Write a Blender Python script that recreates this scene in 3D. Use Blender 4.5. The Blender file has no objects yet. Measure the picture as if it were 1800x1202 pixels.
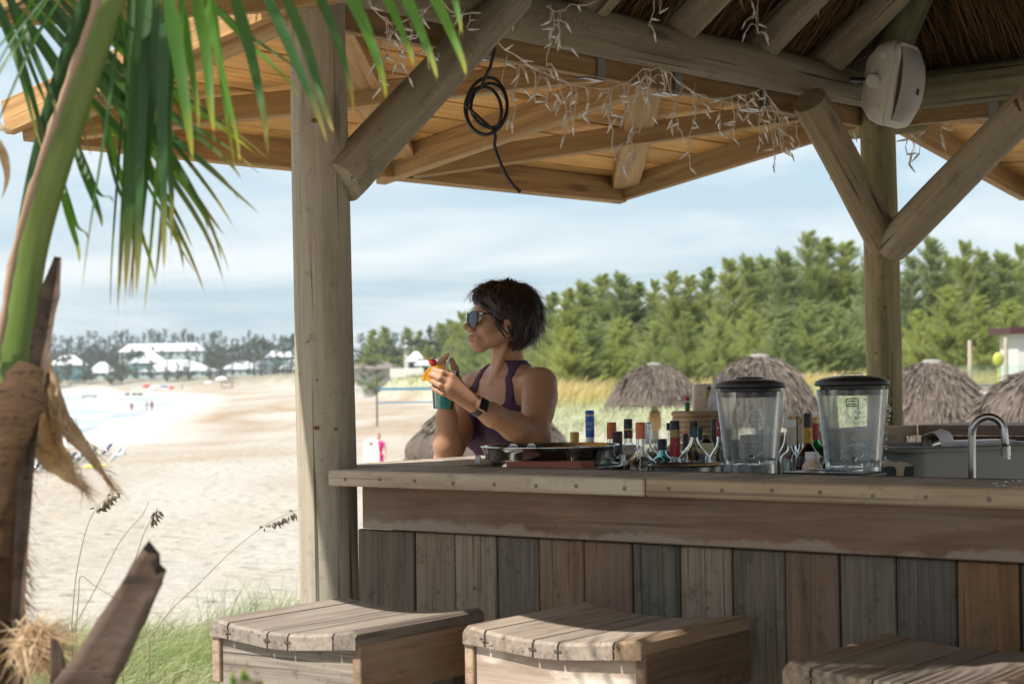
import bpy, math, random
import numpy as np
from mathutils import Vector, Matrix, noise as mnoise
random.seed(7); rng=np.random.default_rng(7)
S=bpy.context.scene; COL=S.collection
# ------------------------------------------------------------------ camera, sky, sun, exposure
FPX=3200.; PITCH=math.atan(62/FPX); ROLL=.0143
CAM=Vector((0,0,1.29))
cF=Vector((0,math.cos(PITCH),math.sin(PITCH))); r0=Vector((1,0,0)); u0=Vector((0,-math.sin(PITCH),math.cos(PITCH)))
cR=math.cos(ROLL)*r0-math.sin(ROLL)*u0; cU=math.sin(ROLL)*r0+math.cos(ROLL)*u0
cam=bpy.data.cameras.new('camera'); camo=bpy.data.objects.new('camera',cam); COL.objects.link(camo)
M=Matrix.Identity(4)
for i in range(3): M[i][0]=cR[i]; M[i][1]=cU[i]; M[i][2]=-cF[i]; M[i][3]=CAM[i]
camo.matrix_world=M; S.camera=camo
cam.sensor_width=36; cam.lens=FPX/1800*36; cam.clip_start=.05; cam.clip_end=6000
cam.dof.use_dof=True; cam.dof.focus_distance=5.0; cam.dof.aperture_fstop=7.5
SUN_AZ=-126.; SUN_EL=53.
w=bpy.data.worlds.new('World'); S.world=w; w.use_nodes=True; wn=w.node_tree; wn.nodes.clear()
sunv=Vector((math.sin(math.radians(SUN_AZ))*math.cos(math.radians(SUN_EL)),math.cos(math.radians(SUN_AZ))*math.cos(math.radians(SUN_EL)),math.sin(math.radians(SUN_EL))))
sl=bpy.data.lights.new('sun','SUN'); sl.energy=4.7; sl.angle=math.radians(.55); sl.color=(1,.96,.89)
so=bpy.data.objects.new('sun',sl); COL.objects.link(so); so.rotation_euler=sunv.to_track_quat('Z','Y').to_euler(); so.location=(-20,-15,30)
S.view_settings.view_transform='Standard'; S.view_settings.look='None'; S.view_settings.gamma=1; S.view_settings.use_curve_mapping=False
S.view_settings.exposure=.78
S.render.engine='CYCLES'; S.cycles.use_denoising=True
try: S.cycles.denoiser='OPENIMAGEDENOISE'
except Exception: pass
S.cycles.max_bounces=10; S.cycles.transparent_max_bounces=16; S.cycles.caustics_reflective=False; S.cycles.caustics_refractive=False
S.cycles.sample_clamp_indirect=6
# ------------------------------------------------------------------ node helpers
def nd(nt,typ,ins=None,**pr):
    n=nt.nodes.new(typ)
    for k,v in pr.items(): setattr(n,k,v)
    for k,v in (ins or {}).items():
        s=n.inputs[k]
        if isinstance(v,bpy.types.NodeSocket): nt.links.new(v,s)
        elif isinstance(v,bpy.types.Node): nt.links.new(v.outputs[0],s)
        else:
            try: s.default_value=v
            except Exception: s.default_value=tuple(v)+(1,)
    return n
def c4(c): return tuple(c)+(1,) if len(c)==3 else tuple(c)
def mixc(nt,f,a,b,blend='MIX'):
    n=nt.nodes.new('ShaderNodeMix'); n.data_type='RGBA'; n.blend_type=blend
    for i,v in ((0,f),(6,a),(7,b)):
        if isinstance(v,bpy.types.NodeSocket): nt.links.new(v,n.inputs[i])
        else: n.inputs[i].default_value=v if i==0 else c4(v)
    return n.outputs[2]
def ramp(nt,f,stops):
    n=nt.nodes.new('ShaderNodeValToRGB'); nt.links.new(f,n.inputs[0]); e=n.color_ramp.elements
    while len(e)<len(stops): e.new(.5)
    for el,(p,c) in zip(e,stops): el.position=p; el.color=c4(c) if not isinstance(c,(int,float)) else (c,c,c,1)
    return n.outputs[0]
def mathn(nt,op,a,b=0.,clamp=False):
    n=nd(nt,'ShaderNodeMath',{0:a,1:b},operation=op); n.use_clamp=clamp; return n.outputs[0]
# sky: Nishita + drifting clouds on a flat layer
tc=nd(wn,'ShaderNodeTexCoord'); sp=nd(wn,'ShaderNodeSeparateXYZ',{0:tc.outputs['Generated']})
zz=mathn(wn,'MAXIMUM',sp.outputs[2],.0); zz=mathn(wn,'ADD',zz,.09)
px=mathn(wn,'DIVIDE',sp.outputs[0],zz); py=mathn(wn,'DIVIDE',sp.outputs[1],zz)
cv=nd(wn,'ShaderNodeCombineXYZ',{0:mathn(wn,'MULTIPLY',px,1.0),1:mathn(wn,'MULTIPLY',py,.85),2:3.3}).outputs[0]
n1=nd(wn,'ShaderNodeTexNoise',{'Vector':cv,'Scale':.62,'Detail':8.,'Roughness':.58,'Distortion':.35})
cl=ramp(wn,n1.outputs[0],[(.41,0),(.60,1)])
sky=nd(wn,'ShaderNodeTexSky',sky_type='NISHITA',sun_disc=False,sun_elevation=math.radians(SUN_EL),sun_rotation=math.radians(SUN_AZ),altitude=5,air_density=1.,dust_density=2.6,ozone_density=2.)
b1=nd(wn,'ShaderNodeBackground',{0:sky.outputs[0],1:.15})
b2=nd(wn,'ShaderNodeBackground',{0:mixc(wn,cl,(.335,.44,.51),(.56,.605,.63)),1:.95})
cf=mathn(wn,'ADD',mathn(wn,'MULTIPLY',cl,.15),.80)
mx=nd(wn,'ShaderNodeMixShader',{0:cf,1:b1.outputs[0],2:b2.outputs[0]})
nd(wn,'ShaderNodeOutputWorld',{0:mx.outputs[0]})
# ------------------------------------------------------------------ picture geometry helpers
def ray(x,y): return cF+(x-900)/FPX*cR+(601-y)/FPX*cU
def at(x,y,d): return CAM+d*ray(x,y)
def onz(x,y,z): r=ray(x,y); return CAM+r*((z-CAM.z)/r.z)
def onpl(x,y,p,n): r=ray(x,y); return CAM+r*((p-CAM).dot(n)/r.dot(n))
def azv(a): return Vector((math.sin(math.radians(a)),math.cos(math.radians(a)),0))
UP=Vector((0,0,1))
# ------------------------------------------------------------------ mesh builder
class MB:
    def __init__(s): s.v=[]; s.f=[]; s.m=[]; s.mi=0
    def add(s,vs,fs):
        b=len(s.v); s.v.extend([tuple(p) for p in vs]); s.f.extend([tuple(b+i for i in f) for f in fs]); s.m.extend([s.mi]*len(fs))
    def box(s,c,X,Y,Z,h,bev=0):
        c=Vector(c); X,Y,Z=[Vector(a).normalized() for a in (X,Y,Z)]; hx,hy,hz=h
        if bev<=0:
            vs=[c+X*hx*i+Y*hy*j+Z*hz*k for i in(-1,1) for j in(-1,1) for k in(-1,1)]
            s.add(vs,[(0,1,3,2),(4,6,7,5),(0,4,5,1),(2,3,7,6),(0,2,6,4),(1,5,7,3)]); return
        b=min(bev,hx*.9,hy*.9,hz*.9); vs=[]; ix={}
        for i in(-1,1):
            for j in(-1,1):
                for k in(-1,1):
                    for a in range(3):
                        d=[hx-b,hy-b,hz-b]; d[a]+=b
                        ix[i,j,k,a]=len(vs); vs.append(c+X*d[0]*i+Y*d[1]*j+Z*d[2]*k)
        fs=[]; q=((-1,-1),(1,-1),(1,1),(-1,1))
        def key(a,sg,p):
            l=[0,0,0]; l[a]=sg; o=[t for t in range(3) if t!=a]; l[o[0]],l[o[1]]=p; return tuple(l)
        for a in range(3):
            for sg in(-1,1): fs.append([ix[key(a,sg,p)+(a,)] for p in q])
        for a in range(3):
            o=[t for t in range(3) if t!=a]
            for p in q:
                l0=[0,0,0]; l1=[0,0,0]; l0[a]=-1; l1[a]=1
                for l in(l0,l1): l[o[0]],l[o[1]]=p
                fs.append([ix[tuple(l0)+(o[0],)],ix[tuple(l1)+(o[0],)],ix[tuple(l1)+(o[1],)],ix[tuple(l0)+(o[1],)]])
        for i in(-1,1):
            for j in(-1,1):
                for k in(-1,1): fs.append([ix[i,j,k,a] for a in range(3)])
        s.add(vs,fs)
    def tube(s,pts,rad,n=8,cap=True,flat=None,closed=False):
        pts=[Vector(p) for p in pts]; m=len(pts)
        if isinstance(rad,(int,float)): rad=[rad]*m
        T=[((pts[(i+1)%m] if closed else pts[min(i+1,m-1)])-(pts[i-1] if closed else pts[max(i-1,0)])).normalized() for i in range(m)]
        a=Vector((0,0,1)) if abs(T[0].z)<.9 else Vector((1,0,0))
        N=(a-T[0]*a.dot(T[0])).normalized(); vs=[]
        for i in range(m):
            N=(N-T[i]*N.dot(T[i])).normalized(); B=T[i].cross(N)
            for k in range(n):
                t=2*math.pi*k/n; vs.append(pts[i]+(N*math.cos(t)+B*math.sin(t)*(flat or 1))*rad[i])
        fs=[]
        for i in range(m if closed else m-1):
            i2=(i+1)%m
            for k in range(n): fs.append((i*n+k,i*n+(k+1)%n,i2*n+(k+1)%n,i2*n+k))
        if cap and not closed: fs.append(tuple(range(n-1,-1,-1))); fs.append(tuple((m-1)*n+k for k in range(n)))
        s.add(vs,fs)
    def lathe(s,prof,n=24,o=(0,0,0),sq=None,cap=True):
        o=Vector(o); vs=[]; m=len(prof)
        for r,z in prof:
            for k in range(n):
                t=2*math.pi*k/n; rr=r
                if sq: rr=r*sq(t,z)
                vs.append(o+Vector((rr*math.cos(t),rr*math.sin(t),z)))
        fs=[(i*n+k,i*n+(k+1)%n,(i+1)*n+(k+1)%n,(i+1)*n+k) for i in range(m-1) for k in range(n)]
        if cap: fs.append(tuple(range(n-1,-1,-1))); fs.append(tuple((m-1)*n+k for k in range(n)))
        s.add(vs,fs)
    def ell(s,c,r,n=12,m=8,R=None):
        vs=[];fs=[]; c=Vector(c)
        for i in range(m+1):
            p=math.pi*i/m
            for k in range(n):
                t=2*math.pi*k/n; q=Vector((r[0]*math.sin(p)*math.cos(t),r[1]*math.sin(p)*math.sin(t),r[2]*math.cos(p)))
                vs.append(c+(R@q if R else q))
        for i in range(m):
            for k in range(n): fs.append((i*n+k,(i+1)*n+k,(i+1)*n+(k+1)%n,i*n+(k+1)%n))
        s.add(vs,fs)
    def prism(s,poly,z0,z1):
        n=len(poly); vs=[(x,y,z0) for x,y in poly]+[(x,y,z1) for x,y in poly]
        a=sum(poly[i][0]*poly[(i+1)%n][1]-poly[(i+1)%n][0]*poly[i][1] for i in range(n))
        fs=[tuple(range(n-1,-1,-1)),tuple(range(n,2*n))]+[(i,(i+1)%n,n+(i+1)%n,n+i) for i in range(n)]
        if a<0: fs=[tuple(reversed(f)) for f in fs]
        s.add(vs,fs)
    def mesh(s,name,mats,smooth=False,ang=None):
        me=bpy.data.meshes.new(name); me.from_pydata(s.v,[],s.f); 
        for m in (mats if isinstance(mats,(list,tuple)) else [mats]): me.materials.append(m)
        if len(set(s.m))>1: me.polygons.foreach_set('material_index',s.m)
        if smooth: smooth_mesh(me,ang)
        me.update(); return me
def smooth_mesh(me,ang=None):
    me.polygons.foreach_set('use_smooth',[True]*len(me.polygons))
    if ang: me.set_sharp_from_angle(angle=math.radians(ang))
def npmesh(name,V,Fq,mat,smooth=False,mi=None):
    V=np.asarray(V,np.float32); Fq=np.asarray(Fq,np.int32); k=Fq.shape[1]; me=bpy.data.meshes.new(name)
    me.vertices.add(len(V)); me.vertices.foreach_set('co',V.ravel()); me.loops.add(Fq.size); me.loops.foreach_set('vertex_index',Fq.ravel())
    me.polygons.add(len(Fq)); me.polygons.foreach_set('loop_start',np.arange(0,Fq.size,k,dtype=np.int32))
    try: me.polygons.foreach_set('loop_total',np.full(len(Fq),k,np.int32))
    except Exception: pass
    for m in (mat if isinstance(mat,(list,tuple)) else [mat]): me.materials.append(m)
    if mi is not None: me.polygons.foreach_set('material_index',np.asarray(mi,np.int32))
    if smooth: me.polygons.foreach_set('use_smooth',np.ones(len(Fq),bool))
    me.update(calc_edges=True); me.validate(); return me
WM={}
def link(name,mesh,parent=None,M=None,color=None):
    o=bpy.data.objects.new(name,mesh); COL.objects.link(o); M=(M or Matrix.Identity(4)).copy(); WM[o.name]=M
    if parent is not None: o.parent=parent; o.matrix_basis=WM[parent.name].inverted()@M
    else: o.matrix_basis=M
    if color: o.color=c4(color)
    return o
def tag(o,label=None,cat=None,group=None,kind=None):
    if label: o['label']=label
    if cat: o['category']=cat
    if group: o['group']=group
    if kind: o['kind']=kind
    return o
def thing(name,label,cat,loc=(0,0,0),rz=0,group=None):
    o=link(name,None,None,Matrix.Translation(Vector(loc))@Matrix.Rotation(rz,4,'Z')); o.empty_display_size=.1
    return tag(o,label,cat,group)
def cptree(root,M,label=None,group=None):
    def cp(o,par,Mw):
        c=o.copy(); COL.objects.link(c); c.parent=par
        if par is None: c.matrix_basis=Mw
        WM[c.name]=Mw
        for ch in list(o.children): cp(ch,c,Mw@ch.matrix_basis)
        return c
    c=cp(root,None,M)
    if label: c['label']=label
    if group: c['group']=group
    return c
def frame(o,X,Y):
    X=Vector(X).normalized(); Z=X.cross(Vector(Y)).normalized(); Y=Z.cross(X); m=Matrix.Identity(4)
    for i in range(3): m[i][0]=X[i]; m[i][1]=Y[i]; m[i][2]=Z[i]; m[i][3]=o[i]
    return m
def plank(name,a,b,wd,wid,th,mat,parent,color=None,bev=.003):
    a,b=Vector(a),Vector(b); L=(b-a).length; mb=MB(); mb.box((0,0,0),(1,0,0),(0,1,0),(0,0,1),(L/2,wid/2,th/2),bev)
    return link(name,mb.mesh(name,mat),parent,frame((a+b)/2,b-a,wd),color)
def log(name,a,b,r0,r1,mat,parent,n=20,seg=16,wob=.012,color=None,seed=0,bulge=0):
    a,b=Vector(a),Vector(b); L=(b-a).length; mb=MB(); vs=[]; fs=[]; rs=random.Random(seed)
    for i in range(seg+1):
        t=i/seg; r=r0+(r1-r0)*t
        for k in range(n):
            an=2*math.pi*k/n
            d=mnoise.noise(Vector((t*L*2.2+seed*7.3,math.cos(an)*.9,math.sin(an)*.9+seed)))
            rr=r*(1+d*wob*5)
            if i in(0,seg): rr*=.96
            vs.append((L*(t-.5),rr*math.cos(an)+mnoise.noise(Vector((t*L*.8+seed,3,1)))*wob*.8,rr*math.sin(an)+mnoise.noise(Vector((t*L*.8+seed,9,4)))*wob*.8))
    for i in range(seg):
        for k in range(n): fs.append((i*n+k,(i+1)*n+k,(i+1)*n+(k+1)%n,i*n+(k+1)%n))
    fs.append(tuple(range(n))); fs.append(tuple(seg*n+k for k in range(n-1,-1,-1)))
    mb.add(vs,fs); me=mb.mesh(name,mat,True,50)
    d=b-a; wd=UP if abs(d.normalized().z)<.9 else Vector((.3,1,0))
    return link(name,me,parent,frame((a+b)/2,d,wd),color)
# ------------------------------------------------------------------ materials
def newmat(name):
    m=bpy.data.materials.new(name); m.use_nodes=True; nt=m.node_tree; nt.nodes.clear()
    b=nd(nt,'ShaderNodeBsdfPrincipled'); o=nd(nt,'ShaderNodeOutputMaterial',{0:b.outputs[0]}); return m,nt,b,o
def setp(nt,b,**k):
    for n,v in k.items():
        n=n.replace('_',' ')
        if isinstance(v,bpy.types.NodeSocket): nt.links.new(v,b.inputs[n])
        else: b.inputs[n].default_value=c4(v) if isinstance(v,(tuple,list)) and len(v)==3 and n not in('Normal','Subsurface Radius') else v
def simple(name,col,rough=.5,metal=0,var=.12,scale=20,bump=.0,spec=.5,**k):
    m,nt,b,o=newmat(name); tc=nd(nt,'ShaderNodeTexCoord')
    n=nd(nt,'ShaderNodeTexNoise',{'Vector':tc.outputs['Object'],'Scale':scale,'Detail':5.})
    c=mixc(nt,n.outputs[0],[x*(1-var) for x in col],[min(1,x*(1+var)) for x in col])
    setp(nt,b,Base_Color=c,Metallic=metal,Roughness=mathn(nt,'ADD',mathn(nt,'MULTIPLY',n.outputs[0],.12),rough-.06))
    b.inputs['Specular IOR Level'].default_value=spec
    if bump: setp(nt,b,Normal=nd(nt,'ShaderNodeBump',{'Height':n.outputs[0],'Strength':bump,'Distance':.01}).outputs[0])
    setp(nt,b,**k); return m
def wood(name,dark,light,weather=(.3,.29,.27),wamt=.5,rough=.78,gl=1.6,gw=34,ring=.4,crack=.6,bump=.35,spots=0,stain=None,objcol=True,knots=0,low=None):
    m,nt,b,o=newmat(name); tc=nd(nt,'ShaderNodeTexCoord'); oi=nd(nt,'ShaderNodeObjectInfo')
    off=nd(nt,'ShaderNodeVectorMath',{0:(31.7,17.3,23.1),3:1.},operation='SCALE'); nt.links.new(mathn(nt,'MULTIPLY',oi.outputs['Random'],5.),off.inputs[3])
    v=nd(nt,'ShaderNodeVectorMath',{0:tc.outputs['Object'],1:off.outputs[0]},operation='ADD').outputs[0]
    def mp(a,bb,c): return nd(nt,'ShaderNodeVectorMath',{0:v,1:(a,bb,c)},operation='MULTIPLY').outputs[0]
    g1=nd(nt,'ShaderNodeTexNoise',{'Vector':mp(gl,gw,gw),'Scale':1.6,'Detail':8.,'Roughness':.7,'Distortion':.6}).outputs[0]
    g2=nd(nt,'ShaderNodeTexNoise',{'Vector':mp(gl*.45,gw*.3,gw*.3),'Scale':1.,'Detail':3.,'Distortion':.4}).outputs[0]
    w=mathn(nt,'FRACT',mathn(nt,'MULTIPLY',g2,11.)); rg=ramp(nt,w,[(0,0),(.75,1),(1,.1)])
    bl=nd(nt,'ShaderNodeTexNoise',{'Vector':mp(2.2,7,7),'Scale':1.3,'Detail':6.,'Roughness':.65}).outputs[0]
    c=mixc(nt,ramp(nt,g1,[(.33,0),(.66,1)]),dark,light)
    c=mixc(nt,mathn(nt,'MULTIPLY',rg,ring),c,mixc(nt,1.,c,(.62,.52,.42),'MULTIPLY'))
    c=mixc(nt,mathn(nt,'MULTIPLY',ramp(nt,bl,[(.4,0),(.66,1)]),wamt),c,weather)
    if stain: 
        st=nd(nt,'ShaderNodeTexNoise',{'Vector':mp(1.5,4,4),'Scale':2.1,'Detail':7.,'Roughness':.6}).outputs[0]
        c=mixc(nt,ramp(nt,st,[(.55,0),(.63,.85)]),c,stain)
    ck=nd(nt,'ShaderNodeTexNoise',{'Vector':mp(1.1,gw*2.6,gw*2.6),'Scale':1.,'Detail':3.,'Distortion':.3}).outputs[0]
    ckm=mathn(nt,'MULTIPLY',ramp(nt,ck,[(.63,0),(.69,1)]),crack)
    c=mixc(nt,ckm,c,[x*.25 for x in dark])
    if knots:
        vo=nd(nt,'ShaderNodeTexVoronoi',{'Vector':mp(1.8,7,7),'Scale':1.,'Randomness':1.}).outputs['Distance']
        c=mixc(nt,mathn(nt,'MULTIPLY',ramp(nt,vo,[(.07,1),(.15,0)]),knots),c,[x*.4 for x in dark])
    if spots:
        sn=nd(nt,'ShaderNodeTexNoise',{'Vector':v,'Scale':22.,'Detail':6.,'Roughness':.75}).outputs[0]
        c=mixc(nt,mathn(nt,'MULTIPLY',ramp(nt,sn,[(.56,0),(.64,1)]),spots),c,[x*.35 for x in dark])
    if low:
        ly=nd(nt,'ShaderNodeSeparateXYZ',{0:tc.outputs['Object']}).outputs[1]; ln=nd(nt,'ShaderNodeTexNoise',{'Vector':mp(4,4,4),'Scale':1.4,'Detail':7.,'Roughness':.62}).outputs[0]
        c=mixc(nt,ramp(nt,mathn(nt,'ADD',mathn(nt,'MULTIPLY',ly,-9.),mathn(nt,'SUBTRACT',ln,.5)),[(.30,0),(.40,.5)]),c,low)
    c=mixc(nt,1.,c,mixc(nt,oi.outputs['Random'],(.84,.84,.85),(1.12,1.1,1.08)),'MULTIPLY')
    if objcol: c=mixc(nt,1.,c,oi.outputs['Color'],'MULTIPLY')
    h=mathn(nt,'SUBTRACT',g1,mathn(nt,'MULTIPLY',ckm,.8))
    setp(nt,b,Base_Color=c,Roughness=mathn(nt,'ADD',mathn(nt,'MULTIPLY',g1,.2),rough-.1),Normal=nd(nt,'ShaderNodeBump',{'Height':h,'Strength':bump,'Distance':.004}).outputs[0])
    b.inputs['Specular IOR Level'].default_value=.35
    return m
def glass(name,col=(1,1,1),rough=.02,ior=1.45,frost=None):
    m,nt,b,o=newmat(name)
    setp(nt,b,Base_Color=col,Roughness=rough,IOR=ior,Transmission_Weight=1.)
    if frost:
        tc=nd(nt,'ShaderNodeTexCoord'); n=nd(nt,'ShaderNodeTexNoise',{'Vector':tc.outputs['Object'],'Scale':14.,'Detail':6.,'Roughness':.7}).outputs[0]
        setp(nt,b,Roughness=mathn(nt,'ADD',mathn(nt,'MULTIPLY',n,frost),rough))
        setp(nt,b,Normal=nd(nt,'ShaderNodeBump',{'Height':n,'Strength':.12,'Distance':.01}).outputs[0])
    # let daylight through thin glass in shadow rays the way thin clear walls do
    return m
def leafmat(name,c1,c2,trans=.45,tip=None,scale=3.,rough=.5,spec=.35,tm=(1.6,1.7,.7)):
    m,nt,b,o=newmat(name); tc=nd(nt,'ShaderNodeTexCoord'); oi=nd(nt,'ShaderNodeObjectInfo')
    n=nd(nt,'ShaderNodeTexNoise',{'Vector':tc.outputs['Object'],'Scale':scale,'Detail':4.}).outputs[0]
    c=mixc(nt,ramp(nt,n,[(.3,0),(.7,1)]),c1,c2); c=mixc(nt,oi.outputs['Random'],c,mixc(nt,1.,c,(1.25,1.15,.8),'MULTIPLY'))
    if tip: 
        at_=nd(nt,'ShaderNodeAttribute',attribute_name='t'); c=mixc(nt,ramp(nt,at_.outputs['Fac'],[(.55,0),(.82,.75),(1,1)]),c,tip)
    setp(nt,b,Base_Color=c,Roughness=rough); b.inputs['Specular IOR Level'].default_value=spec
    tr=nd(nt,'ShaderNodeBsdfTranslucent',{0:mixc(nt,1.,c,tm,'MULTIPLY')})
    mx=nd(nt,'ShaderNodeMixShader',{0:trans,1:b.outputs[0],2:tr.outputs[0]}); nt.links.new(mx.outputs[0],o.inputs[0]); return m
MT={}
MT['pine']=wood('orange_pine',(.60,.32,.095),(.84,.52,.185),(.70,.42,.155),.3,.7,1.2,24,.45,.3,.2,knots=.8)
MT['pine_rough']=wood('treated_pine',(.27,.165,.065),(.54,.36,.165),(.38,.28,.15),.5,.75,1.3,26,.5,.5,.3,knots=.6)
MT['log']=wood('weathered_log',(.20,.17,.125),(.42,.38,.30),(.34,.32,.28),.6,.8,.8,22,.3,.9,.6,.3,knots=.75)
MT['log_green']=wood('mossy_log',(.15,.14,.085),(.34,.31,.21),(.13,.14,.085),.6,.8,.8,22,.3,.8,.6,.35,knots=.6)
MT['grey']=wood('weathered_plank',(.125,.10,.078),(.45,.385,.315),(.34,.30,.255),.6,.82,1.7,48,.15,.7,.55,.4)
MT['warm']=wood('brown_plank',(.19,.125,.08),(.46,.325,.22),(.38,.325,.27),.6,.78,1.2,30,.5,.6,.4,.3,knots=.5)
MT['flaky']=wood('flaking_plank',(.06,.055,.045),(.17,.155,.13),(.11,.105,.09),.4,.85,1.6,40,.2,.6,.6,.4,stain=(.42,.38,.32))
MT['red']=wood('red_board',(.165,.084,.045),(.325,.18,.10),(.34,.265,.205),.45,.6,.9,22,.6,.5,.3,low=(.52,.44,.36))
MT['edge']=wood('pale_board',(.26,.21,.16),(.48,.42,.34),(.50,.46,.40),.55,.7,1.1,24,.3,.5,.3,.3)
MT['seat']=wood('seat_plank',(.125,.098,.078),(.335,.285,.24),(.34,.31,.275),.5,.75,1.4,34,.25,.6,.45,0)
MT['seat_pale']=wood('worn_plank',(.26,.19,.15),(.40,.32,.26),(.45,.40,.34),.4,.75,1.2,26,.3,.5,.35,0,stain=(.62,.55,.47))
MT['darkwood']=wood('dark_wood',(.05,.04,.03),(.12,.10,.08),(.1,.09,.08),.3)
MT['steel_g']=simple('galvanised_steel',(.32,.33,.34),.45,.85)
MT['screw']=simple('screw_head',(.12,.10,.09),.5,.7)
MT['chrome']=simple('stainless_steel',(.55,.55,.54),.16,1.,.05,6)
MT['brushed']=simple('brushed_steel',(.45,.44,.42),.28,1.,.1,9)
MT['black']=simple('black_plastic',(.012,.012,.013),.35)
MT['blackrub']=simple('black_cable',(.008,.008,.008),.5)
MT['white']=simple('white_plastic',(.78,.77,.74),.4,0,.05)
MT['beige']=simple('beige_speaker',(.60,.56,.50),.5,0,.06,9)
MT['grille']=simple('speaker_grille',(.40,.38,.35),.6,.2,.1,120)
MT['sand']=None
# ------------------------------------------------------------------ pavilion frame: u runs along the left side of the bar, v along its front
U_=azv(41); V_=azv(127.5)
P1=at(575,840,4.58); P1.z=0; P2=at(1556,700,6.7); P2.z=0
def pt(u,v,z=0.): p=P1+U_*u+V_*v; p.z=z; return p
LU=(P2-P1).length; LV=3.1
Zb=2.32
pav=thing('bar_pavilion','open beach bar pavilion of grey log posts with orange plank eaves under a thatched roof','pavilion',P1)
# posts
pcent=P1
a=at(566,0,4.58); b_=at(581,1050,4.58)
log('post',P1+Vector((.012,0,-.3)),Vector((P1.x-.012,P1.y,2.38)),.079,.071,MT['log'],pav,28,30,.010,(1.02,1.0,.95),3)
log('post',P2+Vector((.006,0,-.3)),Vector((P2.x-.01,P2.y,2.38)),.069,.063,MT['log_green'],pav,24,24,.010,(1.35,1.25,1.05),11)
for i,(u,v) in enumerate(((LU,LV),(0,LV))): log('post',pt(u,v,-.3),pt(u,v,2.38),.075,.07,MT['log'],pav,20,16,.01,None,20+i)
# beams
log('beam',pt(-.45,0,Zb),pt(LU+.12,0,Zb),.074,.066,MT['log'],pav,24,40,.012,(.82,.76,.64),5)
log('beam',pt(LU,-.1,Zb-.005),pt(LU,LV+.3,Zb-.005),.07,.07,MT['log_green'],pav,24,30,.012,(.85,.85,.75),6)
log('beam',pt(0,.1,Zb+.13),pt(0,LV+.3,Zb+.13),.07,.07,MT['log'],pav,20,24,.012,None,7)
log('beam',pt(0,LV,Zb),pt(LU,LV,Zb),.07,.07,MT['log'],pav,20,20,.012,None,8)
s0=at(1492,222,6.95); log('beam_end',s0-V_*.02,s0+V_*.3,.052,.05,MT['log_green'],pav,18,6,.01,(1.2,1.15,.9),9)
# braces
log('brace',at(599,321,4.555),at(905,-10,5.06),.061,.056,MT['log'],pav,24,24,.012,(1.0,.97,.86),13)
log('brace',at(1556,428,6.56),at(1419,178,6.22),.062,.065,MT['log'],pav,22,18,.014,(.95,.84,.66),14)
log('brace',at(1568,432,6.54),at(1822,172,5.75),.066,.062,MT['log'],pav,22,18,.012,(1.0,.93,.78),15)
# rust patches left by old straps
mbp=MB()
for (x,y,d,an) in ((1634,338,6.23,.9),(1790,185,5.74,1.0)):
    c=at(x,y,d); mbp.box(c,cR*math.cos(an)-cU*math.sin(an),cR*math.sin(an)+cU*math.cos(an),cF,(.02,.008,.004),.002)
MT['rust']=simple('rusty_strap',(.16,.06,.02),.8,.2,.4,30)
link('strap',mbp.mesh('strap',MT['rust']),pav)
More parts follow.
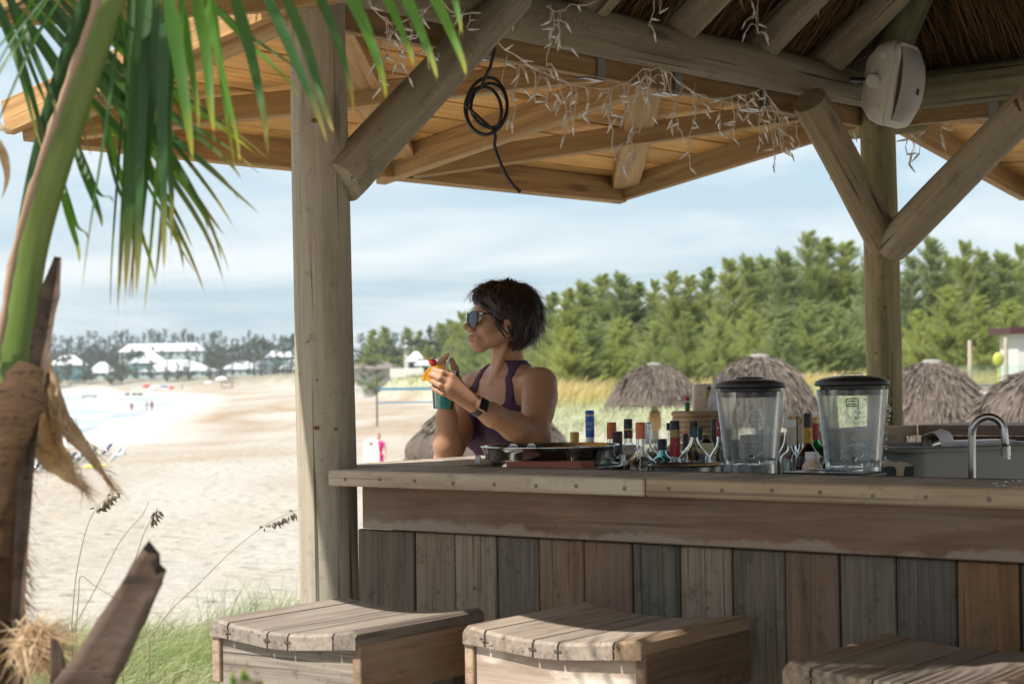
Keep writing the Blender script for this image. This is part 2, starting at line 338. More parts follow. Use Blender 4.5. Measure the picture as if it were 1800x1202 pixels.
# awning: planks over crossed boards, hung on a ledger under the beam
PITCHA=.182
def awning(org,X,O,L,zl,W=1.2,e0=-.1,e1=0.,seed=0,braces=True,hang=(.67,1.2,1.6,2.1,2.5),near=True):
    """X along the beam, O outward; L beam length"""
    r=random.Random(seed)
    def q(x,o,dz=0.): p=org+X*x+O*o; p.z=zl-PITCHA*o+dz; return p
    nrm=(UP+O*PITCHA).normalized()
    plank('ledger_board',q(e0,.07,.045),q(L+e1,.07,.045),UP,.10,.04,MT['pine_rough'],pav,(.75,.72,.68))
    o=.05; k=0
    while o<W+.02:
        wd=.148
        cut=r.uniform(.3,.7)*L
        for (x0,x1) in ((e0-.05,cut-.002),(cut+.002,L+e1+.02)):
            j=r.uniform(-.0025,.0025)
            plank('awning_plank',q(x0,o+wd/2,.098+j),q(x1,o+wd/2,.098+j),O-UP*PITCHA,wd-.009,.022,MT['pine'],pav,(r.uniform(.88,1.1),)*3,.0025)
        o+=wd; k+=1
    W2=o-.03
    plank('eave_sun_block',q((e0+L+e1)/2,.0,.128),q((e0+L+e1)/2,W2+.02,.128),X,L+e1-e0+.08,.014,MT['darkwood'],pav)  # unseen sheet added over the planks to stop sun leaking through gaps
    def bd(x0,o0,x1,o1,w=.09,t=.042,dz=.042,col=(1,1,1),flat=False):
        a,b=q(x0,o0,dz),q(x1,o1,dz)
        plank('eave_board',a,b,(nrm if not flat else (b-a).cross(nrm)),w,t,MT['pine_rough'],pav,col)
    # outer edge and side edges
    bd(e0,W2-.03,L/2,W2-.03,.10,.04,.04); bd(L/2+.01,W2-.05,L+e1,W2-.05,.10,.04,.036)
    bd(e0-.02,.02,e0-.02,W2-.005,.10,.04,.05); bd(e0-.065,.0,e0-.065,W2+.02,.10,.035,.075,(.9,.8,.7))
    bd(L+e1,.02,L+e1,W2-.055,.095,.04,.044)
    m=L*.53
    # crossed braces
    bd(m-.0,.06,m-.0,W2+.02,.10,.05,.036); bd(m+.052,.1,m+.052,W2-.06,.085,.04,.046)
    bd(m+.03,.09,L+e1-.03,W2-.09,.11,.045,.058,(1.05,1.02,.95),True)
    bd(m+.06,W2-.08,L*.86,.10,.075,.038,.026)
    bd(.05,.06,m-.05,W2-.12,.11,.045,.058,(1.1,1.05,1.0),True)
    bd(e0+.08,W2-.12,m-.28,.10,.075,.038,.026)
    for h in hang:
        mb=MB(); c=q(h,.095,0)
        mb.box(c+UP*(-.004),X,O,UP,(.045,.03,.0015)); 
        mb.box(c-O*.052+UP*.045,X,O,UP,(.018,.002,.05))
        mb.box(c+O*.0+X*.046+UP*.012,X,O,UP,(.0015,.03,.016))
        hg=link('hanger_bracket',mb.mesh('hanger_bracket',MT['steel_g']),pav)
        mb=MB()
        for i in range(3): mb.box(c+X*(-.026+.022*i)+UP*(-.0062),X,O,UP,(.005,.006,.0006))
        link('bolt_hole',mb.mesh('bolt_hole',MT['black']),hg)
awning(P1,U_,-V_,LU,2.215,1.2,.03,0.,1)
awning(P2,V_,U_,LV,2.215,1.2,0.02,.1,2,hang=(.42,.95,1.4,2.1,2.6))
awning(P1,V_,-U_,LV,2.235,1.2,-.08,.1,3)
awning(pt(0,LV),U_,V_,LU,2.215,1.2,-.1,.1,4)
# thatch roof: log rafters, cross poles and the thatch itself
TS=.76; zt=Zb+.06
rf=[('A',1152),('A',1312),('A',1446)]
def rafter(base,inw,L,sd,col): 
    b=base+UP*0; e=base+inw*L+UP*TS*L
    log('rafter',b-inw*.05-UP*TS*.05,e,.062,.052,MT['log'],pav,18,14,.012,col,sd)
k=30
apexv=LV/2; 
for u in (.15,.62,1.07,1.53,2.0,2.42):
    L=min(LV/2-.05,max(.5,min(u,LU-u)+.15)); rafter(pt(u,0,zt),V_,max(L,1.0 if u>1 else .6) if u<2.2 else .85,k,(.86,.79,.68)); k+=1
for v in (.75,1.3,1.9,2.4): rafter(pt(LU,v,zt),-U_,1.1,k,(.72,.68,.58)); k+=1
hp=pt(LU-.03,.03,zt); log('rafter',hp,hp+(-U_*1.4+V_*1.4)+UP*TS*1.4,.062,.055,MT['log_green'],pav,18,14,.012,(.6,.65,.5),k)
for o,z in ((.30,.06),(.72,.06),(1.1,.06)):
    log('thatch_pole',pt(.0,o,zt+TS*o+.085),pt(LU-o,o,zt+TS*o+.085),.022,.02,MT['log'],pav,10,20,.014,(.8,.7,.55),50+int(o*10))
    log('thatch_pole',pt(LU-o,o,zt+TS*o+.085),pt(LU-o,LV,zt+TS*o+.085),.022,.02,MT['log'],pav,10,20,.014,(.8,.72,.56),60+int(o*10))
def thatchmat(name,c1,c2,c3):
    m,nt,b,o=newmat(name); at_=nd(nt,'ShaderNodeAttribute',attribute_name='t'); tc=nd(nt,'ShaderNodeTexCoord')
    n=nd(nt,'ShaderNodeTexNoise',{'Vector':tc.outputs['Object'],'Scale':6.,'Detail':5.,'Roughness':.7}).outputs[0]
    c=mixc(nt,at_.outputs['Fac'],c1,c2); c=mixc(nt,ramp(nt,n,[(.45,0),(.7,1)]),c,c3)
    setp(nt,b,Base_Color=c,Roughness=.85); b.inputs['Specular IOR Level'].default_value=.2; return m
MT['thatch_in']=thatchmat('roof_thatch',(.085,.045,.02),(.26,.14,.06),(.13,.075,.035))
def strands(base,dirs,length,width,sag=.1,seg=2,nrm=None):
    """flat tapering straw strips, all in one go; base (n,3), dirs (n,3)"""
    n=len(base); d=dirs/np.linalg.norm(dirs,axis=1,keepdims=True)
    sd=np.cross(d,rng.normal(size=(n,3))); sd/=np.linalg.norm(sd,axis=1,keepdims=True)+1e-9
    L=np.broadcast_to(length,(n,))[:,None]; W=np.broadcast_to(width,(n,))[:,None]
    V=[];T=[]
    for i in range(seg+1):
        t=i/seg; c=base+d*L*t; c[:,2]-=(sag*t*t*L[:,0]); w=W*(1-.85*t)
        V+= [c-sd*w/2,c+sd*w/2]; T+=[np.full(n,t)]*2
    V=np.stack(V,1).reshape(-1,3); k=2*(seg+1); F=[]
    b=np.arange(n)*k
    for i in range(seg): F.append(np.stack([b+2*i,b+2*i+1,b+2*i+3,b+2*i+2],1))
    return V,np.concatenate(F),np.stack(T,1).reshape(-1)
def strandobj(name,parts,mat,parent=None,rndt=True):
    Vs=[];Fs=[];Ts=[];o=0
    for V,F,T in parts: Vs.append(V);Fs.append(F+o);Ts.append(T);o+=len(V)
    me=npmesh(name,np.concatenate(Vs),np.concatenate(Fs),mat)
    T=np.concatenate(Ts).astype(np.float32); a=me.attributes.new('t','FLOAT','POINT')
    if len(a.data)==len(T): a.data.foreach_set('value',T)
    return link(name,me,parent)
# solid under-layer of the four roof faces
mb=MB(); ap1=pt(LU*.5,LV*.5,zt+TS*LU*.5+.2); E=.16
cs=[pt(-E,-E,zt-TS*E+.14),pt(LU+E,-E,zt-TS*E+.14),pt(LU+E,LV+E,zt-TS*E+.14),pt(-E,LV+E,zt-TS*E+.14)]
cs2=[c+UP*.12 for c in cs]; ap2=ap1+UP*.15
mb.add(cs+[ap1],[(0,1,4),(1,2,4),(2,3,4),(3,0,4)]); mb.add(cs2+[ap2],[(1,0,4),(2,1,4),(3,2,4),(0,3,4)])
mb.add(cs+cs2,[(0,4,5,1),(1,5,6,2),(2,6,7,3),(3,7,4,0)])
MT['thatch_base']=simple('thatch_underlayer',(.05,.028,.014),.9,0,.4,25,.8)
tag(link('thatch_underlayer',mb.mesh('thatch_underlayer',MT['thatch_base']),pav),kind='stuff')
def roofstraw(n,face):
    o=rng.uniform(.0,1.55,n); 
    if face==0: u=rng.uniform(0,1,n)*(LU-2*np.maximum(o,0))+np.maximum(o,0); v=o; inw=np.array(V_)
    else: v=rng.uniform(0,1,n)*(LV-np.maximum(o,0))+np.maximum(o,0); u=LU-o; inw=-np.array(U_)
    keep=(o<LU/2); u,v,o=u[keep],v[keep],o[keep]
    B=np.array(P1)[None]+u[:,None]*np.array(U_)+v[:,None]*np.array(V_); B[:,2]=zt+TS*o+.125+rng.uniform(-.025,.02,len(o))
    d=-inw[None]*np.ones((len(o),1))-np.array([0,0,TS])+rng.normal(scale=.16,size=(len(o),3)); 
    return strands(B,d,rng.uniform(.12,.42,len(o)),rng.uniform(.004,.011,len(o)),.12)
tag(strandobj('thatch',[roofstraw(9000,0),roofstraw(9000,1)],MT['thatch_in'],pav),kind='stuff')
# hanging fringe at the eaves, and the outer coat
def fringe(n):
    out=[]
    for (a,b,od) in ((cs[0],cs[1],-V_),(cs[3],cs[0],-U_),(cs[1],cs[2],U_)):
        t=rng.uniform(0,1,n)[:,None]; B=np.array(a)*(1-t)+np.array(b)*t; B[:,2]+=rng.uniform(.03,.14,n); B+=np.array(od)*rng.uniform(-.02,.05,n)[:,None]
        d=np.array(od)[None]*.5+np.array([0,0,-1.])+rng.normal(scale=.22,size=(n,3)); out.append(strands(B,d,rng.uniform(.05,.13,n),rng.uniform(.004,.010,n),.1))
    return out
tag(strandobj('thatch_fringe',fringe(1600),MT['thatch_in'],pav),kind='stuff')
# ------------------------------------------------------------------ bar counter
ZC=1.07
bar=thing('bar_counter','weathered plank bar counter with pale edge board and grey brown upright boards below','bar counter',pt(.1,.3,0))
uf=-.097
def vfront(x,y,u): # v coordinate on the plane u=const seen at pixel x,y
    p=onpl(x,y,pt(u,0,0),Vector((V_.y,-V_.x,0))); return (p-pt(u,0,p.z)).dot(V_)
v0=vfront(575,842,uf); VR=LV-.2
def screw(p,nrm,par,r=.0045):
    X=nrm.orthogonal().normalized(); Y=nrm.cross(X); mb=MB()
    vs=[p+nrm*.0012+(X*math.cos(k*math.pi/4)+Y*math.sin(k*math.pi/4))*r for k in range(8)]; vb=[q-nrm*.003 for q in vs]
    mb.add(vs+vb,[tuple(range(8))]+[(k,k+8,(k+1)%8+8,(k+1)%8) for k in range(8)]); link('screw',mb.mesh('screw',MT['screw']),par)
nF=(-U_)
nF=Vector((V_.y,-V_.x,0)).normalized(); nF=nF if nF.dot(-U_)>0 else -nF
vj=v0+.0
for (a,b,cl) in ((v0,1.02,(.86,.82,.77)),(1.024,VR,(.72,.64,.53))):
    eb=plank('edge_board',pt(uf+.0125,a,ZC-.019),pt(uf+.0125,b,ZC-.019),UP,.038,.025,MT['edge'],bar,cl,.004)
    v=a+.06
    while v<b: screw(pt(uf,v,ZC-.02+random.uniform(-.003,.003)),nF,eb); v+=.118+random.uniform(-.01,.014)
# crosswise boards on the front run, boards across the left run
v=.30; r=random.Random(4)
while v<VR-.05:
    plank('counter_plank',pt(uf+.027,v+.047,ZC-.0145+r.uniform(-.001,.001)),pt(.165,v+.047+.0,ZC-.0145),V_,.0885,.028,MT['edge'],bar,(r.uniform(.66,.98),)*3); v+=.0945
plank('back_lip',pt(.174,.30,ZC-.016),pt(.174,VR,ZC-.016),UP,.034,.015,MT['darkwood'],bar)
u=uf+.027
while u<2.45:
    plank('counter_plank',pt(u+.047,-.07 if u>.03 else v0+.012,ZC-.0145+r.uniform(-.001,.001)),pt(u+.047,.296 if u<.17 else .24,ZC-.0145),U_,.0885,.028,MT['edge'],bar,(r.uniform(.7,1.),)*3); u+=.0945
plank('edge_board',pt(.03,-.083,ZC-.019),pt(2.5,-.083,ZC-.019),UP,.038,.025,MT['edge'],bar,(.9,.88,.85))
plank('edge_board',pt(.19,.252,ZC-.019),pt(2.45,.252,ZC-.019),UP,.038,.02,MT['edge'],bar,(.7,.65,.6))
# apron under the front edge
va=vfront(642,890,-.052)
plank('apron_board',pt(-.052,va,.981),pt(-.052,VR,.981),UP,.104,.025,MT['red'],bar,(.62,.63,.62),.003)
for (x,y) in ((973,924),(1422,900),(1422,944),(1683,928)):
    screw(onpl(x,y,pt(-.0645,0,0),nF),nF,bar,.004)
# upright boards
px_=[633,733,804,877,951,1031,1115,1199,1290,1383,1478,1578,1685,1795,1905]
pm=[('grey',(.36,.335,.30)),('grey',(.53,.48,.42)),('grey',(.58,.54,.49)),('grey',(.33,.32,.32)),('warm',(.48,.42,.36)),('warm',(.46,.41,.39)),('flaky',(.95,.95,.88)),('grey',(.57,.53,.48)),('grey',(.33,.32,.31)),('warm',(.36,.325,.31)),('grey',(.41,.395,.385)),('grey',(.29,.29,.29)),('warm',(.46,.355,.23)),('grey',(.26,.26,.26))]
uw=-.036
for i in range(14):
    a=vfront(px_[i],1000,uw); b=vfront(px_[i+1],1000,uw); m_,cl=pm[i]; j=[0,.002,-.001,.003,0,-.002,.002][i%7]
    pk=plank('wall_plank',pt(uw+j,(a+b)/2,.925),pt(uw+j,(a+b)/2,.03),V_,b-a-.004,.02,MT[m_],bar,cl,.003)
    screw(pt(uw-.011+j,(a+b)/2+random.uniform(-.01,.01),.795+random.uniform(-.012,.012)),nF,pk,.0035)
v=b
while v<VR: plank('wall_plank',pt(uw,v+.06,.925),pt(uw,v+.06,.03),V_,.116,.02,MT['grey'],bar,(.6,.6,.6)); v+=.12
mb=MB(); mb.box(pt(-.01,(va+VR)/2+.03,.5),V_,U_,UP,((VR-va)/2-.03,.012,.5)); link('backing_panel',mb.mesh('backing_panel',MT['darkwood']),bar)
# outer side of the left run and inner work shelf
u=.32
while u<2.5: plank('wall_plank',pt(u+.06,-.06,1.03),pt(u+.06,-.06,.03),U_,.116,.02,MT['grey'],bar,(r.uniform(.6,.9),)*3); u+=.12
SZ=.86
plank('work_shelf',pt(.50,.26,SZ-.02),pt(.50,VR,SZ-.02),U_,.64,.03,MT['brushed'],bar)
plank('work_shelf',pt(.85,.42,SZ-.0202),pt(2.45,.42,SZ-.0202),V_,.33,.03,MT['brushed'],bar)
# back run
Zk=1.10; I0=onz(1540,752.3,Zk); I1=onz(1613,746.8,Zk); I2=onz(2050,748.5,Zk); dL=(I1-I0).normalized(); dB=(I2-I1).normalized(); oB=Vector((-dB.y,dB.x,0)); oL=Vector((-dL.y,dL.x,0))
nbk=3
for i in range(nbk):
    wd=.125; plank('counter_plank',I1+oB*(wd*(i+.5)+.02)-UP*.0145-dB*.0,I2+oB*(wd*(i+.5)+.02)-UP*.0145,oB,wd-.004,.028,MT['edge'],bar,(1.05,1.02,.97))
plank('edge_board',I1+oB*.01-UP*.018,I2+oB*.01-UP*.018,UP,.036,.02,MT['edge'],bar,(.62,.52,.44))
plank('counter_plank',I0+oL*.085-UP*.0148-dL*.7,I1+oL*.085-UP*.0148,oL,.13,.028,MT['edge'],bar,(1.05,1.0,.94))
plank('edge_board',I0+oL*.01-UP*.018-dL*.7,I1+oL*.01-UP*.018-dL*.004,UP,.036,.02,MT['edge'],bar,(.80,.68,.52))
plank('wall_plank',I1+oB*.06-UP*.09,I2+oB*.06-UP*.09,UP,.10,.02,MT['red'],bar,(.7,.65,.6))
plank('wall_plank',I1+oB*.06-UP*.6,I2+oB*.06-UP*.6,UP,.9,.02,MT['darkwood'],bar)
plank('wall_plank',I0+oL*.05-UP*.09-dL*.7,I1+oL*.05-UP*.09,UP,.10,.02,MT['red'],bar,(.6,.55,.5))
# ------------------------------------------------------------------ stools
def stool(cen,Lu,W,z,name_label,tints,pale=False,grp='wooden bar stools in front of the counter'):
    U_=azv(36.); V_=azv(125.); u0,u1,va,vb=-Lu/2,Lu/2,-W/2,W/2; nF=Vector((V_.y,-V_.x,0)); nF=nF if nF.dot(-U_)>0 else -nF
    def pt(u,v,z=0.): p=cen+U_*u+V_*v; p.z=z; return p
    st=thing('bar_stool',name_label,'stool',pt((u0+u1)/2,(va+vb)/2,0),group=grp)
    W=vb-va; fr=[0,.135,.41,.55,.85,1.]
    def zs(s): x=2*s-1; return z-.021*(1-x*x)+ (.0 if abs(x)<.99 else -.004)
    # keys at seams are let into the front end of the planks
    for i in range(5):
        s0,s1=fr[i]+.0055,fr[i+1]-.0055; mb=MB(); n=5; L=u1-u0; vs=[]
        prof=[(s0+(s1-s0)*k/n,0) for k in range(n+1)]
        sec=[]
        for k in range(n+1):
            s=s0+(s1-s0)*k/n; zz=zs(s)
            if (i==0 and k==0): sec+=[(s*W,zz-.012)]
            elif (i==4 and k==n): sec+=[(s*W,zz-.010)]
            else: sec.append((s*W,zz))
        sec+=[(s1*W,zs(s1)-.034),(s0*W,zs(s0)-.034)]
        m=len(sec)
        for xi,(x,sh) in enumerate(((-L/2-.006,.006),(-L/2,.0),(L/2,0),(L/2+.004,.006))):
            for (yy,zz2) in sec: 
                zc=zz2-sh if zz2>zs(.5)-.02 else zz2
                vs.append((x,W/2-yy,zc-z))
        fs=[]
        for xi in range(3):
            for k in range(m): fs.append((xi*m+k,(xi+1)*m+k,(xi+1)*m+(k+1)%m,xi*m+(k+1)%m))
        fs.append(tuple(range(m))); fs.append(tuple(3*m+k for k in range(m-1,-1,-1))); fs=[tuple(reversed(f)) for f in fs]
        mb.add(vs,fs); me=mb.mesh('seat_plank',MT['seat'],False)
        link('seat_plank',me,st,frame(pt((u0+u1)/2,(va+vb)/2,z),U_,-V_),tints[i])
    for i in (1,2,3,4):
        vv=va+fr[i]*W; zz=zs(fr[i])-.017; mb=MB(); c=pt(u0-.0075,vv,zz)
        for sg in (-1,1): mb.add([c+UP*.0016-nF*0+nF*.0006,c-UP*.0016+nF*.0006,c+V_*sg*.0085-UP*.003+nF*.0006,c+V_*sg*.0085+UP*.003+nF*.0006],[(0,1,2,3) if sg>0 else (3,2,1,0)])
        link('butterfly_key',mb.mesh('butterfly_key',MT['darkwood']),st)
    H=.106; zt_=z-.036
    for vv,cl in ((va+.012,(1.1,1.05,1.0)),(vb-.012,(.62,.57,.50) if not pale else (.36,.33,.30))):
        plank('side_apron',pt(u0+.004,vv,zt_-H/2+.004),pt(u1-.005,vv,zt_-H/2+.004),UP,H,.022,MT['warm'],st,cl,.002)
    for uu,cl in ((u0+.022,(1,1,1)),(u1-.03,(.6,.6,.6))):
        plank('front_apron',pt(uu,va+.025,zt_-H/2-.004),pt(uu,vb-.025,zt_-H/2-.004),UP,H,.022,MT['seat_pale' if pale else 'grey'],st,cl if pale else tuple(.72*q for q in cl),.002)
    for a_ in (.16,.84):
        for b2 in (.1,.9):
            c=pt(u0+(u1-u0)*b2,va+W*a_); mb=MB(); mb.box((c.x,c.y,(zt_-.01)/2),V_,U_,UP,(.028,.028,(zt_-.01)/2),.003)
            link('leg',mb.mesh('leg',MT['darkwood']),st)
    for a_ in (.07,.93): plank('stretcher',pt(u0+.05,va+W*a_,.25),pt(u1-.05,va+W*a_,.25),UP,.05,.02,MT['darkwood'],st)
    return st
t_=lambda *a:[(x,x*.985,x*.97) for x in a]
ZS=.792
def cen4(P): 
    q=sum((onz(x,y,ZS) for x,y in P),Vector())/len(P); return q
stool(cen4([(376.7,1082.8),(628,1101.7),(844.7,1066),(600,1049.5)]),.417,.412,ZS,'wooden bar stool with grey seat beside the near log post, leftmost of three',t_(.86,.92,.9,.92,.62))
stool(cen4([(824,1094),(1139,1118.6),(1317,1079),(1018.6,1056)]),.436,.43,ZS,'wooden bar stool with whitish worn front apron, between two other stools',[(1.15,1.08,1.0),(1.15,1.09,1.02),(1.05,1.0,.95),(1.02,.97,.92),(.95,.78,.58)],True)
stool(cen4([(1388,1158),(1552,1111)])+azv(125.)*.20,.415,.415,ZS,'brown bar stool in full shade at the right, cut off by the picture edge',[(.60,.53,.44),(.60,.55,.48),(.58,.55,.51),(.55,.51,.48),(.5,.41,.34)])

# old nails and rust marks on the posts
for (x,y,d,r_) in ((553,212,4.5,.006),(556,752,4.5,.005),(590,754,4.505,.0035),(557,668,4.5,.0022),(541,600,4.51,.002),(1556,540,6.62,.004),(1540,620,6.63,.003)):
    c=at(x,y,d); mb=MB(); mb.ell(c,(r_*1.6,r_*.6,r_),10,6); link('rusty_nail',mb.mesh('rusty_nail',MT['rust'],True),pav)
# ------------------------------------------------------------------ bottles and bar gear
MT['glass']=glass('clear_glass',(.97,.99,.985),.015)
MT['glass_aq']=glass('aqua_glass',(.55,.90,.92),.02)
MT['glass_gr']=glass('green_glass',(.12,.55,.28),.03)
MT['glass_br']=glass('brown_glass',(.16,.05,.015),.03)
m,nt,b,o=newmat('scuffed_clear_jar'); tc=nd(nt,'ShaderNodeTexCoord'); n=nd(nt,'ShaderNodeTexNoise',{'Vector':nd(nt,'ShaderNodeVectorMath',{0:tc.outputs['Object'],1:(40,40,7)},operation='MULTIPLY').outputs[0],'Scale':1.,'Detail':6.,'Roughness':.65}).outputs[0]
trn=nd(nt,'ShaderNodeBsdfTransparent',{0:(.97,.985,.985,1)}); gls=nd(nt,'ShaderNodeBsdfGlossy',{0:(.95,.95,.95,1),1:mathn(nt,'ADD',mathn(nt,'MULTIPLY',n,.15),.03)}); df=nd(nt,'ShaderNodeBsdfDiffuse',{0:(.90,.92,.93,1)}); tl=nd(nt,'ShaderNodeBsdfTranslucent',{0:(.92,.94,.95,1)})
sc=nd(nt,'ShaderNodeMixShader',{0:.5,1:df.outputs[0],2:tl.outputs[0]}); m1_=nd(nt,'ShaderNodeMixShader',{0:mathn(nt,'ADD',mathn(nt,'MULTIPLY',ramp(nt,n,[(.42,0),(.72,1)]),.34),.05),1:trn.outputs[0],2:sc.outputs[0]})
fz=nd(nt,'ShaderNodeFresnel',{0:1.45}); mx=nd(nt,'ShaderNodeMixShader',{0:mathn(nt,'MULTIPLY',fz.outputs[0],.8),1:m1_.outputs[0],2:gls.outputs[0]}); nt.links.new(mx.outputs[0],o.inputs[0]); MT['jar_glass']=m
def pl(n,c,r=.35,m=0): 
    if n not in MT: MT[n]=simple(n,c,r,m,.08,40)
    return MT[n]
CM=dict(gold=pl('gold_foil',(.42,.28,.08),.35,.7),blue=pl('blue_foil',(.01,.10,.42),.35,.2),wht=pl('white_paint',(.75,.75,.76),.4),orange=pl('orange_cap',(.62,.13,.015),.22),
 maroon=pl('maroon_foil',(.055,.012,.016),.45),blk=MT['black'],blkl=pl('black_label',(.02,.018,.018),.4),redm=pl('red_print',(.4,.02,.03)),silver=pl('silver_cap',(.5,.5,.52),.25,1),
 navy=pl('navy_cap',(.008,.009,.03),.35),goldb=pl('pale_gold_band',(.38,.27,.10),.4,.3),red=pl('red_label',(.38,.02,.025),.4),teal=pl('teal_band',(.015,.10,.15),.35),cream=pl('cream_label',(.62,.55,.34),.5),
 yel=pl('yellow_label',(.62,.36,.02),.45),dkbr=pl('dark_bottle',(.012,.008,.006),.12),wcap=pl('white_cap',(.78,.78,.78),.4),creamer=pl('cream_liquid_bottle',(.66,.52,.36),.35),grn=pl('green_label',(.01,.16,.06),.4),
 mayo=pl('pale_sauce_bottle',(.72,.58,.45),.3),lab=pl('pale_label',(.58,.54,.47),.5),plum=pl('plum_wrap',(.05,.015,.03),.4))
BASEG='bottles standing behind the bar'
def zpx(x,y,d): return at(x,y,d).z
def bottle(x,yt,d,wpx,bands,ysh,ybd,rb,body,label,name='liquor_bottle',base=SZ,cat='bottle',sq=None,marks=None,lip=True):
    """bands: (y0,y1,material,extra radius mm,part name). ysh: where the neck starts to flare, ybd: where the full body width is reached"""
    p=at(x,yt,d); p.z=base; b=thing(name,label,cat,p,group=BASEG); Mb=Matrix.Translation(p)
    z=lambda y: zpx(x,y,d)-base
    rn=wpx*d/FPX/2*.84; H=z(yt); zs_,zb=z(ysh),z(ybd)
    zb=max(zb,.03)
    pr=[(rb*.55,.0),(rb*.93,.001),(rb,.008),(rb,zb)]
    for t in (.2,.4,.6,.8): 
        k=t*t*(3-2*t); pr.append((rb+(rn-rb)*k,zb+(zs_-zb)*t))
    pr+=[(rn,zs_),(rn*.97,H-.006)]
    t=.0022
    inn=[(max(r-t,.002),max(zz,.006)) for r,zz in pr[::-1]]
    mb=MB(); solid=not body.name.endswith('glass')
    mb.lathe(pr+([] if solid else inn),28,(0,0,0),sq); link('glass_body' if not solid else 'body',mb.mesh('body',body,True,45),b,Mb)
    for (y0,y1,m,ex,pn) in bands:
        za,zb2=z(y1),z(y0); mb=MB(); r0_=rn+ex/1000+.0006
        def rad(zq):
            if zq>=zs_: return rn
            for (ra,z1),(rb_,z2) in zip(pr[:-1],pr[1:]):
                if z1<=zq<=z2 and z2>z1: return ra+(rb_-ra)*(zq-z1)/(z2-z1)
            return rb
        if 'cap' in pn:
            mb.lathe([(r0_*.9,za),(r0_,za+.0008),(r0_*1.0,za+(zb2-za)*.62),(r0_*.97,za+(zb2-za)*.64),(r0_*.985,za+(zb2-za)*.68),(r0_*.97,zb2-.0015),(r0_*.88,zb2)],24)
        else:
            n=4; mb.lathe([(rad(za)-.001,za)]+[(rad(za+(zb2-za)*i/n)+.0006+ex/1000,za+(zb2-za)*i/n) for i in range(n+1)]+[(rad(zb2)-.001,zb2)],24,(0,0,0),sq,False)
        link(pn,mb.mesh(pn,CM[m],True,40),b,Mb)
    return b,Mb,z,rn
GL=MT['glass']
bottle(1010,759,5.06,17,[(759,768,'gold',.6,'cap'),(768,800,'gold',.2,'neck_wrap')],800,830,.038,CM['dkbr'],'gold foil capped bottle just right of the woman, behind the steel pan','wine_bottle')
b,Mb,z,rn=bottle(1036.5,721,5.0,17,[(721,728,'blue',.5,'cap'),(728.4,731,'lab',.4,'neck_band'),(731.4,768,'blue',.5,'neck_wrap')],812,845,.038,CM['wht'],'tallest bottle, white with a blue foil neck, behind the steel pan')
mb=MB() # white script on the blue foil
for k,(x0,y0,x1,y1) in enumerate(((1031,746,1033,742),(1034,748,1035,741),(1037,742,1038,747),(1040,741,1040,748),(1031,757,1034,752),(1034,752,1036,757),(1037,757,1039,750),(1040,756,1042,750))):
    A,B=at(x0,y0,5.0),at(x1,y1,5.0); c=Vector(Mb.translation); 
    def onc(P): q=Vector((P.x-c.x,P.y-c.y,0)); s=q.x; yy=-math.sqrt(max((rn+.0018)**2-s*s,1e-9)); return Vector((c.x+s,c.y+yy,P.z))
    mb.tube([onc(A),onc((A+B)/2),onc(B)],.0006,5)
link('lettering',mb.mesh('lettering',CM['wht']),b)
bottle(1075,742,5.15,19,[(742,771,'orange',.5,'cap')],786,812,.036,GL,'clear bottle with an orange cap, left one of two, beside the maroon capsule')
bottle(1085,758,4.95,20,[(758,766,'maroon',.7,'cap'),(766,800,'maroon',.3,'neck_wrap')],805,830,.038,CM['dkbr'],'maroon foil wine bottle in front of the left orange capped bottle','wine_bottle')
b,Mb,z,rn=bottle(1104,736,5.0,17,[(736,753,'blk',.4,'cap'),(753.2,756,'gold',.3,'neck_band'),(756,770,'blkl',.3,'neck_wrap')],778,786,.033,GL,'clear square shouldered bottle with black cap and red mark on the neck',sq=None)
mb=MB(); mb.box((0,-rn-.0015,z(763)),(1,0,0),(0,1,0),(0,0,1),(.003,.0006,.006)); link('print',mb.mesh('print',CM['redm']),b,Mb)
bottle(1125.5,742,4.62,19,[(742,771,'orange',.5,'cap')],790,822,.046,GL,'clear flared bottle with an orange cap in front, left of the steel bowl')
bottle(1139,742,5.05,12,[(742,767,'silver',1.0,'cap'),(768,780,'silver',.6,'neck_band')],780,812,.046,GL,'clear flared bottle with a tall silver cap behind the front orange capped bottle')
bottle(1164,771,4.85,18,[(771,791,'navy',.6,'cap')],796,815,.034,MT['glass_aq'],'aqua glass bottle with a short navy cap, lowest in the row')
bottle(1150,771,5.3,11,[(771,780,'wcap',.6,'cap')],782,806,.03,GL,'small clear bottle with a whitish cap behind the aqua bottle')
bottle(1178,743,5.2,15,[(743,756,'blk',.4,'cap')],766,815,.046,GL,'clear flared bottle half hidden behind the red necked bottle')
b,Mb,z,rn=bottle(1186,739,4.72,19.5,[(739,755,'blk',.3,'cap'),(755,768,'goldb',.6,'neck_band'),(768.3,802,'red',.7,'neck_wrap')],803,840,.03,GL,'clear bottle with black cap, gold band and red neck label')
mb=MB()
for k in range(5): mb.tube([(-.001+.0016*k,-rn-.0019,z(780+k*1.2)),(.001+.0016*k,-rn-.0018,z(777+k*1.2))],.0004,4)
link('lettering',mb.mesh('lettering',CM['gold']),b,Mb)
bottle(1219.5,739,4.72,17,[(739,755,'blk',.4,'cap'),(755,768,'teal',.2,'neck_band')],772,810,.044,GL,'clear bell shaped bottle with black cap and blue band, before the basket')
bottle(1205,762,5.3,11,[(762,792,'blkl',.4,'cap')],795,815,.03,CM['dkbr'],'slim black necked bottle left of the bell shaped bottle')
bottle(1231,752,5.35,13,[(752,772,'blk',.4,'cap')],790,812,.034,CM['dkbr'],'black capped dark bottle close behind the bell shaped bottle')
bottle(1241,760,5.12,13,[(760,765,'goldb',.6,'cap'),(765,772,'blkl',.2,'neck_band'),(778,797,'cream',.4,'label')],770,780,.021,CM['dkbr'],'small dark bottle with a cream label in front of the basket')
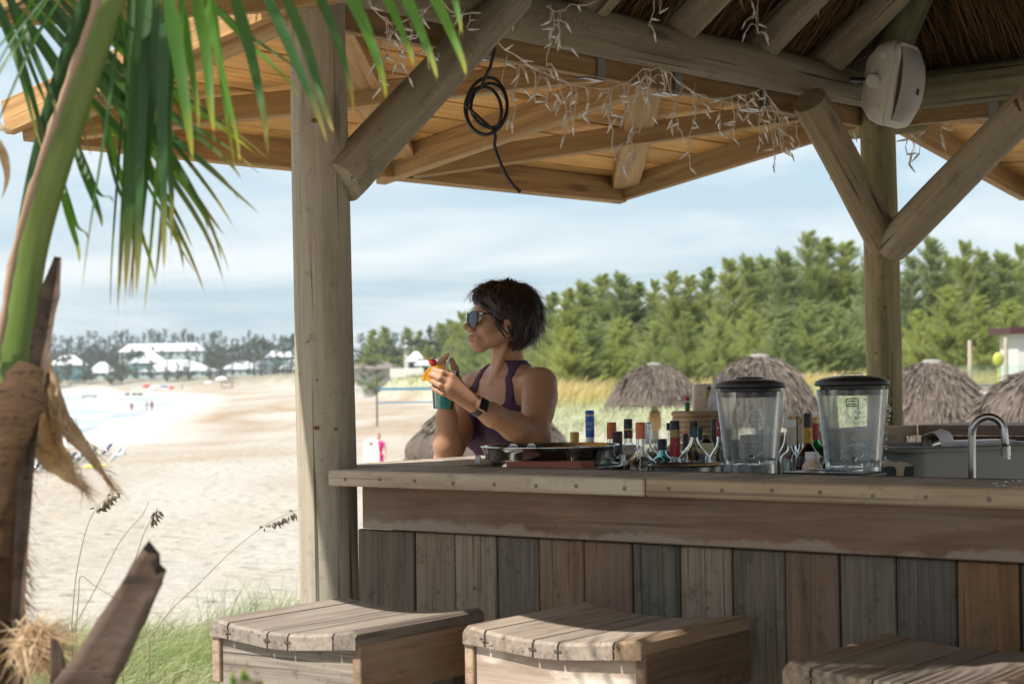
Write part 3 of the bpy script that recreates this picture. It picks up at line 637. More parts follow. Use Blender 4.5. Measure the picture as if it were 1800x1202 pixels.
bottle(1256,736,5.25,14,[(736,770,'blk',.3,'cap'),(770.5,800,'blkl',.1,'neck_wrap')],800,825,.034,CM['dkbr'],'tall all black bottle beside the first blender')
bottle(1266,740,4.9,16,[(740,751,'red',.4,'cap'),(752,767,'red',.3,'neck_wrap')],775,812,.036,GL,'clear bottle with a red cap half hidden by the first blender')
bottle(1382,725,5.2,11,[(725,752,'wcap',.6,'cap')],770,812,.034,GL,'clear bottle with tall white cap against the right side of the first blender')
bottle(1391,731,5.1,19,[(731,737,'gold',-2,'cap'),(737,750,'wcap',.1,'neck_band'),(750.5,783,'lab',.3,'neck_wrap')],788,806,.036,GL,'clear bottle with a pale label and white shoulder wrap between the blenders')
bottle(1401,732,5.4,15,[(732,748,'plum',.4,'cap')],770,812,.034,CM['dkbr'],'dark bottle with plum cap behind the pale label bottle')
bottle(1407,734,5.25,10,[(734,745,'goldb',.4,'cap'),(745,780,'cream',.1,'neck_wrap')],785,812,.032,GL,'slim gold capped bottle with pale neck between the blenders')
b,Mb,z,rn=bottle(1419.5,726,4.75,17,[(726,734,'blk',.0,'cap'),(734.2,751,'plum',.3,'neck_band'),(751,778,'yel',.6,'neck_wrap')],779,806,.032,MT['glass_br'],'brown liqueur bottle with plum cap and yellow neck label, between the blenders')
mb=MB()
mb.lathe([(.0035,z(768)),(.0035,z(758))],12); 
for k in range(3): mb.box((0.002,-rn-.0018,z(759+4*k)),(1,0,0),(0,1,0),(0,0,1),(.0032,.0004,.001))
link('print',mb.mesh('print',CM['blkl']),b,Mb)
b,Mb,z,rn=bottle(1433,733,5.1,14,[(733,744,'gold',.5,'cap'),(744.4,772,'red',.2,'neck_wrap')],775,795,.036,MT['glass_gr'],'green bottle with gold cap and red neck label left of the second blender')
mb=MB(); mb.tube([(.005,-.0365,z(800)),(.02,-.031,z(805)),(.012,-.035,z(815)),(.026,-.0255,z(808))],.002,5); link('print',mb.mesh('print',CM['wht']),b,Mb)
bottle(1427,794,4.5,27,[(794,807,'wcap',.6,'cap')],808,822,.025,CM['creamer'],'small cream coloured bottle with a white cap in front of the brown bottle','creamer_bottle')
# blenders
def blender(x,d,zl,label,wet):
    p=at(x,760,d); p.z=SZ; b=thing('blender',label,'blender',p,rz=0,group='bar blenders on the work shelf'); Mb=Matrix.Translation(p)@Matrix.Rotation(math.radians(24 if not wet else 20),4,'Z')
    def sq(t,z): return 1/((abs(math.cos(t))**4+abs(math.sin(t))**4)**.25)*(1-.022*math.exp(-((math.sin(4*t))/.22)**2))
    H=zl-SZ; zj=.205; zt_=H-.035
    o_=[(.056,zj-.035),(.0575,zj-.033),(.058,zj),(.0595,zj+.012),(.0625,zj+.05),(.069,zj+.12),(.0745,zt_)]
    i_=[(.0715,zt_),(.066,zj+.12),(.0595,zj+.05),(.0565,zj+.013),(.05,zj+.006),(.02,zj+.005),(.02,zj-.001),(.054,zj-.003),(.054,zj-.035)]
    mb=MB(); n=56; m=len(o_+i_); mb.lathe(o_+i_,n,(0,0,0),sq,False)
    mb.f+= [((m-1)*n+k,(m-1)*n+(k+1)%n,(k+1)%n,k) for k in range(n)]; mb.m+=[0]*n
    mb.f=[f for f in mb.f]
    jar=link('jar',mb.mesh('jar',MT['jar_glass'],True,35),b,Mb)
    mb=MB()
    for k in range(9): mb.box((-.02,-.0618-.0008*k*.9,zj+.045+k*.012),(1,0,0),(0,1,.0),(0,0,1),(.011 if k%3 else .016,.0003,.0005))
    link('measure_marks',mb.mesh('measure_marks',CM['lab']),jar,Mb)
    mb=MB(); 
    for k in range(4):
        a=k*math.pi/2+math.pi/4+.3; mb.box((math.cos(a)*.016,math.sin(a)*.016,zj+.018),(math.cos(a),math.sin(a),.5),(-math.sin(a),math.cos(a),0),(0,0,1),(.014,.005,.0012))
    mb.lathe([(.009,zj+.005),(.009,zj+.018),(.005,zj+.022)],12); link('blade',mb.mesh('blade',MT['chrome']),b,Mb)
    def sq2(t,z): return 1/((abs(math.cos(t))**3.2+abs(math.sin(t))**3.2)**(1/3.2))*(1+.035*math.cos(4*t))
    mb=MB(); mb.lathe([(.0690,zt_-.014),(.0705,zt_-.006),(.0695,zt_-.004),(.0715,zt_+.002),(.0715,zt_+.008),(.0815,zt_+.009),(.0835,zt_+.012),(.082,zt_+.02),(.066,zt_+.028),(.038,zt_+.033),(.0,zt_+.034)],48,(0,0,0),sq2)
    link('lid',mb.mesh('lid',MT['black'],True,40),b,Mb)
    if wet:
        mb=MB(); mb.lathe([(.028,zt_+.03),(.028,zt_+.038),(.024,zt_+.040),(.0,zt_+.0405)],24); link('lid_cap',mb.mesh('lid_cap',MT['jar_glass'],True,40),b,Mb)
        mb=MB(); R=random.Random(5)
        for k in range(260):
            f=R.choice((0,1)); zz=R.uniform(zj,zt_-.02); hw=.0605+(.074-.0605)*max(0,(zz-zj)/(zt_-zj)); s=R.uniform(-.9,.9)*hw; rr=R.choice((.0008,.0011,.0016,.002))
            c=(s,-hw*1.0,zz) if f==0 else (hw,s,zz); mb.ell(c,(rr,rr,rr*1.2),6,4)
        tag(link('droplets',mb.mesh('droplets',MT['glass'],True),b,Mb),kind='stuff')
        mb=MB() # black framed badge near the top
        for dx,dz,hx,hz in ((0,.009,.02,.0012),(0,-.009,.02,.0012),(-.02,0,.0012,.009),(.02,0,.0012,.009),(-.012,.003,.0025,.002),(-.004,.003,.0025,.0022),(.004,.003,.0025,.002),(.012,.003,.0022,.002),(0,-.004,.014,.0013)):
            mb.box((-.043+dx*.8,-.0738,zt_-.03+dz),(1,0,0),(0,1,0),(0,0,1),(hx*.8,.0003,hz))
        link('badge',mb.mesh('badge',CM['blkl']),jar,Mb)
    else:
        mb=MB(); mb.ell((0,0,zt_+.033),(.04,.04,.006),20,6); link('lid_cap',mb.mesh('lid_cap',MT['black'],True),b,Mb)
    mb=MB(); mb.lathe([(.09,0),(.092,.02),(.07,.12),(.062,zj-.036),(.0,zj-.036)],32,(0,0,0),sq2); link('motor_base',mb.mesh('motor_base',MT['black'],True,40),b,Mb)
    return b
blender(1319.5,4.62,zpx(1319,664,4.62),'dry clear blender with a domed black lid, next to the wicker basket',False)
blender(1499,4.42,zpx(1499,659,4.42),'wet clear blender with droplets and a clear lid cap, next to the grey tub',True)
# steel pan on its wire stand
pc=at(967,784,4.72); pz=pc.z; pr_=122*4.72/FPX; base=pc.copy(); base.z=SZ
pan=thing('steel_pan','wide stainless steel pan with clip handles standing in front of the woman','pan',base); Mp=Matrix.Translation(base); h=pz-SZ
mb=MB(); mb.lathe([(pr_*.80,h-.058),(pr_*.88,h-.050),(pr_*.9,h-.032),(pr_*.935,h-.030),(pr_*.955,h-.012),(pr_*.985,h-.002),(pr_,h),(pr_*1.004,h+.002),(pr_,h+.0035),(pr_*.985,h+.002),(pr_*.94,h-.012),(pr_*.9,h-.03),(pr_*.86,h-.05),(.02,h-.052)],64,cap=False)
link('bowl',mb.mesh('bowl',MT['chrome'],True,60),pan,Mp)
mb=MB(); mb.lathe([(pr_*.82,.0),(pr_*.86,.004),(pr_*.86,h-.056),(pr_*.8,h-.054)],48); link('lower_pot',mb.mesh('lower_pot',pl('black_enamel',(.01,.01,.012),.12),True,40),pan,Mp)
mb=MB(); R=pr_*1.045; pts=[]
for k in range(41):
    a=math.radians(-74+ (360-12)*k/40); pts.append((R*math.cos(a),R*math.sin(a),h-.05))
e=pts[-1]; s=pts[0]
mb.tube(pts,.003,8)
a=math.radians(-74); mb.tube([(R*math.cos(a),R*math.sin(a),h-.05),(R*math.cos(a)*.99,R*math.sin(a)*.99,h-.044),(R*math.cos(a)*.97,R*math.sin(a)*.97,h-.012)],.003,8)
link('wire_ring',mb.mesh('wire_ring',MT['chrome'],True),pan,Mp)
for a in (math.radians(186),math.radians(-8)):
    mb=MB(); c=Vector((R*math.cos(a),R*math.sin(a),h-.036)); mb.box(c,(1,0,0),(0,1,0),(0,0,1),(.008,.006,.014),.002); mb.box(c*.97+Vector((0,0,.012)),(1,0,0),(0,1,0),(0,0,1),(.012,.004,.003),.001); mb.tube([c+Vector((0,-.008,0)),c+Vector((0,.008,0))],.003,8)
    link('clip',mb.mesh('clip',MT['chrome']),pan,Mp)
for (x,y) in ((902,786),(934,785.5)):
    c=at(x,y,4.68); mb=MB(); mb.lathe([(.0115,-.006),(.012,-.004),(.012,.004),(.009,.006)],20); mb.v=[(q[0],q[2],q[1]) for q in mb.v]
    t=link('steel_lid_knob',mb.mesh('knob',MT['chrome'],True,40),None,Matrix.Translation(c-UP*.002)); tag(t,'left of two small steel rings lying inside the wide steel pan' if x<920 else 'right of two small steel rings lying inside the wide steel pan','ring','rings in the steel pan')
# red-brown carton in front of the pan
A=onpl(889,812,at(955,812,4.45),V_.cross(UP)); B=onpl(1021,812,at(955,812,4.45),V_.cross(UP)); X=(B-A).normalized(); hc=(A+B)/2
ct=thing('carton','reddish brown carton tucked in front of the steel pan','carton',(hc.x,hc.y,SZ)); mb=MB(); hh=(hc.z-SZ)/2
nX=Vector((-X.y,X.x,0)); mb.box((hc.x+nX.x*.03,hc.y+nX.y*.03,SZ+hh),X,nX,UP,((B-A).length/2,.03,hh),.002); bx=link('box',mb.mesh('box',pl('red_brown_card',(.26,.075,.04),.6)),ct)
mb=MB(); R=random.Random(2); x_=.012
for k in range(16):
    if k in(1,2,3): x_+=.009; continue
    hgt=.0085 if k in(0,5,12) else .005; mb.box(A+X*x_+UP*(-.020+hgt/2)-nX*.0006,X,nX,UP,(.0012,.0004,hgt/2)); mb.box(A+X*(x_+.003)+UP*(-.0205+hgt)-nX*.0006,X,nX,UP,(.0025,.0004,.0007)); x_+=.0105
link('lettering',mb.mesh('lettering',CM['blkl']),bx)
# small steel bowl
c=at(1206,816,4.42); r_=67*4.42/FPX; zb_=c.z-SZ; t=thing('steel_bowl','round brushed steel bowl left of the first blender','bowl',(c.x,c.y,SZ)); mb=MB()
mb.lathe([(r_*.7,0),(r_*.82,.01),(r_*.9,zb_-.03),(r_*.93,zb_-.004),(r_,zb_-.002),(r_*1.01,zb_),(r_*.99,zb_+.001),(r_*.9,zb_-.006),(r_*.8,zb_-.06),(r_*.7,.02)],56); link('bowl_body',mb.mesh('bowl_body',MT['brushed'],True,50),t,Matrix.Translation((c.x,c.y,SZ)))
# wicker basket on the far part of the counter, with what is in it
MT['wicker']=simple('wicker',(.36,.25,.13),.7,0,.4,60,.3)
bc=at(1236,750,5.93); bc.z=ZC; bk=thing('wicker_basket','coiled wicker basket holding sauces and napkins left of the first blender','basket',bc,math.radians(20)); Mk=Matrix.Translation(bc)@Matrix.Rotation(math.radians(20),4,'Z')
def sqb(t,z): return 1/((abs(math.cos(t))**5+abs(math.sin(t))**5)**.2)
for i in range(6):
    mb=MB(); n=72; zc=.010+i*.0165; rr=.070+.0022*i; vs=[]
    for k in range(n):
        t=2*math.pi*k/n; q=sqb(t,0)
        bump=.0085*(.72+.38*abs(math.sin(t*13+i*1.57)))
        for j in range(8):
            a=2*math.pi*j/8+t*.0; vs.append(((rr*q+bump*math.cos(a))*math.cos(t),(rr*q+bump*math.cos(a))*math.sin(t),zc+.0092*math.sin(a)))
    fs=[(k*8+j,((k+1)%n)*8+j,((k+1)%n)*8+(j+1)%8,k*8+(j+1)%8) for k in range(n) for j in range(8)]
    mb.add(vs,fs); link('woven_row',mb.mesh('woven_row',MT['wicker'],True),bk,Mk)
mb=MB(); mb.box((0,0,.008),(1,0,0),(0,1,0),(0,0,1),(.066,.066,.004)); link('bottom',mb.mesh('bottom',MT['wicker']),bk,Mk)
bb=ZC+.012
bottle(1208,697,5.88,9,[(697,704,'red',.2,'cap'),(704.2,707,'lab',-.2,'neck_band'),(707.2,720,'grn',.4,'neck_wrap')],722,735,.012,CM['redm'],'little hot sauce bottle with red cap and green neck in the wicker basket','hot_sauce_bottle',bb)
p=at(1235,674,5.93); p.z=bb; t=thing('mayonnaise_bottle','upside down pale squeeze bottle with yellow label in the wicker basket','bottle',p,group=BASEG); Hm=zpx(1235,674,5.93)-bb; wm=18*5.93/FPX
def sqm(t,z): return (1/((abs(math.cos(t))**3+abs(math.sin(t)/.62)**3)**(1/3)))
mb=MB(); mb.lathe([(.018,0),(.02,.015),(wm*.8,.03),(wm*.97,.06),(wm,Hm-.03),(wm*.98,Hm-.012),(wm*.86,Hm-.002),(wm*.5,Hm)],32,(0,0,0),sqm); link('body',mb.mesh('body',CM['mayo'],True,50),t,Matrix.Translation(p))
for (dx,dz,hx,hz,m) in ((.018,-.034,.008,.011,'yel'),(.019,-.016,.006,.005,'navy'),(.018,-.062,.007,.014,'lab'),(-.012,-.034,.004,.0008,'blkl')):
    mb=MB(); mb.box((dx,-wm*.62-.0012,Hm+dz),(1,.12 if dx>0 else 0,0),(0,1,0),(0,0,1),(hx,.002,hz),.0005); link('label_patch',mb.mesh('label_patch',CM[m]),t,Matrix.Translation(p))
MT['paper']=simple('white_napkin',(.86,.86,.86),.8,0,.05,8)
p=at(1262,690,5.9); mb=MB(); R=random.Random(8)
for k,(A_,B_,C_) in enumerate((((1238,724),(1258,656),(1274,700)),((1246,726),(1266,654),(1284,690)),((1240,722),(1249,668),(1262,726)),((1256,724),(1277,664),(1288,724)))):
    A_,B_,C_=[at(*q,5.9+.012*k) for q in (A_,B_,C_)]; N=7; vs=[]; ix={}
    for i in range(N+1):
        for j in range(N+1-i):
            u_,v_=i/N,j/N; q=A_+(B_-A_)*u_+(C_-A_)*v_; ix[i,j]=len(vs); vs.append(q+cF*.018*mnoise.noise(Vector((u_*5,v_*5,k*3.)))+cU*.010*mnoise.noise(Vector((u_*4,v_*4,k+9.)))+cR*.008*mnoise.noise(Vector((u_*4,v_*4,k+19.))))
    fs=[]
    for i in range(N):
        for j in range(N-i):
            fs.append((ix[i,j],ix[i+1,j],ix[i,j+1]))
            if j<N-i-1: fs.append((ix[i+1,j],ix[i+1,j+1],ix[i,j+1]))
    mb.add(vs,fs)
o=link('napkin',mb.mesh('napkin',MT['paper'],True),None); tag(o,'crumpled white paper napkins sticking out of the wicker basket','napkins',None,'stuff')
# black tray, caddy, tub, tap
c=at(1466,828,4.32); mb=MB(); mb.box(c-UP*.006,V_,U_,UP,(.105,.06,.005),.003); tr=thing('serving_tray','flat black tray in front of the second blender','tray',(c.x,c.y,SZ)); link('tray_top',mb.mesh('tray_top',pl('dark_tray',(.028,.02,.016),.3)),tr)
mb=MB(); mb.box(Vector((c.x,c.y,(SZ+c.z-.011)/2)),V_,U_,UP,(.085,.045,(c.z-.011-SZ)/2),.002); link('tray_stand',mb.mesh('tray_stand',MT['black']),tr)
mb=MB(); mb.box(at(1456,826,4.26)-UP*.0005,V_,U_,UP,(.04,.012,.0016),.001); link('tray_plate',mb.mesh('tray_plate',pl('dark_plate',(.07,.065,.06),.3,.4)),tr)
c=at(1578,825,4.62); cd=thing('bar_caddy','small black caddy with a frayed beige cloth over it beside the second blender','caddy',(c.x,c.y,SZ)); mb=MB(); ct_=zpx(1580,818,4.62)
mb.box((c.x,c.y,(SZ+ct_)/2),(1,0,0),(0,1,0),(0,0,1),(.037,.03,(ct_-SZ)/2),.002); link('caddy_body',mb.mesh('caddy_body',MT['black']),cd)
mb=MB(); R=random.Random(3); poly=[(1551,812),(1558,806),(1566,810),(1574,813),(1582,811),(1592,813),(1600,814),(1594,817),(1590,822),(1588,836),(1576,836),(1576,825),(1572,820),(1562,819),(1552,821)]
f=[at(x,y,4.586) for x,y in poly]; bk_=[p+cF*.006 for p in f]; n=len(f)
mb.add(f+bk_,[tuple(range(n)),tuple(range(2*n-1,n-1,-1))]+[(i,n+i,n+(i+1)%n,(i+1)%n) for i in range(n)]); o=link('bar_cloth',mb.mesh('bar_cloth',pl('beige_cloth',(.50,.40,.29),.9)),None); tag(o,'beige frayed cloth strip hanging over the small black caddy','cloth')
a=onz(1612,786,1.085); b_=onz(1900,777,1.085); X=(b_-a).normalized(); Y=Vector((-X.y,X.x,0)); tz=a.z
tub=thing('bus_tub','large grey plastic tub standing behind the curved tap','tub',(a+X*.25+Y*.16).to_tuple()[:2]+(SZ,)); mb=MB()
def rrect(w,hh,r,n=6):
    pts=[]
    for (cx,cy,a0) in ((w-r,hh-r,0),(-w+r,hh-r,90),(-w+r,-hh+r,180),(w-r,-hh+r,270)):
        for k in range(n+1): t=math.radians(a0+90*k/n); pts.append((cx+r*math.cos(t),cy+r*math.sin(t)))
    return pts
cen=a+X*.22+Y*.155
prof=[(.0,SZ),(-.012,tz-.02),(-.012,tz-.016),(.012,tz-.014),(.014,tz-.005),(.010,tz),(-.004,tz+.001),(-.014,tz-.004),(-.02,SZ+.02)]; vs=[]
for k,(e,zq) in enumerate(prof):
    sh=-.02 if k==0 else 0
    for (x,y) in rrect(.25+e+sh,.155+e+sh,.06): q=cen+X*x+Y*y; vs.append((q.x,q.y,zq))
n=len(rrect(.25,.155,.06)); m=len(prof); fs=[(i*n+k,i*n+(k+1)%n,(i+1)*n+(k+1)%n,(i+1)*n+k) for i in range(m-1) for k in range(n)]+[tuple(range(n-1,-1,-1)),tuple((m-1)*n+k for k in range(n))]
mb.add(vs,fs); link('tub_body',mb.mesh('tub_body',pl('grey_tub',(.20,.20,.175),.38),True,45),tub)
p=at(1637,779,5.12); Mj=frame(p-UP*.004,cR*.75+UP*.25+cF*.2,UP); jr=thing('glass_jar','glass jar with steel band lying in the grey tub','jar',p); WM[jr.name]=Matrix.Translation(p)
mb=MB(); mb.lathe([(.03,-.012),(.033,-.012),(.034,.0),(.033,.012),(.03,.012),(.03,-.012)],28,cap=False); mb.v=[(q[2],q[0],q[1]) for q in mb.v]; link('ring',mb.mesh('ring',MT['chrome'],True,40),jr,Mj)
mb=MB(); mb.lathe([(.029,.01),(.032,.02),(.032,.045),(.02,.06)],28); mb.v=[(q[2],q[0],q[1]) for q in mb.v]; link('glass_body',mb.mesh('glass_body',CM['wht'],True,40),jr,Mj)
p=cen+X*.13+Y*.09; p.z=tz-.002; mb=MB(); mb.box(p,X,Y,UP,(.11,.05,.006),.003); o=link('white_board',mb.mesh('white_board',CM['wht'],True,40),None); tag(o,'white cutting board lying across the grey tub behind the tap','board')
d=4.42; fp=at(1708,845,d); fp.z=SZ; fc=thing('tap','curved stainless steel swan neck tap over the bar sink','tap',fp)
pts=[Vector((at(1708.5,840,d).x,at(1708.5,840,d).y,SZ))]+[at(1708.5,y,d) for y in (820,790,768)]
for k in range(13):
    t=math.pi-math.pi*k/12*1.0; pts.append(at(1737+28.5*math.cos(t),763-31*math.sin(t),d-.02*k/12))
pts+=[at(1767,778,d-.02),at(1767.5,786,d-.02)]
mb=MB(); mb.tube(pts,.0092,18); link('spout',mb.mesh('spout',MT['brushed'],True),fc)
mb=MB(); mb.tube([at(1767.5,784,d-.02),at(1767.6,785,d-.02),at(1768,801,d-.02)],.0118,18); mb.tube([at(1768,802,d-.02),at(1768,806.5,d-.02)],.0108,18); link('nozzle',mb.mesh('nozzle',MT['brushed'],True,50),fc)
# water drips lying on the counter by the tap
mb=MB()
for (x,y,r_) in ((1748,849,.006),(1758,853,.010),(1785,844,.009),(1795,845,.006),(1770,846,.005)):
    p=onz(x,y,ZC+.0005); mb.ell(p,(r_,r_*.7,.0012),10,4)
o=link('spilt_water',mb.mesh('spilt_water',MT['glass'],True),None); tag(o,'drops of spilt water on the counter below the tap','water drops',kind='stuff')
# ------------------------------------------------------------------ loudspeakers
def speaker(c,fd,label,sc=1.):
    X=fd.normalized(); Y=UP.cross(X).normalized(); Mq=frame(c,X,Y); s=thing('loudspeaker',label,'speaker',c); 
    # sections from back to front: (x, half width, half height, corner)
    sec=[(-.085,.035,.07),(-.075,.055,.095),(-.03,.088,.13),(.02,.099,.143),(.045,.101,.146),(.05,.096,.141),(.056,.099,.143),(.07,.097,.14),(.074,.09,.132)]
    mb=MB(); vs=[]; n=0
    for (x,hw,hh) in sec:
        pr=rrect(hw*sc,hh*sc,.04*sc,5); n=len(pr); vs+=[((x-.022*(z/(hh*sc))**2*(1 if x>0 else .3))*sc,y*(1-.14*(z/(hh*sc))**2),z) for y,z in pr]
    m=len(sec); fs=[(i*n+k,(i+1)*n+k,(i+1)*n+(k+1)%n,i*n+(k+1)%n) for i in range(m-1) for k in range(n)]+[tuple(range(n)),tuple((m-1)*n+k for k in range(n-1,-1,-1))]
    fs=[tuple(reversed(f)) for f in fs]; mb.add(vs,fs); link('cabinet',mb.mesh('cabinet',MT['beige'],True,38),s,Mq)
    mb=MB(); vs=[];N=9;K=11
    for i in range(N+1):
        for k in range(K+1):
            y=(-1+2*k/K); z=(-1+2*i/N); vs.append((.072*sc+(.004+.040*(1-y*y*.9)*(1-z**4*.8)-.020*z*z)*sc,y*.083*sc*(1-.13*z*z),z*.126*sc))
    fs=[(i*(K+1)+k,i*(K+1)+k+1,(i+1)*(K+1)+k+1,(i+1)*(K+1)+k) for i in range(N) for k in range(K)]; mb.add(vs,fs); link('grille',mb.mesh('grille',MT['grille'],True,60),s,Mq)
    mb=MB(); mb.box((.115*sc,-.02*sc,-.02*sc),(1,.0,0),(0,1,0),(0,0,1),(.0015,.006*sc,.011*sc),.0005); link('badge',mb.mesh('badge',MT['black']),s,Mq)
    for sg in (-1,1):
        mb=MB(); mb.lathe([(.024*sc,0),(.024*sc,.018*sc),(.02*sc,.026*sc),(.012*sc,.027*sc)],20); Mk=Mq@Matrix.Translation((-.02*sc,sg*.086*sc,.0))@Matrix.Rotation(-sg*math.pi/2,4,'X'); link('knob',mb.mesh('knob',MT['beige'],True,40),s,Mk)
        for zz in(.09,-.09): 
            mb=MB(); mb.lathe([(.013*sc,0),(.012*sc,.004*sc),(.009*sc,.005*sc)],16); link('plug',mb.mesh('plug',MT['beige'],True,40),s,Mq@Matrix.Translation((.005*sc,sg*.093*sc,zz*sc))@Matrix.Rotation(-sg*math.pi/2,4,'X'))
    mb=MB(); mb.tube([(-.02*sc,-.1*sc,0),(-.1*sc,-.1*sc,.0),(-.135*sc,0,0),(-.1*sc,.1*sc,0),(-.02*sc,.1*sc,0)],.009*sc,8); link('mount_bracket',mb.mesh('mount_bracket',MT['black']),s,Mq)
    return s
speaker(at(1566,149,6.28),(cR*.80-cF*.62-UP*.16),'beige outdoor loudspeaker fixed at the top of the far log post',1.0)
speaker(at(805,-12,5.6),(cR*.5-cF*.8-UP*.25),'white outdoor loudspeaker half hidden behind the near log brace',.85)
# ------------------------------------------------------------------ black cable coil
cp=[(868,66),(869,90),(862,118),(850,142)]
path=[at(x,y,5.02) for x,y in cp]
K=96
for k in range(K):
    t=k/K; a=math.radians(-105)-2*math.pi*3.25*t*1.0; cx=857-7*math.sin(t*7); cy=190+8*math.sin(t*5+.5); rx=37-6*abs(math.sin(t*9)); ry=47-7*abs(math.sin(t*6+1))
    path.append(at(cx+rx*math.cos(a),cy+ry*math.sin(a),5.02+.02*math.sin(t*23)))
path+=[at(x,y,5.0) for x,y in ((866,228),(871,240),(869,255),(873,270),(882,292),(892,312),(903,327),(915,338))]
mb=MB(); mb.tube(path,.0047,8); o=link('cable',mb.mesh('cable',MT['blackrub'],True),None); tag(o,'coiled black cable hanging from the eave bracket beside the log brace','cable')
# ------------------------------------------------------------------ icicle string lights
mb=MB(); mb.mi=0; mb.lathe([(.0028,0),(.0046,.003),(.0046,.020),(.0038,.022)],10); mb.mi=1; mb.lathe([(.0032,.022),(.0034,.030),(.0018,.038),(.0004,.043)],8)
MT['wire']=simple('white_wire',(.66,.58,.48),.6,0,.1,40); MT['socket']=pl('white_socket',(.80,.77,.72),.45); MT['bulbglass']=simple('clear_bulb',(.7,.68,.62),.1,0,.1,30)
bulbme=mb.mesh('bulb',[MT['socket'],MT['bulbglass']],True,50)
def strings(label,mains,drops,plane,bscale=1.):
    st=thing('string_lights',label,'string lights',plane(*mains[0][0])); R=random.Random(len(drops)); nb=[0]
    def bulb(p,dirv):
        q=dirv.to_track_quat('Z','Y').to_matrix().to_4x4(); q.translation=p; o=link('bulb',bulbme,st,q@Matrix.Diagonal((.78*bscale,.78*bscale,bscale*R.uniform(.72,.92),1))); nb[0]+=1
    def wire(px,r=.0012):
        P=[plane(x,y) for x,y in px]; mb=MB(); mb.tube(P,r,5)
        P2_=[p+Vector((R.uniform(-1,1),R.uniform(-1,1),R.uniform(-1,1)))*.006 for p in P]; mb.tube(P2_,r*.9,5); link('wire',mb.mesh('wire',MT['wire'],True),st); return P
    for m in mains:
        pts=[]
        for (a,b) in zip(m[:-1],m[1:]):
            n=max(2,int(math.hypot(b[0]-a[0],b[1]-a[1])/14)); pts+=[(a[0]+(b[0]-a[0])*k/n+R.uniform(-1,1),a[1]+(b[1]-a[1])*k/n+4*math.sin(math.pi*k/n)+R.uniform(-1,1)) for k in range(n)]
        P=wire(pts+[m[-1]],.0016)
        for p in P[1::2]:
            if R.random()<.5: bulb(p,Vector((R.uniform(-1,1),R.uniform(-.5,.5),R.uniform(-1,.4))))
    for (x,y,L) in drops:
        n=max(2,int(L/13)); px=[(x,y)]; cx=x; dr=R.uniform(-.35,.35)
        for k in range(n): cx+=R.uniform(-5,5)+dr*4; px.append((cx,y+L*(k+1)/n))
        P=wire(px)
        for k,p in enumerate(P[1:]):
            if R.random()<.55 or k==len(P)-2:
                if R.random()<.45 and L>40:  # short side branch ending in a bulb
                    a=px[k+1]; s=R.choice((-1,1)); b2=(a[0]+s*R.uniform(8,22),a[1]+R.uniform(-2,14)); Q=wire([a,((a[0]+b2[0])/2,min(a[1],b2[1])-2),b2],.0013); dv=(Q[-1]-Q[-2]).normalized()+Vector((0,0,-.7)); bulb(Q[-1],dv)
                else: bulb(p,Vector((R.uniform(-.9,.9),R.uniform(-.5,.5),R.uniform(-1,.25))))
    return nb[0]
nB=Vector((U_.y,-U_.x,0))
plL=lambda x,y: onpl(x,y,pt(0,.02,0),nB)
plF=lambda x,y: onpl(x,y,pt(0,.10,0),nB)
n=strings('white icicle string lights hung in a tangle below the left log beam',
 [[(872,72),(905,96),(955,126),(990,143),(1060,157),(1092,148),(1130,122),(1158,118)],[(1158,118),(1178,128),(1200,148),(1250,175),(1296,168),(1342,156),(1352,172),(1372,200),(1402,206)]],
 [(893,96,70),(915,105,110),(938,118,45),(950,124,55),(962,132,50),(1000,146,75),(1012,150,55),(1040,155,40),(1068,152,130),(1078,152,50),(1095,148,60),(1105,142,150),(1120,130,40),(1135,122,110),(1142,120,50),(1160,118,45),(1166,122,40),(1200,150,80),(1222,150,45),(1230,170,125),(1270,172,60),(1286,170,50),(1310,166,45),(1322,160,95),(1342,158,100),(1352,176,115),(1372,200,60),(1400,206,50),(985,140,95),(1180,130,95),(1300,168,75),(1362,186,80)],plL)
n+=strings('white icicle lights looped over the front of the left log beam and its brace',
 [[(642,-6),(676,36),(690,40),(735,22),(775,-4)],[(768,-8),(790,20),(830,22),(866,16),(905,20),(890,-6)],[(960,10),(985,22),(1000,8),(1048,2)]],
 [(676,30,125),(700,40,85),(668,66,30),(745,20,40),(818,12,62),(828,20,50),(862,10,28),(900,12,22),(768,92,30),(750,70,60),(968,8,30),(985,20,65),(972,24,92),(1152,-8,55),(1160,-4,28),(1318,-8,66),(1332,-2,60),(1424,-8,22),(1440,-8,22),(690,48,60),(712,46,40),(722,40,70)],plF)
strings('dark strands of icicle lights hanging outside the far log post',[[(1478,232),(1492,226),(1512,230)],[(1590,226),(1612,236),(1640,214),(1702,206)]],[(1480,236,60),(1492,240,30),(1595,232,40),(1602,240,48),(1618,240,30),(1660,210,40),(1680,206,22)],lambda x,y: onpl(x,y,P2-V_*.25,cF) ,1.2)
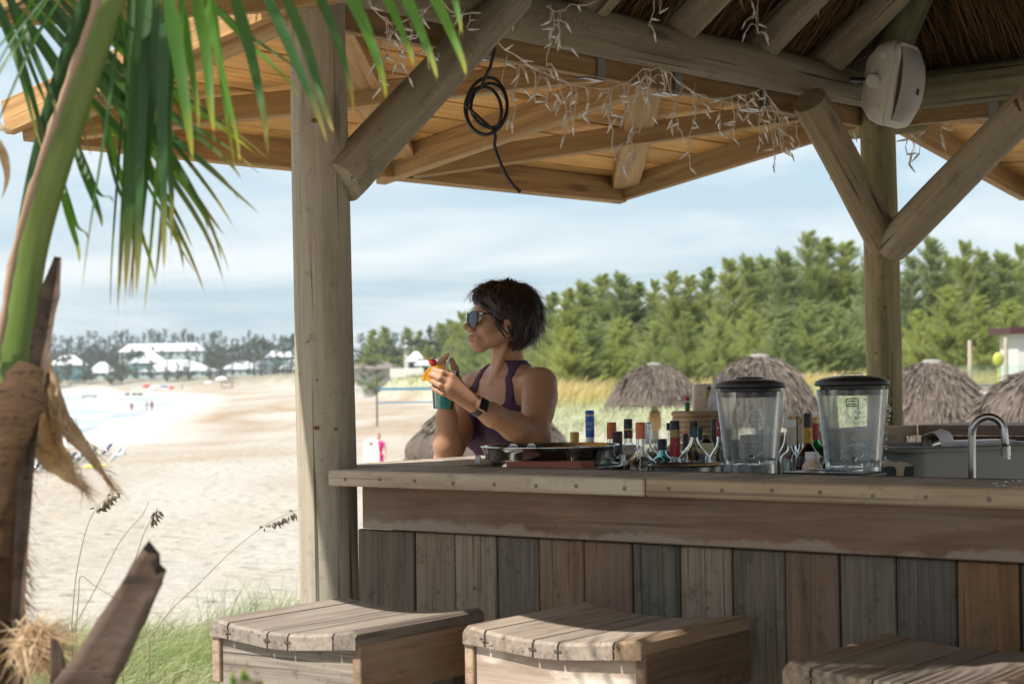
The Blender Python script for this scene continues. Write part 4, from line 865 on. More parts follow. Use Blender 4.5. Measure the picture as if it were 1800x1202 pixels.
# ------------------------------------------------------------------ land, water
def sstep(a,b,x): t=np.clip((x-a)/(b-a),0,1); return t*t*(3-2*t)
ZW=-2.7
_sh=[onz(x,y,ZW) for x,y in ((60,788),(110,772),(200,744),(290,715),(335,701),(318,694.5),(240,691),(150,690))]
SHORE=np.array([(-1600,40),(-60,70)]+[(p.x,p.y) for p in _sh]+[(-400,800),(-1600,1100)])
def shore_d(x,y):
    """distance to the waterline, negative in the water"""
    d=np.full(x.shape,1e9); ins=np.zeros(x.shape,bool); n=len(SHORE)
    for i in range(n):
        ax,ay=SHORE[i]; bx,by=SHORE[(i+1)%n]; ex,ey=bx-ax,by-ay; t=np.clip(((x-ax)*ex+(y-ay)*ey)/(ex*ex+ey*ey),0,1)
        d=np.minimum(d,np.hypot(x-ax-t*ex,y-ay-t*ey)); c=((ay>y)!=(by>y))&(x<ex*(y-ay)/(ey if abs(ey)>1e-9 else 1e-9)+ax); ins^=c
    return np.where(ins,-d,d)
def dune_w(x,y):
    yy=np.maximum(y,1.); t=x/yy; ys=47+np.maximum(0,.02-t)*2600; ys=np.where(t<-.095,ys+sstep(-.095,-.14,t)*(760-ys),ys)
    return np.where(y>5,sstep(0,1,(y-ys)/34.),0.)
def Hh(x,y):
    x=np.asarray(x,float); y=np.asarray(y,float); s=shore_d(x,y); r=np.hypot(x,y-3)
    base=np.where(s<0,ZW-np.minimum(1.6,-s*.03)-.02,ZW+2.0*(1-np.exp(-np.maximum(s,0)/50.))+.0)
    z=base+.72*np.exp(-(r/15.)**2)+dune_w(x,y)*(1.9+np.clip((y-78)*.006,0,3.2))
    z=z+sstep(60,200,np.maximum(-y,0))*2.
    k=np.clip(r/10.,0,1); z=z+k*(.06*np.sin(x*.31+1.3*np.sin(y*.17))*np.sin(y*.23+.7)+.03*np.sin(x*.9+y*.6))*(s>2)
    return z
def H1(x,y): return float(Hh(np.array([x]),np.array([y]))[0])
def ong(px,py,d0=6.,d1=1500.):
    r=ray(px,py); ds=np.geomspace(d0,d1,900); P=np.array(CAM)[None]+ds[:,None]*np.array(r)[None]; g=P[:,2]-Hh(P[:,0],P[:,1])
    i=np.argmax(g<=0) if (g<=0).any() else len(ds)-1
    return Vector(P[i])
def gz(px,d): 
    p=at(px,650,d); return Vector((p.x,p.y,H1(p.x,p.y)))
rr=np.concatenate([np.linspace(.6,14,60),np.geomspace(14.4,2100,150)]); aa=np.radians(np.concatenate([np.linspace(-180,-24,40)[:-1],np.linspace(-24,24,260),np.linspace(24,180,40)[1:]]))
RR,AA=np.meshgrid(rr,aa,indexing='ij'); X_=RR*np.sin(AA); Y_=RR*np.cos(AA); Z_=Hh(X_,Y_); nr,na=RR.shape
V=np.stack([X_,Y_,Z_],-1).reshape(-1,3); V=np.vstack([V,[[0,0,H1(0,0)]]]); i,j=np.meshgrid(np.arange(nr-1),np.arange(na-1),indexing='ij'); q=(i*na+j).ravel()
Fq=np.stack([q,q+1,q+na+1,q+na],1)
m,nt,b,o=newmat('beach_sand'); tc=nd(nt,'ShaderNodeTexCoord'); P=tc.outputs['Object']
ag=nd(nt,'ShaderNodeAttribute',attribute_name='g').outputs['Fac']; as_=nd(nt,'ShaderNodeAttribute',attribute_name='s').outputs['Fac']
n1=nd(nt,'ShaderNodeTexNoise',{'Vector':P,'Scale':.5,'Detail':8.,'Roughness':.65}).outputs[0]; n2=nd(nt,'ShaderNodeTexNoise',{'Vector':P,'Scale':3.2,'Detail':6.,'Roughness':.62}).outputs[0]
n3=nd(nt,'ShaderNodeTexNoise',{'Vector':P,'Scale':60.,'Detail':4.}).outputs[0]
st=nd(nt,'ShaderNodeVectorMath',{0:P,1:(.035,.010,.05)},operation='MULTIPLY').outputs[0]; n4=nd(nt,'ShaderNodeTexNoise',{'Vector':st,'Scale':1.6,'Detail':9.,'Roughness':.68,'Distortion':.6}).outputs[0]
c=mixc(nt,n1,(.40,.365,.32),(.485,.45,.402)); c=mixc(nt,ramp(nt,n2,[(.35,0),(.7,.35)]),c,(.33,.28,.22))
wr=mathn(nt,'MULTIPLY',ramp(nt,as_,[(.0,0),(.05,.95),(.20,.9),(.42,.35),(.6,0)]),ramp(nt,n4,[(.40,0),(.62,1)]))
c=mixc(nt,mathn(nt,'MULTIPLY',wr,.95),c,(.29,.205,.125)); c=mixc(nt,ramp(nt,as_,[(.0,1),(.02,.85),(.05,0)]),c,(.54,.52,.48))
gr=mixc(nt,ramp(nt,n2,[(.35,0),(.65,1)]),(.24,.28,.14),(.42,.42,.27)); gr=mixc(nt,nd(nt,'ShaderNodeAttribute',attribute_name='far').outputs['Fac'],gr,mixc(nt,n1,(.17,.155,.11),(.27,.245,.18))); gm=mathn(nt,'MULTIPLY',ag,ramp(nt,n1,[(.2,.6),(.45,1)])); c=mixc(nt,gm,c,gr)
vo=nd(nt,'ShaderNodeTexVoronoi',{'Vector':P,'Scale':1.9,'Randomness':1.},feature='SMOOTH_F1').outputs['Distance']; hh=mathn(nt,'ADD',mathn(nt,'ADD',mathn(nt,'MULTIPLY',n2,1.),mathn(nt,'MULTIPLY',n3,.10)),mathn(nt,'MULTIPLY',ramp(nt,vo,[(.12,0),(.34,1)]),.55))
setp(nt,b,Base_Color=c,Roughness=.9,Normal=nd(nt,'ShaderNodeBump',{'Height':hh,'Strength':1.,'Distance':.16}).outputs[0]); b.inputs['Specular IOR Level'].default_value=.15
MT['sand']=m
me=npmesh('beach',V,Fq,m,True)
for nme,val in (('g',dune_w(V[:,0],V[:,1])),('far',sstep(280,520,V[:,1])),('s',np.clip(shore_d(V[:,0],V[:,1])/200,0,1))):
    a=me.attributes.new(nme,'FLOAT','POINT'); a.data.foreach_set('value',val.astype(np.float32))
tag(link('beach',me),kind='structure')
m,nt,b,o=newmat('sea_water'); tc=nd(nt,'ShaderNodeTexCoord'); st=nd(nt,'ShaderNodeVectorMath',{0:tc.outputs['Object'],1:(.05,.02,.05)},operation='MULTIPLY').outputs[0]
n=nd(nt,'ShaderNodeTexNoise',{'Vector':st,'Scale':1.5,'Detail':8.,'Roughness':.6,'Distortion':.8}).outputs[0]; f=ramp(nt,n,[(.42,0),(.6,1)])
c=mixc(nt,f,(.33,.37,.37),(.52,.525,.515)); w2=nd(nt,'ShaderNodeTexNoise',{'Vector':tc.outputs['Object'],'Scale':.8,'Detail':5.}).outputs[0]
setp(nt,b,Base_Color=c,Roughness=mathn(nt,'ADD',mathn(nt,'MULTIPLY',f,.4),.2),Normal=nd(nt,'ShaderNodeBump',{'Height':w2,'Strength':.4,'Distance':.2}).outputs[0])
mb=MB(); q=[(x,y,ZW) for x,y in ((-1650,-50),(200,-50),(200,1200),(-1650,1200))]
N=24; vs=[(-1650+1850*i/N,-50+1250*k/N,ZW) for i in range(N+1) for k in range(N+1)]; mb.add(vs,[(i*(N+1)+k,(i+1)*(N+1)+k,(i+1)*(N+1)+k+1,i*(N+1)+k+1) for i in range(N) for k in range(N)])
tag(link('sea_water',mb.mesh('sea_water',m,True)),kind='structure')
# timber deck under the bar (top at z=0)
dk=tag(link('deck',None,None,Matrix.Translation(pt(.5,1.2,0))),None,None,None,'structure')
v=-.2
while v<LV+.4: plank('deck_board',pt(-1.1,v+.068,-.016),pt(LU+.3,v+.068,-.016),V_,.132,.03,MT['grey'],dk,(.9,.9,.9)); v+=.138
# ------------------------------------------------------------------ thatched sun shades
MT['thatch_out']=thatchmat('grey_palm_thatch',(.085,.066,.054),(.25,.21,.175),(.135,.106,.087))
MT['thatch_cap']=simple('grey_thatch_cap',(.22,.20,.18),.85,0,.3,20,.4)
def sunshade(px,ya,d,hw,yr,label,burl=False,seed=1,lump=.0):
    g=gz(px,d); za=at(px,ya,d).z; zr=at(px,yr,d).z; R=hw*d/FPX; t=thing('thatched_sunshade',label,'sunshade',g,group='thatched sunshades on the beach'); M0=Matrix.Translation(g); hA=za-g.z; hR=zr-g.z; Rr=random.Random(seed)
    def prof(s): return R*(.10+.90*(s**.72)), hA+(hR-hA)*((.10+.90*(s**.72))**2.35)
    mb=MB(); n=40; m=14; vs=[]
    for i in range(m+1):
        s=i/m; r,z=prof(s)
        for k in range(n):
            a=2*math.pi*k/n; q=1+.10*mnoise.noise(Vector((math.cos(a)*1.6+seed,math.sin(a)*1.6,s*2.4)))+lump*math.sin(s*math.pi*3.2)*.10; vs.append((r*q*math.cos(a),r*q*math.sin(a),z+.06*R*mnoise.noise(Vector((math.cos(a)*3,math.sin(a)*3+seed,s*3)))))
    fs=[(i*n+k,(i+1)*n+k,(i+1)*n+(k+1)%n,i*n+(k+1)%n) for i in range(m) for k in range(n)]+[tuple(range(n))]+[tuple(m*n+k for k in range(n))]
    mb.add(vs,fs); link('canopy',mb.mesh('canopy',MT['thatch_out'],True),t,M0)
    N=5200; s=rng.uniform(0,1,N)**.7; 
    if lump: s=(np.floor(s*5)+rng.uniform(.25,.75,N))/5
    a=rng.uniform(0,2*np.pi,N); r=R*(.10+.90*s**.72); z=hA+(hR-hA)*(r/R)**2.35; B=np.stack([r*np.cos(a),r*np.sin(a),z+.03],1)
    dr=np.stack([np.cos(a),np.sin(a),-.55-.9*s],1)+rng.normal(scale=.30,size=(N,3)); 
    o=strandobj('thatch',[strands(B,dr,rng.uniform(.06,.22,N)*R,rng.uniform(.014,.04,N)*R,.18)],MT['thatch_out'],t); WM[o.name]=M0; o.matrix_basis=Matrix.Identity(4); tag(o,kind='stuff')
    mb=MB(); mb.lathe([(R*.20,hA-.10*R),(R*.17,hA-.0),(R*.12,hA+.05*R),(.0,hA+.06*R)],20); link('cap',mb.mesh('cap',MT['thatch_cap'],True,50),t,M0)
    mb=MB(); rp=.062*R/1.2*1.5; mb.lathe([(rp,-.3),(rp*.95,hR*.55),(rp,hR*.6),(rp*.95,hA-.1)],14); link('post',mb.mesh('post',MT['log'],True),t,M0)
    if burl: mb=MB(); mb.lathe([(rp*1.0,hR-.62),(rp*1.65,hR-.58),(rp*1.75,hR-.35),(rp*1.5,hR-.18),(rp*1.0,hR-.14)],14); link('post_collar',mb.mesh('post_collar',MT['pine_rough'],True,50),t,M0)
    return t
sunshade(1150,642,45,84,712,'thatched sunshade with a thick post standing clear in front of the grassy dune',True,1)
sunshade(1335,628,34,112,748,'thatched sunshade rising behind the first blender',False,2)
sunshade(1638,638,32,116,772,'thatched sunshade directly right of the far log post',False,3)
sunshade(1832,652,26,150,790,'thatched sunshade cut off by the right picture edge above the tap',False,4)
sunshade(858,688,26,148,818,'shaggy layered thatched sunshade half hidden behind the woman',False,5,1.)
# ------------------------------------------------------------------ trees
def leafmat2(name,c1,c2,trans): 
    m=leafmat(name,c1,c2,trans,None,.35,.6,.2); return m
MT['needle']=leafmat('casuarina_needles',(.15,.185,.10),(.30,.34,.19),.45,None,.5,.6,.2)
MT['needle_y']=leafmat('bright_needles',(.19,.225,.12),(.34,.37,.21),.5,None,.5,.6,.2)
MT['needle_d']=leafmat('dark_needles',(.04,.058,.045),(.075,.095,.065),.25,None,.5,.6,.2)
MT['bark']=simple('bark',(.13,.10,.075),.9,0,.35,8,.6)
def casuarina(seed,mat,bushy=False,light=False):
    """unit tree: 1 high, trunk + plumes of drooping needle sprays; returns (trunk mesh, crown mesh)"""
    R=random.Random(seed); mb=MB(); pts=[(.02*math.sin(k*.9+seed)*k/8,.02*math.cos(k*1.3+seed)*k/8,k/8*.93) for k in range(9)]; mb.tube(pts,[.020*(1-.93*k/8) for k in range(9)],7)
    Bs=[];Ds=[];Ls=[]; nbr=60 if light else 170; npb=46 if light else 112
    for i in range(nbr):
        h=R.uniform(.03,.97); a=R.uniform(0,6.283); Lb=(.36 if bushy else .31)*(1.02-h)**.85*R.uniform(.35,1.3)+.018; up=R.uniform(.35,1.35)
        b0=np.array([0,0,h]); dv=np.array([math.cos(a)+.22,math.sin(a),up]); dv/=np.linalg.norm(dv); e=b0+dv*Lb
        mb.tube([tuple(b0),tuple(b0+dv*Lb*.55+np.array([0,0,.01])),tuple(e)],[.006*(1.1-h),.004*(1.1-h),.001],4,False)
        s=rng.uniform(.12,1.08,npb)[:,None]; B=b0+dv*Lb*s+rng.normal(size=(npb,3))*(.021*(1.15-s)+.004)*(1.12-.8*h); D=np.array(dv)[None]*.9+np.array([.55,0,.6])+rng.normal(scale=.32,size=(npb,3)); Bs.append(B);Ds.append(D);Ls.append(rng.uniform(.030,.080,npb)*(1.12-.68*h))
    B=np.concatenate(Bs);D=np.concatenate(Ds);L=np.concatenate(Ls)
    V,F,T=strands(B,D,L,L*(.07 if not light else .15),.12); 
    return mb.mesh('trunk',MT['bark'],True),npmesh('crown',V,F,mat)
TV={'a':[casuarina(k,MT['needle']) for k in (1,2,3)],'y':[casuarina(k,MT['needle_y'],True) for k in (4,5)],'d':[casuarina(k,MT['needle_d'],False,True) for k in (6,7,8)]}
def tree(kind,px,ytop,d,label,group,wscale=1.,seed=0,dz=0,name='casuarina_tree'):
    g=gz(px,d); zt_=at(px,ytop,d).z; h=max(.8,zt_-g.z); R=random.Random(seed*31+int(px)); tm,cm=R.choice(TV[kind]); rz=R.uniform(-.6,.6) if kind!='d' else R.uniform(0,6.28)
    M0=Matrix.Translation(g)@Matrix.Rotation(rz,4,'Z')@Matrix.Diagonal((h*wscale,h*wscale,h,1)); t=link(name,None,None,Matrix.Translation(g)); tag(t,label,'tree',group)
    link('trunk',tm,t,M0); link('crown',cm,t,M0); return t
prof=[(812,548),(838,536),(872,545),(910,540),(948,530),(972,512),(1000,505),(1026,492),(1060,480),(1092,476),(1122,494),(1152,492),(1184,474),(1214,482),(1246,468),(1284,455),(1316,446),(1346,448),(1380,436),(1424,404),(1452,416),(1490,422),(1530,446),(1566,438),(1604,450),(1640,412),(1672,446),(1700,424),(1730,436),(1764,440),(1796,430)]
W1=['above the fingers holding the straw','behind the sunglasses','behind the forehead hair of the woman','behind the crown of the dark hair','behind the back of the dark hair','first to show right of the dark hair','above the gold foil bottle','above the blue necked bottle','above the maroon capsule','above the black capped square bottle','above the front orange capped bottle','straight above the sunshade with the thick post','above the red neck label bottle','above the hot sauce bottle','above the squeeze bottle','above the left edge of the first blender','above the middle of the first blender lid','above the right half of the first blender lid','just right of the first blender lid','above the brown liqueur bottle, tallest of the row','above the left edge of the second blender','above the middle of the second blender lid','between second blender lid and far post','behind the far log post','first right of the far log post','above the sunshade right of the far post','left of the left grey fence post','above the left grey fence post','between the two grey fence posts','above the right grey fence post','above the white hut']
W2_=['right behind the bare shoulder','above the blue necked bottle','above the black capped square bottle','over the sunshade with the thick post','over the hot sauce bottle','over the napkins','over the first blender','right of the first blender','over the brown liqueur bottle','over the second blender left half','left edge of the far log post','right of the far log post','behind the left grey fence post','between the grey fence posts','at the right picture edge','low beside the sunshade with the thick post','low behind the wicker basket','low behind the first blender lid','low left of the second blender lid','low above the glass fence','low beside the bare shoulder']
W3=['closest to the near log post','second from the near log post','above the thatched pavilion','right of the thatched pavilion peak','left of the white gable','above the white gable','over the cherry','over the straw tip','between straw and sunglasses','just left of the nose','low, left of the thatched pavilion peak','low, behind the thatched pavilion','low, behind the straw','low, between straw and chin','low, left of the cherry']
G1='casuarina trees along the top of the dune'
for k,(x,y) in enumerate(prof):
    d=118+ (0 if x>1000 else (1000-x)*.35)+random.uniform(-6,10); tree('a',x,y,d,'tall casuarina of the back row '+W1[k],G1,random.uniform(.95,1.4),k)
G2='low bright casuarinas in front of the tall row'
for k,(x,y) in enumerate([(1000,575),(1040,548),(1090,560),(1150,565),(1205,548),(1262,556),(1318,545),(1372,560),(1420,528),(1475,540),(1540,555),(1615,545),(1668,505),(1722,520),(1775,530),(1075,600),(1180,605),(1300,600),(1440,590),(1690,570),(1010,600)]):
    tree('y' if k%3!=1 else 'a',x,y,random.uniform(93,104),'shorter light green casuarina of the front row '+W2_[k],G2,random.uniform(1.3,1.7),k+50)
G3='trees on the far slope left of the woman'
for k,(x,y) in enumerate([(636,585),(655,578),(676,572),(694,584),(716,574),(738,580),(756,570),(775,566),(792,560),(806,575),(648,606),(672,602),(770,600),(790,596),(752,606)]):
    tree('a' if k%3 else 'd',x,y,random.uniform(330,380) if k<10 else random.uniform(300,325),'tree on the far slope '+W3[k],G3,random.uniform(1.2,1.7),k+90)
G4='dark pines behind the beach houses'
xs=np.linspace(88,524,46)
for k,x in enumerate(xs):
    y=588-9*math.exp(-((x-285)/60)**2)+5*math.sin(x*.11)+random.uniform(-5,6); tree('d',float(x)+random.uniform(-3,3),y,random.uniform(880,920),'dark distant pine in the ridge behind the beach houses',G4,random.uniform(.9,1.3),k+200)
for k,x in enumerate([100,118,160,172,215,330,345,362,372,388,404,424,437,452,466,300,233,268,480,505,150,195,285]):
    tree('d',x,random.uniform(606,622),random.uniform(822,845),'dark bushy tree standing among the distant beach houses','trees among the beach houses',random.uniform(1.1,1.6),k+300)
for k in range(18):
    tree('d',96+k*24.5+random.uniform(-9,9),random.uniform(622,640),random.uniform(778,792),'small dark tree in front of the distant beach houses','small trees before the beach houses',random.uniform(1.2,1.9),k+500)
# coconut palms far off
def palm_mesh(seed):
    R=random.Random(seed); mb=MB(); mb.tube([(0,0,0),(.02,.01,.35),(.05,.02,.7),(.06,.02,.8)],[.022,.016,.013,.012],7); tr=mb.mesh('trunk',MT['bark'],True); Bs=[];Ds=[];Ls=[]
    for i in range(17):
        a=R.uniform(0,6.28); el=R.uniform(-.2,1.1); L=R.uniform(.26,.36)
        for k in range(26):
            s=k/25; p=np.array([.06+math.cos(a)*math.cos(el)*L*s,.02+math.sin(a)*math.cos(el)*L*s,.8+math.sin(el)*L*s-.30*L*s*s*1.6])
            for sg in(-1,1): Bs.append(p); Ds.append([-math.sin(a)*sg+math.cos(a)*.5,math.cos(a)*sg+math.sin(a)*.5,-.55]); Ls.append(.085*(1-.6*s)+.01)
    V,F,T=strands(np.array(Bs),np.array(Ds)+rng.normal(scale=.12,size=(len(Bs),3)),np.array(Ls),.014,.3); return tr,npmesh('crown',V,F,MT['needle_d'])
TV['p']=[palm_mesh(1),palm_mesh(2)]
for k,(x,y,d) in enumerate([(445,590,800),(462,596,805),(483,598,800),(498,604,795),(511,581,790),(520,592,792),(395,606,802),(240,612,800),(222,618,800),(416,600,803),(111,622,795)]):
    tree('p',x,y,d,'distant coconut palm beside the white roofed beach houses','palms by the beach houses',1.25,k+400,name='coconut_palm')
for k,(x,y,d) in enumerate([(664,600,310),(690,612,300),(745,592,320),(720,588,325)]):
    tree('p',x,y,d,'coconut palm above the thatched beach pavilion roof','palms by the thatched pavilion',1.2,k+430,name='coconut_palm')
# ------------------------------------------------------------------ beach houses
MT['teal']=simple('teal_wall',(.10,.27,.26),.7,0,.1,.4); MT['paleteal']=simple('pale_wall',(.36,.47,.46),.7,0,.1,.4); MT['roofw']=simple('white_roof',(.50,.51,.54),.6,0,.06,.6)
MT['winglass']=simple('dark_window',(.03,.04,.05),.1); MT['wallw']=simple('white_wall',(.55,.54,.51),.7,0,.06,.5); MT['thatch_far']=simple('far_thatch',(.17,.145,.13),.9,0,.3,1.5,.4)
def house(x0,x1,yb,ye,yr,d,label,wall='teal',roof='roofw',ridge=.4,depth=9.,rot=0.,cat='house',name='beach_house',win=True,over=.6):
    A=at(x0,yb,d); B=at(x1,yb,d); w=(B-A).length; ze=at((x0+x1)/2,ye,d).z; zr=at((x0+x1)/2,yr,d).z; c=(A+B)/2; zg=min(A.z,H1(c.x,c.y))-.5
    h=thing(name,label,cat,(c.x,c.y+depth/2,zg),rot,'beach houses across the bay'); M0=Matrix.Translation((c.x,c.y+depth/2,0))@Matrix.Rotation(rot,4,'Z')
    mb=MB(); mb.box((0,0,(zg+ze)/2),(1,0,0),(0,1,0),(0,0,1),(w/2-over,depth/2-over,(ze-zg)/2)); link('wall',mb.mesh('wall',MT[wall]),h,M0)
    W,D=w/2,depth/2; rl=W*ridge; mb=MB(); v=[(-W,-D,ze),(W,-D,ze),(W,D,ze),(-W,D,ze),(-rl,0,zr),(rl,0,zr)]; v+=[(x,y,ze-.25) for x,y,_ in v[:4]]
    mb.add(v,[(0,1,5,4),(1,2,5),(2,3,4,5),(3,0,4),(9,8,7,6),(0,6,7,1),(1,7,8,2),(2,8,9,3),(3,9,6,0)]); link('roof',mb.mesh('roof',MT[roof]),h,M0)
    if win:
        n=max(2,int(w/3.2)); fl=max(1,round((ze-max(A.z,zg))/3.2))
        for f in range(fl):
            for k in range(n):
                xx=-W+over+ (2*W-2*over)*(k+.5)/n; zz=max(A.z,zg+.5)+ (ze-max(A.z,zg+.5))*(f+.5)/fl; mb=MB(); mb.box((xx,-D+over-.03,zz),(1,0,0),(0,1,0),(0,0,1),(.62,.06,.72)); wf=link('window',mb.mesh('window',MT['wallw']),h,M0)
                mb=MB(); mb.box((xx,-D+over-.08,zz),(1,0,0),(0,1,0),(0,0,1),(.5,.03,.6)); link('pane',mb.mesh('pane',MT['winglass']),wf,M0)
    return h
house(207,358,631,617,603,870,'longest white roofed house high up among the dark pines','paleteal','roofw',.8,12)
house(84,148,664,641,624,800,'teal house with a white hip roof at the far left, beside the palm trunk','teal','roofw',.35)
house(150,202,663,655,636,808,'low house with white roof next to the teal house at the far left','paleteal','roofw',.2)
house(228,292,660,637,616,820,'teal gabled house behind the widest low white roof','teal','roofw',.15)
house(242,378,663,652,632,800,'widest low house with a long white roof facing the beach','paleteal','roofw',.3,12)
house(388,456,662,648,633,800,'pale low house with white roof left of the tall teal house','paleteal','roofw',.25)
house(466,516,662,627,604,812,'tall teal house with a white pyramid roof next to the near log post','teal','roofw',.05)
house(440,478,662,640,634,803,'pale teal annex with a flat white roof left of the tall teal house','paleteal','roofw',.5)
house(488,545,663,648,632,796,'white roofed low house partly hidden by the near log post','paleteal','roofw',.3)
house(610,700,666,647,629,300,'round looking thatched beach pavilion right of the near log post','wallw','thatch_far',.1,9.,0,'pavilion','thatched_pavilion',False,1.2)
house(712,748,652,634,617,315,'white house with a pale roof behind the raised cocktail','wallw','roofw',.2,5)
house(704,722,612,609,597,350,'white gable roof peeking out of the trees above the white house','wallw','roofw',.1,4,win=False)
house(728,790,656,640,633,298,'low white flat roofed building just behind the cup','wallw','roofw',.7,4)
mb=MB(); a,b2=at(686,657,290),at(745,657,290); mb.box(((a.x+b2.x)/2,a.y,a.z+.1),(1,0,0),(0,1,0),(0,0,1),((b2.x-a.x)/2,.2,.75),.05); tag(link('garden_wall',mb.mesh('garden_wall',MT['wallw'])),'low white garden wall in front of the white house','wall')
# ------------------------------------------------------------------ glass fence and white building at the right
for (x,y0,y1,lb) in ((1705,598,676,'left grey fence post of the glass pool fence'),(1768,593,676,'right grey fence post of the glass pool fence')):
    d=64; A=at(x,y1,d); B=at(x,y0,d); g=H1(A.x,A.y); o=log('fence_post',(A.x,A.y,g-.2),(B.x,B.y,B.z),.085,.08,MT['log'],None,10,6,.01,(1.3,1.25,1.2)); tag(o,lb,'post')
fn=thing('glass_fence','clear glass pool fence with pale rails at the right behind the sunshades','fence',gz(1730,62)); MT['fglass']=glass('fence_glass',(.80,.93,.92),.05)
for k in range(5):
    x0=1640+k*56; A,B=at(x0,641,62),at(x0+54,641,62); zb_=at(x0,677,62).z; c=(A+B)/2; mb=MB(); mb.box((c.x,c.y,(A.z+zb_)/2),(1,0,0),(0,1,0),(0,0,1),((B.x-A.x)/2,.008,(A.z-zb_)/2)); link('pane',mb.mesh('pane',MT['fglass']),fn)
A,B=at(1640,684,62.2),at(1920,684,62.2); mb=MB(); mb.box(((A.x+B.x)/2,A.y+.3,A.z-.4),(1,0,0),(0,1,0),(0,0,1),((B.x-A.x)/2,.45,.55),.03); tag(link('terrace_wall',mb.mesh('terrace_wall',MT['wallw'])),'low white terrace wall under the glass fence','wall')
A=at(1788,690,66); B=at(1788,586,66); wb=thing('pool_hut','white hut with a dark flat roof at the right picture edge','hut',(A.x+1.2,A.y+1.2,A.z)); mb=MB(); mb.box((A.x+1.25,A.y+1.2,(A.z+B.z)/2),(1,0,0),(0,1,0),(0,0,1),(1.2,1.2,(B.z-A.z)/2)); link('wall',mb.mesh('wall',MT['wallw']),wb)
mb=MB(); mb.box((A.x+1.2,A.y+1.2,B.z+.12),(1,0,0),(0,1,0),(0,0,1),(1.5,1.5,.12),.02); link('roof',mb.mesh('roof',MT['maroon'] if 'maroon' in MT else CM['maroon']),wb)
A=at(1755,640,63.); g=H1(A.x,A.y); mb=MB(); mb.ell((A.x,A.y,at(1755,632,63).z),(.20,.12,.26),14,10); mb.tube([(A.x,A.y,g),(A.x,A.y,at(1755,640,63).z)],.03,6); o=link('yellow_buoy',mb.mesh('yellow_buoy',pl('yellow_float',(.36,.38,.06),.5),True)); tag(o,'yellow green float on a stake between the two fence posts','float')
# ------------------------------------------------------------------ volleyball net, chairs, things on the beach
A=ong(663,750); d=(A-CAM).dot(cF); vn=thing('volleyball_net','beach volleyball net with blue bands left of the thatched sunshade','net',A)
log('pole',A-UP*.3,at(662,660,d),.06,.055,MT['darkwood'],vn,10,6,.003); e=Vector((1,.18,0)).normalized()*9; log('pole',A+e-UP*.3,at(662,660,d)+e,.06,.055,MT['darkwood'],vn,10,6,.003)
MT['netblue']=simple('blue_band',(.07,.24,.42),.6)
for y,h in ((684,.085),(708,.045)): B=at(664,y,d); mb=MB(); mb.box(B+e/2,e,(0,1,0) if False else Vector((-e.y,e.x,0)),UP,(4.5,.015,h)); link('band',mb.mesh('band',MT['netblue']),vn)
mb=MB(); B=at(664,684,d); C=at(664,708,d)
for k in range(46): q=B+e*(k/45.); mb.tube([q,q-UP*(B.z-C.z)],.004,3,False)
for k in range(5): q=B-UP*(B.z-C.z)*(k+.5)/5; mb.tube([q,q+e],.004,3,False)
tag(link('net_mesh',mb.mesh('net_mesh',pl('grey_cord',(.4,.4,.4),.7)),vn),kind='stuff')
MT['sling']=simple('blue_sling',(.05,.13,.30),.7)
for k,(x,y) in enumerate([(64,831),(82,827),(99,822),(143,813),(160,809),(187,802),(124,817)]):
    g=ong(x,y); d=(g-CAM).dot(cF); s=d/FPX; t=thing('beach_chair',['beach chair with blue sling','beach chair with grey blue sling'][0]+' '+['next to the palm trunk, first of the row','second from the palm trunk','third from the palm trunk','left of the middle gap','before the pale windbreak','at the right end of the row','in the middle of the row'][k],'chair',g,group='blue beach chairs in a row on the sand')
    mb=MB(); a=g+cR*(-7*s)+UP*(4*s); b2=g+cR*(9*s)+UP*(22*s); Y=Vector((0,1,0)); dd=(b2-a).normalized(); mb.box((a+b2)/2,dd,Y,dd.cross(Y),((b2-a).length/2,.26,.03),.01); link('sling',mb.mesh('sling',MT['sling']),t)
    mb=MB()
    for sg in(-.27,.27):
        o_=Y*sg; mb.tube([a+o_-dd*.1,b2+o_],.016,5); mb.tube([g+cR*(6*s)+o_,(a+b2)/2+o_,],.016,5); mb.tube([g-cR*(9*s)+o_,a+o_+dd*.1],.016,5)
    link('frame',mb.mesh('frame',MT['silver'] if 'silver' in MT else CM['silver'],True),t)
g=ong(214,812); d=(g-CAM).dot(cF); s=d/FPX; t=thing('windbreak','pale see-through beach windbreak right of the chairs','windbreak',g); mb=MB()
for (x0,y0,x1,y1) in ((190,815,214,782),(214,782,222,800),(204,800,219,796)): mb.tube([at(x0,y0,d),at(x1,y1,d)],.035,6)
link('frame',mb.mesh('frame',CM['wht'],True),t); mb=MB(); mb.add([at(193,813,d),at(205,797,d),at(213,783,d),at(217,796,d)],[(0,1,2),(0,2,3)]); mb.add([p+Vector((0,.02,0)) for p in (at(193,813,d),at(205,797,d),at(213,783,d),at(217,796,d))],[(2,1,0),(3,2,0)]); link('cloth',mb.mesh('cloth',pl('pale_blue_cloth',(.5,.58,.66),.8)),t)
for (x,y,l) in ((158,823,'left of two yellow towels on the sand by the chairs'),(177,822,'right of two yellow towels on the sand by the chairs')): 
    g=ong(x,y); d=(g-CAM).dot(cF); mb=MB(); mb.box(g+UP*.06,(1,.3,0),(-.3,1,0),UP,(.16,.3,.05),.03); tag(link('beach_towel',mb.mesh('beach_towel',pl('yellow_towel',(.68,.70,.14),.9))),l,'towel','yellow towels')
